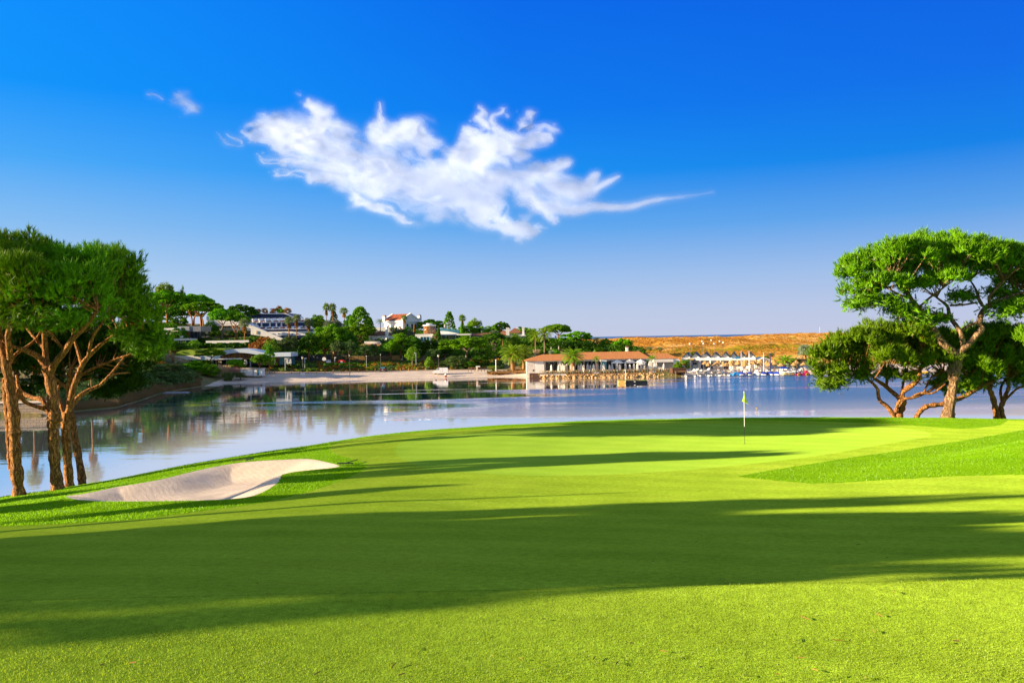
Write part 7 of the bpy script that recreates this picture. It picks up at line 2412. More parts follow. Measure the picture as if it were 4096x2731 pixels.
def street_lamp(px, top, base, Y, label):
    r = bld('street_lamp', label, 'street lamp', px, base, Y)
    h = (base - top) * Y / FPX
    part(MB().box(-.55, .55, -.45, .45, -.3, .55), 'plinth', 'wall', r)
    part(MB().tube([(0, 0, .5), (0, 0, h - .8)], [.09, .06], 8), 'pole', 'rail', r)
    part(MB().lathe([(.14, h - .8), (.30, h - .25), (.001, h - .25)], n=6), 'lantern', 'lamp_glass', r)
    part(MB().lathe([(.36, h - .25), (.12, h - .05), (.03, h)], n=6), 'lantern_cap', 'rail', r)


street_lamp(1211, 1424, 1498, 229, 'black street lamp with glass lantern on white plinth near the left beach')
street_lamp(1754.6, 1416, 1487, 227, 'black street lamp with glass lantern in front of the white van')


def post_lamp(px, top, base, Y, arm, label):
    r = bld('garden_lamp', label, 'lamp', px, base, Y)
    h = (base - top) * Y / FPX
    part(MB().box(-.14, .14, -.1, .1, -.3, h), 'post', 'grey', r)
    part(MB().box(-.14, arm, -.14, .14, h - .18, h + .04), 'lamp_head', 'wall', r)


post_lamp(1141, 1433, 1477, 236, .55, 'grey right angled garden lamp below the flat clubhouse wing')
post_lamp(1219, 1432, 1467, 240, .65, 'grey right angled garden lamp right of the lantern street lamp')
post_lamp(1339, 1429, 1452, 245, .45, 'grey right angled garden lamp at the play area')
post_lamp(717, 1438, 1476, 226, .9, 'dark right angled garden lamp left of the dark bushy pines')
post_lamp(1002, 1434, 1474, 230, .4, 'pale right angled garden lamp left of the small dark umbrella pine')
post_lamp(1664, 1410, 1456, 248, -.5, 'tall white garden lamp beside the young willow')


def pole(name, px, top, base, Y, r0, m, label, cat='pole'):
    r = bld(name, label, cat, px, base, Y)
    h = (base - top) * Y / FPX
    part(MB().tube([(0, 0, -.4), (0, 0, h)], [r0, r0 * .8], 8), 'shaft', m, r)
    part(MB().ball((0, 0, h), r0 * 1.5, 8), 'cap', 'wall', r)


pole('green_pole', 1399, 1422, 1498, 230, .09, 'green_roof', 'slim dark green pole at the edge of the beach')
pole('white_pole', 1984, 1440, 1484, 229, .12, 'wall', 'short white pole in the palm bed')
pole('wood_pole', 1466, 1424, 1462, 246, .09, 'grey', 'thin grey pole on the garden bank left of the dark car')
pole('wood_pole', 1523, 1418, 1462, 246, .09, 'rail', 'thin dark pole on the garden bank above the dark car')
pole('mooring_pole', 2502.5, 1479, 1513, 204, .07, 'wall', 'slim white pole standing in the water before the rocks')

# ================================================================== car and van
MAT['car_paint'] = M('dark_car_paint', (.012, .014, .028), (.018, .02, .036), scale=1, rough=.25, spec=.6)
MAT['van_paint'] = M('white_van_paint', (.80, .80, .80), (.76, .76, .77), scale=.6, rough=.3, spec=.5)
MAT['tyre'] = M('tyre', (.012, .012, .012), (.02, .02, .02), scale=3, rough=.9)
MAT['red_glass'] = M('red_lamp', (.45, .01, .01), (.35, .01, .01), scale=3, rough=.2)


def wheel(root, x, y, z, rad, w, axis='y'):
    mb = MB()
    n = 16
    o = []
    pr = [(rad * .6, -w / 2), (rad * .95, -w / 2), (rad, -w / 4), (rad, w / 4), (rad * .95, w / 2), (rad * .6, w / 2)]
    vs = []
    for q, t in pr:
        for i in range(n):
            a = 2 * math.pi * i / n
            p = (q * math.cos(a), t, q * math.sin(a)) if axis == 'y' else (t, q * math.cos(a), q * math.sin(a))
            vs.append((x + p[0], y + p[1], z + p[2]))
    fs = []
    for j in range(len(pr) - 1):
        for i in range(n):
            fs.append((j * n + i, j * n + (i + 1) % n, (j + 1) * n + (i + 1) % n, (j + 1) * n + i))
    mb.add(vs, fs)
    wh = part(mb, 'wheel', 'tyre', root)
    hb = MB().tube([(x, y - w * .42, z), (x, y + w * .42, z)] if axis == 'y' else [(x - w * .42, y, z), (x + w * .42, y, z)], rad * .6, 12)
    part(hb, 'rim', 'steel', wh)


def van():
    r = bld('delivery_van', 'white panel van parked facing left on the promenade', 'van', 1763, 1488, 231)
    r.location.z = fz(r.location.x, r.location.y) + .05
    # x to the right is the rear of the van
    prof = [(-2.25, .35), (-2.28, .75), (-2.1, .98), (-1.45, 1.12), (-.85, 1.72), (-.45, 1.86), (1.95, 1.88), (2.12, 1.6), (2.18, .6), (2.15, .32)]
    part(MB().prism(prof[::-1], -.85, .85), 'body', 'van_paint', r)
    w = part(MB().prism([(-1.32, 1.16), (-.86, 1.64), (-.42, 1.66), (-.38, 1.16)][::-1], -.87, -.852), 'side_window', 'blue_pane', r)
    part(MB().add([(-1.46, -.7, 1.14), (-1.46, .7, 1.14), (-.9, .62, 1.70), (-.9, -.62, 1.70)], [(0, 1, 2, 3)]), 'windscreen', 'pane', r)
    for x in (-1.45, 1.35):
        for y in (-.72, .72):
            wheel(r, x, y, .31, .31, .2)
    part(MB().box(-2.30, -2.2, -.8, -.5, .68, .86), 'headlight', 'lamp_glass', r)
    part(MB().box(-2.33, -2.2, -.84, .84, .32, .5), 'bumper', 'rail', r)
    part(MB().box(2.12, 2.2, -.84, -.7, .8, 1.2), 'tail_light', 'red_glass', r)
    part(MB().box(-.36, -.34, -.862, -.851, .5, 1.7).box(.55, .57, -.862, -.851, .5, 1.75).box(-1.2, -1.0, -1.0, -.86, 1.15, 1.32), 'door_seam', 'grey', r)
    # bin in front
    b = bld('red_bin', 'small red and white bin beside the white van', 'bin', 1783, 1488, 226)
    b.location.z = fz(b.location.x, b.location.y) + .02
    part(MB().lathe([(.26, 0), (.30, .6), (.30, .62), (.001, .62)], n=12), 'drum', 'red_glass', b)
    part(MB().lathe([(.31, .6), (.31, .85), (.2, 1.0), (.001, 1.02)], n=12), 'lid', 'wall', b)


def car():
    r = bld('parked_car', 'dark blue hatchback seen from behind, parked on the promenade', 'car', 1530, 1487, 236)
    r.location.z = fz(r.location.x, r.location.y) + .05
    # seen from the back: lofted sections along y
    secs = [(0.0, .80, .42, .95), (.06, .86, .30, 1.0), (.5, .88, .28, 1.02), (3.3, .88, .28, .98), (3.9, .80, .34, .82)]
    mb = MB(); vs = []; fs = []
    for y, w, z0, z1 in secs:
        vs += [(-w, y, z0), (-w * 1.02, y, (z0 + z1) / 2), (-w * .95, y, z1), (w * .95, y, z1), (w * 1.02, y, (z0 + z1) / 2), (w, y, z0)]
    for i in range(len(secs) - 1):
        for j in range(6):
            fs.append((i * 6 + j, i * 6 + (j + 1) % 6, (i + 1) * 6 + (j + 1) % 6, (i + 1) * 6 + j))
    fs.append((5, 4, 3, 2, 1, 0)); n = (len(secs) - 1) * 6
    fs.append(tuple(n + j for j in range(6)))
    mb.add(vs, fs)
    part(mb, 'body', 'car_paint', r)
    mb = MB()
    a = [(-.82, .15, 1.0), (.82, .15, 1.0), (.82, 3.0, .98), (-.82, 3.0, .98)]
    b = [(-.62, .55, 1.46), (.62, .55, 1.46), (.62, 2.0, 1.47), (-.62, 2.0, 1.47)]
    mb.add(a + b, [(0, 1, 5, 4), (1, 2, 6, 5), (2, 3, 7, 6), (3, 0, 4, 7), (4, 5, 6, 7)])
    part(mb, 'cabin', 'car_paint', r)
    part(MB().add([(-.68, .20, 1.08), (.68, .20, 1.08), (.55, .48, 1.40), (-.55, .48, 1.40)], [(0, 1, 2, 3)]), 'rear_window', 'blue_pane', r)
    for s in (-1, 1):
        part(MB().box(s * .72 - .14, s * .72 + .14, -.03, .03, .72, .96), 'tail_light', 'red_glass', r)
        for y in (.75, 3.1):
            wheel(r, s * .78, y, .3, .3, .2, 'x')
        part(MB().box(s * .98 - .12, s * .98 + .12, 2.3, 2.42, .98, 1.14), 'wing_mirror', 'car_paint', r)
    part(MB().box(-.26, .26, -.035, -.005, .62, .74), 'number_plate', 'wall', r)
    part(MB().box(-.84, .84, -.06, .0, .32, .5), 'bumper', 'rail', r)


van(); car()

# ================================================================== parasols
def mk_closed(name, label, cat, loc, group, h=2.5, w=.30):
    r = thing(name, label, cat, loc, 0, group)
    part(MB().tube([(0, 0, 0), (0, 0, h)], .03, 6), 'pole', 'wall', r)
    prof = [(w * .9, h * .24), (w, h * .34), (w * .72, h * .62), (w * .80, h * .72), (w * .35, h * .93), (.03, h)]
    mb = MB()
    n = 12
    o = []
    vs = []
    for q, z in prof:
        for i in range(n):
            a = 2 * math.pi * i / n
            k = q * (1.0 if i % 2 else .72)
            vs.append((k * math.cos(a), k * math.sin(a), z))
    fs = [(j * n + i, j * n + (i + 1) % n, (j + 1) * n + (i + 1) % n, (j + 1) * n + i) for j in range(len(prof) - 1) for i in range(n)]
    mb.add(vs, fs)
    part(mb, 'furled_canopy', 'cloth', r)
    part(MB().lathe([(.22, 0), (.22, .08), (.001, .08)], n=10), 'foot', 'grey', r)
    return r


def deckp(px, back):
    """a point of the terrace deck"""
    u = uv(px, 1480)[0]
    Y = RY - 8 + back
    return Vector((u * Y, Y, DECK.location.z + DZ - .02))


GRP = 'furled parasols on the restaurant terrace'
LAB = 'furled cream parasol standing among the terrace tables of the lakeside restaurant'
first = None
cl = [(522, 4), (625, 4), (677, 3.5), (698, 3), (728, 4), (820, 1.5), (890, 2.2), (922, 2), (958, 3.6), (1010, 2.8), (1047, 3), (1090, 2.2), (1140, 3), (1190, 3.6), (1227, 1.6), (1305, 2), (1340, 4), (1408, 2.4), (1445, 2), (1520, 3), (1578, 2.6), (1635, 3), (1683, 1.8), (1732, 2.2), (1777, 3), (1820, 3.4), (1915, 3), (1937, 3), (2035, 2.4)]
for i, (zx, bk) in enumerate(cl):
    p = deckp(2050 + .2976 * zx, bk)
    s = .92 + .16 * ((i * 7) % 5) / 4
    if first is None:
        first = mk_closed('furled_parasol', LAB, 'parasol', p, GRP, 2.55, .42)
    else:
        dup(first, p, i * .7, scale=(s, s, s))
for i, (zx, zy, Y) in enumerate(((1250, 1248, 0),)):
    pass
# furled parasols elsewhere
others = [(690, 1442, 1462, 239.5), (702, 1441, 1462, 239.6), (712, 1441, 1461, 239.4), (722, 1440, 1460, 239.8), (744, 1440, 1459, 239.2), (770, 1440, 1458, 239.6), (780, 1440, 1458, 239.8)]
for px, t, b, Y in others:
    p = P(px, b + 3, Y)
    s = (b + 3 - t) * Y / FPX / 2.55
    dup(first, p, px, 'furled white parasol under the white clubhouse awning', 'furled parasols under the awning', (s * 1.3, s * 1.3, s))
for px, t, b, Y in ((980, 1438, 1458, 238), (985, 1438, 1458, 238.4)):
    s = (b + 2 - t) * Y / FPX / 2.55
    dup(first, P(px, b + 2, Y), px, 'furled white parasol of a close pair before the clubhouse glass front', 'furled parasols at the glass front', (s * 1.2, s * 1.2, s))
for px, t, b, Y, lab in ((1099, 1435, 1456, 237, 'furled white parasol left of the clubhouse glass wall'), (1149, 1434, 1456, 236.5, 'furled white parasol before the clubhouse white door'), (1163, 1434, 1460, 235.5, 'furled white parasol at the right corner of the clubhouse'), (1780, 1296, 1327, 291, 'tall furled white parasol on the roof terrace of the modern villa'), (2142, 1385, 1398, 262, 'furled white parasol in the shade left of the tall date palm'), (2205, 1386, 1402, 254, 'furled blue white parasol in the shade right of the tall date palm'), (2235, 1383, 1400, 254, 'furled pale parasol beside the hedge under the dune pine')):
    s = (b - t) * Y / FPX / 2.55
    dup(first, P(px, b, Y), px, lab, scale=(s, s, s)); 
for px in (1026, 1046.5, 1080, 1106, 1126):
    dup(first, P(px, 1316, 312.5), px, 'furled white parasol on the middle hotel terrace', 'hotel terrace parasols', (1, 1, 1.0))
for o in list(COL.objects):
    if o.get('label', '').startswith(('tall furled', 'furled blue', 'furled pale', 'furled white parasol in the', 'furled white parasol left of', 'furled white parasol before the clubhouse white', 'furled white parasol at the right')) and 'group' in o:
        del o['group']


def mk_open(px, top, w, back, label):
    p = deckp(px, back)
    r = thing('open_parasol', label, 'parasol', p, 0)
    Y = p.y; k = Y / FPX
    h = (P(px, top, Y).z - p.z); rw = w * k / 2
    part(MB().tube([(0, 0, 0), (0, 0, h)], .04, 6), 'pole', 'wood', r)
    part(MB().lathe([(rw, h * .78 - .18), (rw, h * .78), (rw * .5, h * .90), (.12, h * .985), (.02, h)], n=8), 'canopy', 'cloth', r)
    part(MB().lathe([(.3, h * .97), (.08, h + .06), (.01, h + .12)], n=8), 'canopy_cap', 'cloth', r)


mk_open(2470, 1438.5, 50, 4.6, 'left open white parasol of the restaurant terrace')
mk_open(2520, 1437.5, 52, 4.9, 'middle open white parasol of the restaurant terrace')
mk_open(2564, 1437, 47, 4.4, 'right open white parasol of the restaurant terrace')
mk_open(2568, 1447, 32, 3.4, 'smaller open white parasol under the right one on the terrace')

# terrace chairs and tables
def chair(loc, rz, group, label):
    r = thing('terrace_chair', label, 'chair', loc, rz, group)
    part(MB().box(-.23, .23, -.22, .22, .42, .47), 'seat', 'chair_green', r)
    part(MB().box(-.23, .23, .20, .24, .5, .92).box(-.03, .03, .2, .24, .45, .9), 'backrest', 'chair_green', r)
    for x in (-.2, .2):
        for y in (-.19, .21):
            part(MB().box(x - .025, x + .025, y - .025, y + .025, 0, .47), 'leg', 'chair_green', r)
    return r


MAT['chair_green'] = M('pale_green_chair', (.34, .42, .36), (.52, .50, .42), scale=.15, rough=.6)
MAT['table_top'] = M('table_top', (.62, .50, .36), (.52, .40, .28), scale=1, rough=.6)
rngp = random.Random(5)
ch0 = tb0 = None
for row, bk in enumerate((1.0, 2.6, 4.2)):
    for i in range(15):
        px = 2172 + i * 34 + row * 9 + rngp.uniform(-4, 4)
        if px > 2672 or (2284 < px < 2300 and row == 1):
            continue
        p = deckp(px, bk + rngp.uniform(-.2, .2))
        if tb0 is None:
            tb0 = thing('terrace_table', 'small terrace table of the lakeside restaurant set between chairs', 'table', p, 0, 'restaurant terrace tables')
            part(MB().box(-.38, .38, -.38, .38, .71, .75), 'table_top', 'table_top', tb0)
            part(MB().tube([(0, 0, 0), (0, 0, .71)], .04, 6).box(-.25, .25, -.04, .04, 0, .04).box(-.04, .04, -.25, .25, 0, .04), 'pedestal', 'rail', tb0)
        else:
            dup(tb0, p, rngp.uniform(-.2, .2))
        for s, rz in ((-.62, R(90)), (.62, R(-90))):
            q = p + Vector((s, rngp.uniform(-.1, .1), 0))
            if ch0 is None:
                ch0 = chair(q, rz, 'restaurant terrace chairs', 'pale green chair at a restaurant terrace table')
            else:
                dup(ch0, q, rz + rngp.uniform(-.3, .3))
for px, lab in ((2385, 'left white planter box on the restaurant terrace'), (2609, 'right white planter box on the restaurant terrace')):
    p = deckp(px, .35)
    r = thing('planter_box', lab, 'planter', p)
    part(MB().box(-.85, .85, -.2, .3, 0, .45), 'box', 'fascia_blue', r)
    V, F = leaves(np.array([[x, .05, .5] for x in np.linspace(-.7, .7, 8)]), .2, 20, .2, np.random.default_rng(1), .4)
    link('plants', mesh_np('plants', V, F), MAT['leaf_grey'], r)

# timber planter right of the terrace
t = bld('timber_planter', 'big dark timber planter box on posts between terrace and catamarans', 'planter', 2735, 1492, 210)
part(wb(t, 2690, 2746, 1472, 1493, 210, 3.5), 'box', 'dark_wood', t)
part(wb(t, 2700, 2744, 1484, 1487, 209.7, .4), 'ledge', 'deck', t)
for x in (2702, 2742):
    part(wb(t, x, x + 3, 1484, 1512, 209.6, .25), 'post', 'wood', t)


# rocks of the revetment
def rocks():
    rng = np.random.default_rng(12)
    lib = []
    for i in range(9):
        mb = MB(); mb.ball((0, 0, 0), 1, 9)
        v = np.array(mb.v)
        d = v / (np.linalg.norm(v, axis=1)[:, None] + 1e-9)
        s = 1 + .28 * np.sin(d @ rng.normal(size=3) * 3 + i) + .16 * np.sin(d @ rng.normal(size=3) * 6)
        # chisel a few flat facets
        for _ in range(6):
            nrm = rng.normal(size=3); nrm /= np.linalg.norm(nrm)
            s = np.minimum(s, .78 / np.maximum(d @ nrm, .05))
        v = d * s[:, None]
        mb.v = [tuple(p) for p in v]
        me = mb.mesh('rock'); me.materials.append(MAT['rock']); lib.append(me)
    n = 0
    for row in range(3):
        for i in range(82):
            px = 2128 + i * 7.1 + rng.uniform(-3, 3)
            if px < 2160 and row == 2:
                continue
            u = uv(px, 1500)[0]
            Y = 213.6 - row * .95 + rng.uniform(-.3, .3) + (1.2 if px < 2170 else 0)
            z = .50 - row * .34 + rng.uniform(-.12, .12)
            s = rng.uniform(.26, .50) * (1.15 if row == 1 else 1)
            o = bpy.data.objects.new('rock', lib[rng.integers(9)])
            COL.objects.link(o)
            o.location = (u * Y, Y, z); o.rotation_euler = tuple(rng.uniform(0, 6.28, 3)); o.scale = (s * rng.uniform(.9, 1.4), s, s * rng.uniform(.7, 1.0))
            tag(o, 'tan boulder in the rock bank below the restaurant terrace', 'rock', 'rocks of the lake revetment')


MAT['rock'] = M('tan_rock', (.52, .34, .15), (.34, .21, .10), scale=1.4, rough=.9, bump=.6, bscale=5, bdist=.08)
rocks()
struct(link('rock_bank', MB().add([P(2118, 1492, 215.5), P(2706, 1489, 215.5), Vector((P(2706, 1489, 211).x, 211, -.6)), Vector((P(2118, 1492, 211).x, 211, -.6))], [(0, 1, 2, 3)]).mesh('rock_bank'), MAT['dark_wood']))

# ================================================================== beach club: thatch, loungers, boats
MAT['thatch'] = M('straw_thatch', (.52, .32, .12), (.36, .20, .07), scale=3, rough=.95, bump=.9, bscale=9, bdist=.08, stretch=(1, 1, .3))


def beachz(px, Y):
    u = uv(px, 1480)[0]
    return Vector((u * Y, Y, max(fz(u * Y, Y), .12)))


th = [(665, 600, 62, 0), (805, 578, 92, 1), (775, 603, 100, 0), (880, 598, 80, 1), (925, 610, 92, 0), (1005, 574, 100, 2), (1000, 605, 85, 0), (1098, 582, 88, 1), (1110, 617, 82, 0), (1195, 604, 92, 0), (1205, 570, 90, 2), (1315, 578, 104, 0), (1352, 562, 72, 2), (1420, 563, 90, 1), (1410, 605, 90, 0), (1510, 586, 84, 1), (1540, 612, 94, 0), (1608, 562, 72, 2), (1625, 596, 104, 1), (1720, 618, 100, 0), (1905, 615, 84, 0), (1940, 578, 92, 1), (2045, 606, 92, 0), (2035, 556, 104, 2), (620, 585, 80, 2), (1870, 572, 80, 2)]
f0 = None
for i, (zx, zt, w, row) in enumerate(th):
    px = 2650 + .2764 * zx; top = 1280 + .2764 * zt
    Y = 215.5 + row * 3.6 + (i % 3) * .5
    p = beachz(px, Y)
    h = P(px, top, Y).z - p.z; rw = w * .2764 * Y / FPX / 2 * 1.22
    lab = 'cone shaped straw beach parasol on a wooden pole by the boathouse'
    if f0 is None:
        f0 = thing('thatched_parasol', lab, 'parasol', p, 0, 'straw parasols on the beach')
        part(MB().tube([(0, 0, -.1), (0, 0, .95)], .05, 6), 'pole', 'wood', f0)
        n = 16
        prof = [(1.0, .66), (1.02, .70), (.78, .77), (.50, .85), (.25, .94), (.08, .99), (.01, 1.02)]
        vs = []
        for q, z in prof:
            for j in range(n):
                a = 6.283 * j / n
                vs.append((q * math.cos(a) * (1 + .03 * math.sin(j * 5)), q * math.sin(a), z - .02 * (j % 2)))
        fs = [(a * n + j, a * n + (j + 1) % n, (a + 1) * n + (j + 1) % n, (a + 1) * n + j) for a in range(len(prof) - 1) for j in range(n)]
        part(MB().add(vs, fs), 'thatch', 'thatch', f0)
        f0.scale = (rw, rw, h)
    else:
        dup(f0, p, i * .5, scale=(rw, rw, h))
# sun loungers
l0 = None
rl = random.Random(8)
for i in range(34):
    px = 2760 + i * 14.5 + rl.uniform(-5, 5)
    if px > 3245:
        continue
    Y = 213.5 + (i % 3) * 2.2 + rl.uniform(-.3, .3)
    if px < 2830:
        Y += 3
    p = beachz(px, Y)
    if l0 is None:
        l0 = thing('sun_lounger', 'white sun lounger on the sand under the straw parasols', 'sun lounger', p, .4, 'white loungers on the beach')
        part(MB().box(-.33, .33, -.9, .35, .28, .36), 'seat', 'wall', l0)
        part(MB().add([(-.33, .35, .30), (.33, .35, .30), (.33, .95, .85), (-.33, .95, .85), (-.33, .35, .38), (.33, .35, .38), (.33, .90, .92), (-.33, .90, .92)], [(0, 1, 2, 3), (4, 5, 6, 7), (0, 1, 5, 4), (1, 2, 6, 5), (2, 3, 7, 6), (3, 0, 4, 7)]), 'backrest', 'wall', l0)
        for x in (-.28, .28):
            for y in (-.8, .3):
                part(MB().box(x - .03, x + .03, y - .03, y + .03, 0, .3), 'leg', 'wall', l0)
    else:
        dup(l0, p, rl.uniform(-.9, .9))


# catamarans
MAT['hull'] = M('white_gelcoat', (.82, .80, .76), (.76, .74, .70), scale=1, rough=.3, spec=.5)
MAT['mast'] = M('grey_mast', (.10, .10, .11), (.16, .15, .14), scale=1, rough=.4)
MAT['tramp'] = M('trampoline', (.05, .06, .08), (.09, .10, .12), scale=2, rough=.8)
cats = [(2760, 1376, 1499, 208.0, 'leftmost catamaran, pale mast, nearest the timber planter'), (2813, 1375, 1497, 208.5, 'second catamaran on the water edge, bows toward the viewer'), (2855, 1376, 1497, 208.5, 'third catamaran on the water edge, dark mast'), (2891, 1371, 1494, 210.0, 'right catamaran on the sand left of the blue tube boat'), (2808, 1366, 1482, 215.0, 'back row catamaran behind the second one'), (2843, 1362, 1482, 215.2, 'back row catamaran with the tallest mast'), (2879, 1366, 1482, 215.4, 'back row catamaran before the fish emblem gables')]
for i, (px, top, base, Y, lab) in enumerate(cats):
    p = beachz(px, Y); p.z = max(fz(p.x, p.y), 0.0) + .02
    r = thing('catamaran', lab, 'catamaran', p, R(rl.uniform(-8, 8)), 'catamarans on the shore')
    del r['group']
    for s in (-1, 1):
        mb = MB(); vs = []; fs = []
        st = [(-2.3, .02, .30, .42), (-1.9, .12, .06, .44), (-.8, .20, .0, .40), (.8, .20, .0, .38), (2.1, .14, .06, .38)]
        for y, w, z0, z1 in st:
            vs += [(s * 1.1 - w, y, z1), (s * 1.1 - w * .6, y, z0 + .1), (s * 1.1, y, z0), (s * 1.1 + w * .6, y, z0 + .1), (s * 1.1 + w, y, z1)]
        for a in range(4):
            for b in range(5):
                fs.append((a * 5 + b, a * 5 + (b + 1) % 5, (a + 1) * 5 + (b + 1) % 5, (a + 1) * 5 + b))
        fs += [(0, 1, 2, 3, 4), (24, 23, 22, 21, 20)]
        mb.add(vs, fs)
        part(mb, 'hull', 'hull', r)
    for y in (-.7, 1.3):
        part(MB().tube([(-1.15, y, .62), (1.15, y, .62)], .06, 6).box(-1.2, -1.0, y - .05, y + .05, .3, .62).box(1.0, 1.2, y - .05, y + .05, .3, .62), 'crossbeam', 'steel', r)
    part(MB().box(-1.0, 1.0, -.65, 1.25, .58, .62), 'trampoline', 'tramp' if i else 'hull', r)
    h = P(px, top, Y).z - p.z
    mast = part(MB().tube([(0, -.7, .6), (0, -.7, h)], [.045, .03], 6), 'mast', 'mast' if i not in (0, 1) else 'steel', r)
    part(MB().ball((0, -.7, h + .1), .20, 10, 1, 1, 1.1), 'mast_float', 'wall', mast)
    stw = MB()
    for s in (-1, 1):
        stw.tube([(s * 1.1, .3, .45), (0, -.7, h * .72)], .012, 3, False)
    stw.tube([(0, -2.1, .45), (0, -.7, h * .72)], .012, 3, False)
    part(stw, 'rigging', 'steel', r)

# covered pedal boats
MAT['tarp'] = M('blue_tarpaulin', (.008, .03, .30), (.01, .05, .42), scale=1.2, rough=.5, bump=.5, bscale=3, bdist=.1)
MAT['tarp_white'] = M('white_tarpaulin', (.72, .74, .78), (.66, .68, .72), scale=1.2, rough=.6, bump=.5, bscale=3, bdist=.1)
MAT['tube_blue'] = M('sky_blue_tube', (.02, .26, .62), (.02, .20, .52), scale=1, rough=.35)
pb = [(2967, 1487, 20, 211, 'tarp', 'blue covered pedal boat just right of the blue tube boat'), (2998, 1487, 19, 211, 'tarp', 'blue covered pedal boat left of the white covered one'), (3027, 1487, 16, 211, 'tarp_white', 'white covered pedal boat standing tilted on the sand'), (3055, 1487, 21, 210, 'tarp', 'dark blue covered pedal boat right of the white covered one'), (3082, 1487, 22, 210, 'tarp', 'dark blue covered pedal boat with pointed bow'), (3109, 1491, 22, 208.5, 'tarp', 'blue covered pedal boat on white hull next to the big dinghy'), (3138, 1481, 18, 214, 'tarp', 'blue covered boat raised behind the big dinghy')]
for i, (px, b, w, Y, m, lab) in enumerate(pb):
    p = beachz(px, Y)
    if i == 6:
        p.z += .75
    r = thing('pedal_boat', lab, 'pedal boat', p, R(rl.uniform(-15, 15)))
    hw = w * Y / FPX / 2
    part(MB().slab([(-hw, -1.1), (-hw * .6, -1.5), (hw * .6, -1.5), (hw, -1.1), (hw, 1.3), (-hw, 1.3)], .0, .24), 'hull', 'hull', r)
    mb = MB()
    N = 14; secs = [(-1.4, .35, .2), (-1.1, .8, .36), (-.5, 1.0, .50), (.3, 1.03, .62), (1.0, .95, .55), (1.3, .6, .25)]
    vs = []
    rn = random.Random(i)
    for y, sw, h in secs:
        for j in range(N):
            a = math.pi * j / (N - 1)
            k = 1 + .09 * rn.uniform(-1, 1)
            vs.append((-hw * sw * math.cos(a) * 1.04, y + .04 * rn.uniform(-1, 1), .20 + h * k * max(math.sin(a), 0.0) ** .6))
    fs = [(a * N + j, a * N + j + 1, (a + 1) * N + j + 1, (a + 1) * N + j) for a in range(len(secs) - 1) for j in range(N - 1)]
    fs += [tuple(range(N)), tuple(range(len(secs) * N - 1, (len(secs) - 1) * N - 1, -1))]
    mb.add(vs, fs)
    part(mb, 'cover', m, r)
# blue tube boat (inflatable U seen bow on)
p = beachz(2939, 208.5); p.z = .05
r = thing('inflatable_boat', 'bright blue inflatable boat seen bow on at the water edge', 'boat', p)
N = 15
arc = [(-.62 * math.cos(math.pi * i / (N - 1)), -1.4 + .25 * math.sin(math.pi * i / (N - 1)), .28 + .52 * math.sin(math.pi * i / (N - 1))) for i in range(N)]
part(MB().tube([(-.62, 1.6, .3)] + arc + [(.62, 1.6, .3)], .27, 9), 'tube', 'tube_blue', r)
part(MB().box(-.4, .4, -1.1, 1.5, .15, .3), 'floor', 'navy', r)
part(MB().box(-.08, .08, -1.35, -1.2, .1, .6), 'tow_plate', 'wall', r)
# big grey dinghy
p = beachz(3149, 206.5); p.z = .02
r = thing('dinghy', 'big cream and grey dinghy with yellow seats left of the pink car boat', 'boat', p)
k = 206.5 / FPX
vs = []; fs = []
st = [(-30, .15, .55, 1.15), (-27, .7, .25, 1.1), (-18, .95, .05, .95), (0, 1.0, .0, .85), (20, 1.0, .0, .95), (28, .95, .05, 1.1)]
for x, w, z0, z1 in st:
    X0 = x * k
    vs += [(X0, -w, z1), (X0, -w * .95, (z0 + z1) / 2), (X0, -w * .5, z0), (X0, w * .5, z0), (X0, w * .95, (z0 + z1) / 2), (X0, w, z1)]
for a in range(len(st) - 1):
    for b in range(5):
        fs.append((a * 6 + b, a * 6 + b + 1, (a + 1) * 6 + b + 1, (a + 1) * 6 + b))
fs += [(0, 1, 2, 3, 4, 5), tuple(len(st) * 6 - 1 - j for j in range(6))]
part(MB().add(vs, fs), 'hull', 'cream', r)
part(MB().tube([(x * k, -w - .05, z1) for x, w, z0, z1 in st[1:]], .2, 8), 'side_tube', 'hull', r)
part(MB().tube([(22 * k, -.9, .8), (29 * k, -.7, .95), (30 * k, .7, .95)], .42, 8), 'stern_tube', 'grey', r)
for x in (-12, 2, 14):
    part(MB().box((x - 3) * k, (x + 4) * k, -1.06, .6, .35, .75), 'seat', 'yellow', r)
# pink car shaped pedal boat
MAT['pink'] = M('magenta_plastic', (.50, .015, .12), (.42, .01, .10), scale=1, rough=.3, spec=.5)
MAT['red'] = M('red_plastic', (.62, .03, .02), (.55, .02, .02), scale=1, rough=.35)
p = beachz(3207, 206.0); p.z = .0
r = thing('car_pedalo', 'magenta pedal boat shaped like an old open car with yellow wheels', 'pedal boat', p)
k = 206.0 / FPX
prof = [(-29, 1), (-28, 6), (-22, 8), (-18, 11), (-12, 13), (-7, 11), (-3, 8.5), (6, 8.5), (11, 12), (16, 15.5), (22, 14), (28, 8), (30, 2), (29, 0)]
part(MB().prism([(a * k, b * k) for a, b in prof][::-1], -.75, .75), 'body', 'pink', r)
for x in (-16, 17):
    mb = MB().tube([(x * k, -.84, 4.6 * k), (x * k, -.74, 4.6 * k)], 5.6 * k, 16)
    w = part(mb, 'wheel', 'yellow', r)
    part(MB().tube([(x * k, -.87, 4.6 * k), (x * k, -.85, 4.6 * k)], 3.4 * k, 12), 'hub', 'black', w)
part(MB().prism([(10 * k, 12 * k), (16 * k, 15.5 * k), (22 * k, 14 * k), (22 * k, 18 * k), (14 * k, 19 * k)][::-1], -.6, .6), 'seat_back', 'red', r)
part(MB().box(-6 * k, -5 * k, -.6, .6, 10 * k, 15 * k), 'windscreen', 'blue_pane', r)
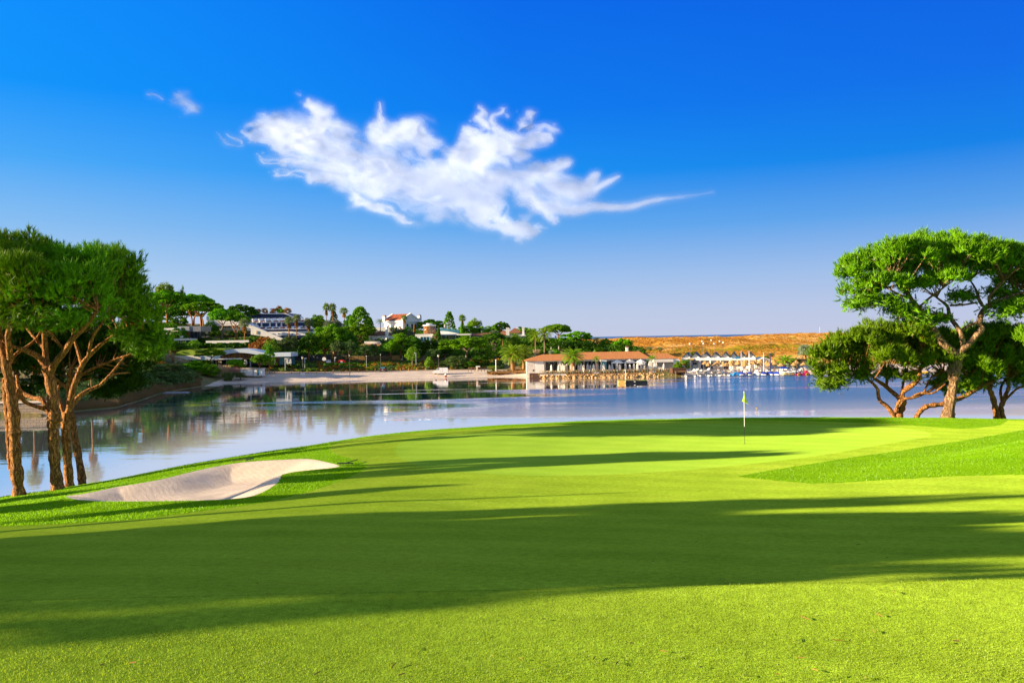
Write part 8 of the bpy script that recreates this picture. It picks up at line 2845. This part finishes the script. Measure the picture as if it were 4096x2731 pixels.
# yellow and blue boats glimpsed behind the low pine
p = beachz(3655, 205); p.z = .05
r = thing('slide_boat', 'yellow pontoon boat with blue frame seen through the right pine branches', 'pedal boat', p)
for y in (-.9, .9):
    part(MB().tube([(-2.6, y, .25), (2.4, y, .25), (2.9, y, .45)], .28, 8), 'pontoon', 'yellow', r)
part(MB().box(-2.2, 2.2, -1.0, 1.0, .5, .6), 'deck', 'wall', r)
part(MB().tube([(2.8, 0, .2), (4.4, 0, 1.6), (5.2, 0, 1.6)], .16, 6), 'slide', 'tarp', r)
part(MB().tube([(-2, -.8, .6), (-2, -.8, 2.0), (2, -.8, 2.0), (2, -.8, .6)], .05, 6), 'frame', 'tarp', r)

# feather flags
for px, top, m, lab in ((2966, 1403, 'cloth', 'leftmost tall furled white flag on the beach'), (2997.5, 1401.5, 'cloth', 'second tall furled white flag on the beach'), (3055.5, 1408.5, 'cloth', 'third tall furled white flag before the small cabin'), (3082, 1410, 'navy', 'tall furled navy flag right of the white ones')):
    Y = 212.5
    p = beachz(px, Y)
    h = P(px, top, Y).z - p.z
    r = thing('beach_flag', lab, 'flag', p)
    part(MB().tube([(0, 0, -.1), (0, 0, h)], .035, 6), 'pole', 'wall', r)
    part(MB().lathe([(.10, .3), (.14, .8), (.12, h * .8), (.05, h * .97), (.01, h)], n=8), 'furled_cloth', m, r)

# ================================================================== raft with a cormorant
p = P(2533, 1531, 0.0 + 188.0)
Yr = HCAM / uv(2533, 1533)[1]
p = Vector((uv(2533, 1533)[0] * Yr, Yr, 0.0)); k = Yr / FPX
r = thing('raft', 'black floating raft with yellow end and green top on the lake', 'raft', p)
part(MB().slab([(-31 * k, 0), (58 * k, 0.2), (56 * k, 2.2), (-31 * k, 2.4)], -.2, .55), 'hull', 'black', r)
part(MB().slab([(-59 * k, .3), (-31 * k, -.02), (-31 * k, 2.4), (-57 * k, 2.4)], -.2, .72), 'end_box', 'timber_gold', r)
part(MB().add([(-59 * k, .25, .73), (-31 * k, -.05, .78), (5 * k, 0, .78), (20 * k, .05, .60), (58 * k, .2, .62), (56 * k, 2.2, .62), (20 * k, 2.3, .60), (5 * k, 2.4, .78), (-57 * k, 2.4, .73)], [(0, 1, 2, 7, 8), (2, 3, 6, 7), (3, 4, 5, 6)]), 'top', 'turf', r)
part(MB().box(3 * k, 9 * k, -.06, -.01, .30, .48), 'number_plate', 'wall', r)
part(MB().box(-58 * k, -54 * k, .2, .26, .3, .5).box(-33 * k, -30 * k, -.08, .0, .2, .6), 'reflector', 'wall', r)


def bird(name, loc, s, rz, label, up=True):
    b = thing(name, label, 'bird', loc, rz)
    b.scale = (s, s, s)
    mb = MB()
    if up:
        ring = [(0, .00, .18, .015), (0, .02, .24, .09), (.0, .0, .36, .11), (.02, -.02, .50, .075), (.03, -.03, .62, .04), (.03, -.03, .72, .036), (.06, -.03, .78, .045), (.13, -.03, .79, .02), (.2, -.03, .77, .006)]
    else:
        ring = [(-.2, 0, .12, .01), (-.1, 0, .14, .06), (.0, 0, .15, .08), (.08, 0, .18, .05), (.12, 0, .24, .035), (.17, 0, .25, .03), (.22, 0, .24, .006)]
    mb.tube([q[:3] for q in ring], [q[3] for q in ring], 8)
    part(mb, 'body', 'black', b, True)
    part(MB().tube([(0, .04, .2), (0, .04, 0)], .012, 4).tube([(0, -.04, .2), (0, -.04, 0)], .012, 4), 'leg', 'black', b)
    part(MB().add([(-.05, .02, .26), (-.14, .05, .06), (-.05, .05, .05), (.0, -.02, .26)], [(0, 1, 2, 3)]), 'tail', 'black', b)


bird('cormorant', p + Vector((-37 * k, .8, .76)), 1.25, .3, 'black cormorant standing upright on the yellow end of the raft')
bird('gull', p + Vector((26 * k, 1.0, .61)), 1.0, 2.0, 'small dark bird resting in the middle of the raft', False)
bird('gull', p + Vector((52 * k, 1.0, .62)), 1.0, .5, 'small dark bird at the right tip of the raft', False)
# yellow buoy
Yb = HCAM / uv(3027, 1634)[1]
b = thing('buoy', 'tiny yellow buoy floating right of the flagstick', 'buoy', (uv(3027, 1634)[0] * Yb, Yb, 0))
part(MB().ball((0, 0, .05), .11, 10), 'float', 'yellow', b)
part(MB().tube([(0, 0, .1), (0, 0, .24)], .02, 5), 'stem', 'black', b)

# boardwalk on the dune
w = bld('boardwalk', 'golden timber boardwalk with handrail on the dune behind the boathouse', 'boardwalk', 2915, 1418, 262)
pts = [(2780, 1400), (2850, 1404), (2862, 1404.5), (2905, 1404), (2950, 1408), (2995, 1414)]
for (a, t), (c, u) in zip(pts[2:], pts[3:]):
    part(wp(w, [(a, t), (c, u), (c, u + 2), (a, t + 2)], 262, .15), 'handrail', 'timber_gold', w)
    part(wp(w, [(a, t + 5), (c, u + 5), (c, u + 6.5), (a, t + 6.5)], 262, .12), 'lower_rail', 'timber_gold', w)
    part(wp(w, [(a, t + 11), (c, u + 11), (c, u + 12.5), (a, t + 12.5)], 262, 1.8), 'walkway', 'timber_gold', w)
for i in range(9):
    a = 2863 + i * 16.4
    t = np.interp(a, [q[0] for q in pts], [q[1] for q in pts])
    part(wb(w, a - 1, a + 1, t, t + 22, 262.05, .2), 'post', 'timber_gold', w)

# play area things
s = bld('play_sphere', 'white round disc sign at the children play area', 'sign', 1297, 1444, 248)
part(MB().lathe([(.01, -.10), (.6, -.10), (.62, 0), (.6, .10), (.01, .10)], (0, 0, 0), 20), 'disc', 'wall', s)
s.rotation_euler = (R(90), 0, 0); s.location.z = P(1297, 1436, 248).z
q = bld('play_house', 'red and green children play equipment behind the low hedge', 'playground', 1365, 1449, 247)
part(wp(q, [(1350, 1446), (1358, 1439), (1372, 1440), (1380, 1446), (1380, 1452), (1350, 1452)], 247, 1.5), 'roof', 'red', q)
part(wb(q, 1352, 1378, 1447, 1454, 247.2, 1.2), 'body', 'turf', q)
part(wb(q, 1362, 1370, 1444, 1452, 246.9, .2), 'door', 'wall', q)
for a in (1308, 1314, 1320):
    g = bld('garden_statue', 'small white figure shaped ornament beside the play equipment', 'ornament', a, 1451, 247, 'white ornaments')
    part(MB().lathe([(.2, 0), (.28, .25), (.18, .6), (.12, .7), (.16, .85), (.01, 1.0)], n=10), 'figure', 'wall', g)
m_ = bld('radio_mast', 'thin white radio mast on the dune skyline', 'mast', 3279, 1336, 520)
part(MB().tube([(0, 0, -2), (0, 0, (1336 - 1307) * 520 / FPX)], [.07, .05], 5), 'shaft', 'wall', m_)
part(MB().box(-.4, .4, -.05, .05, 3.2, 3.3), 'aerial', 'wall', m_)
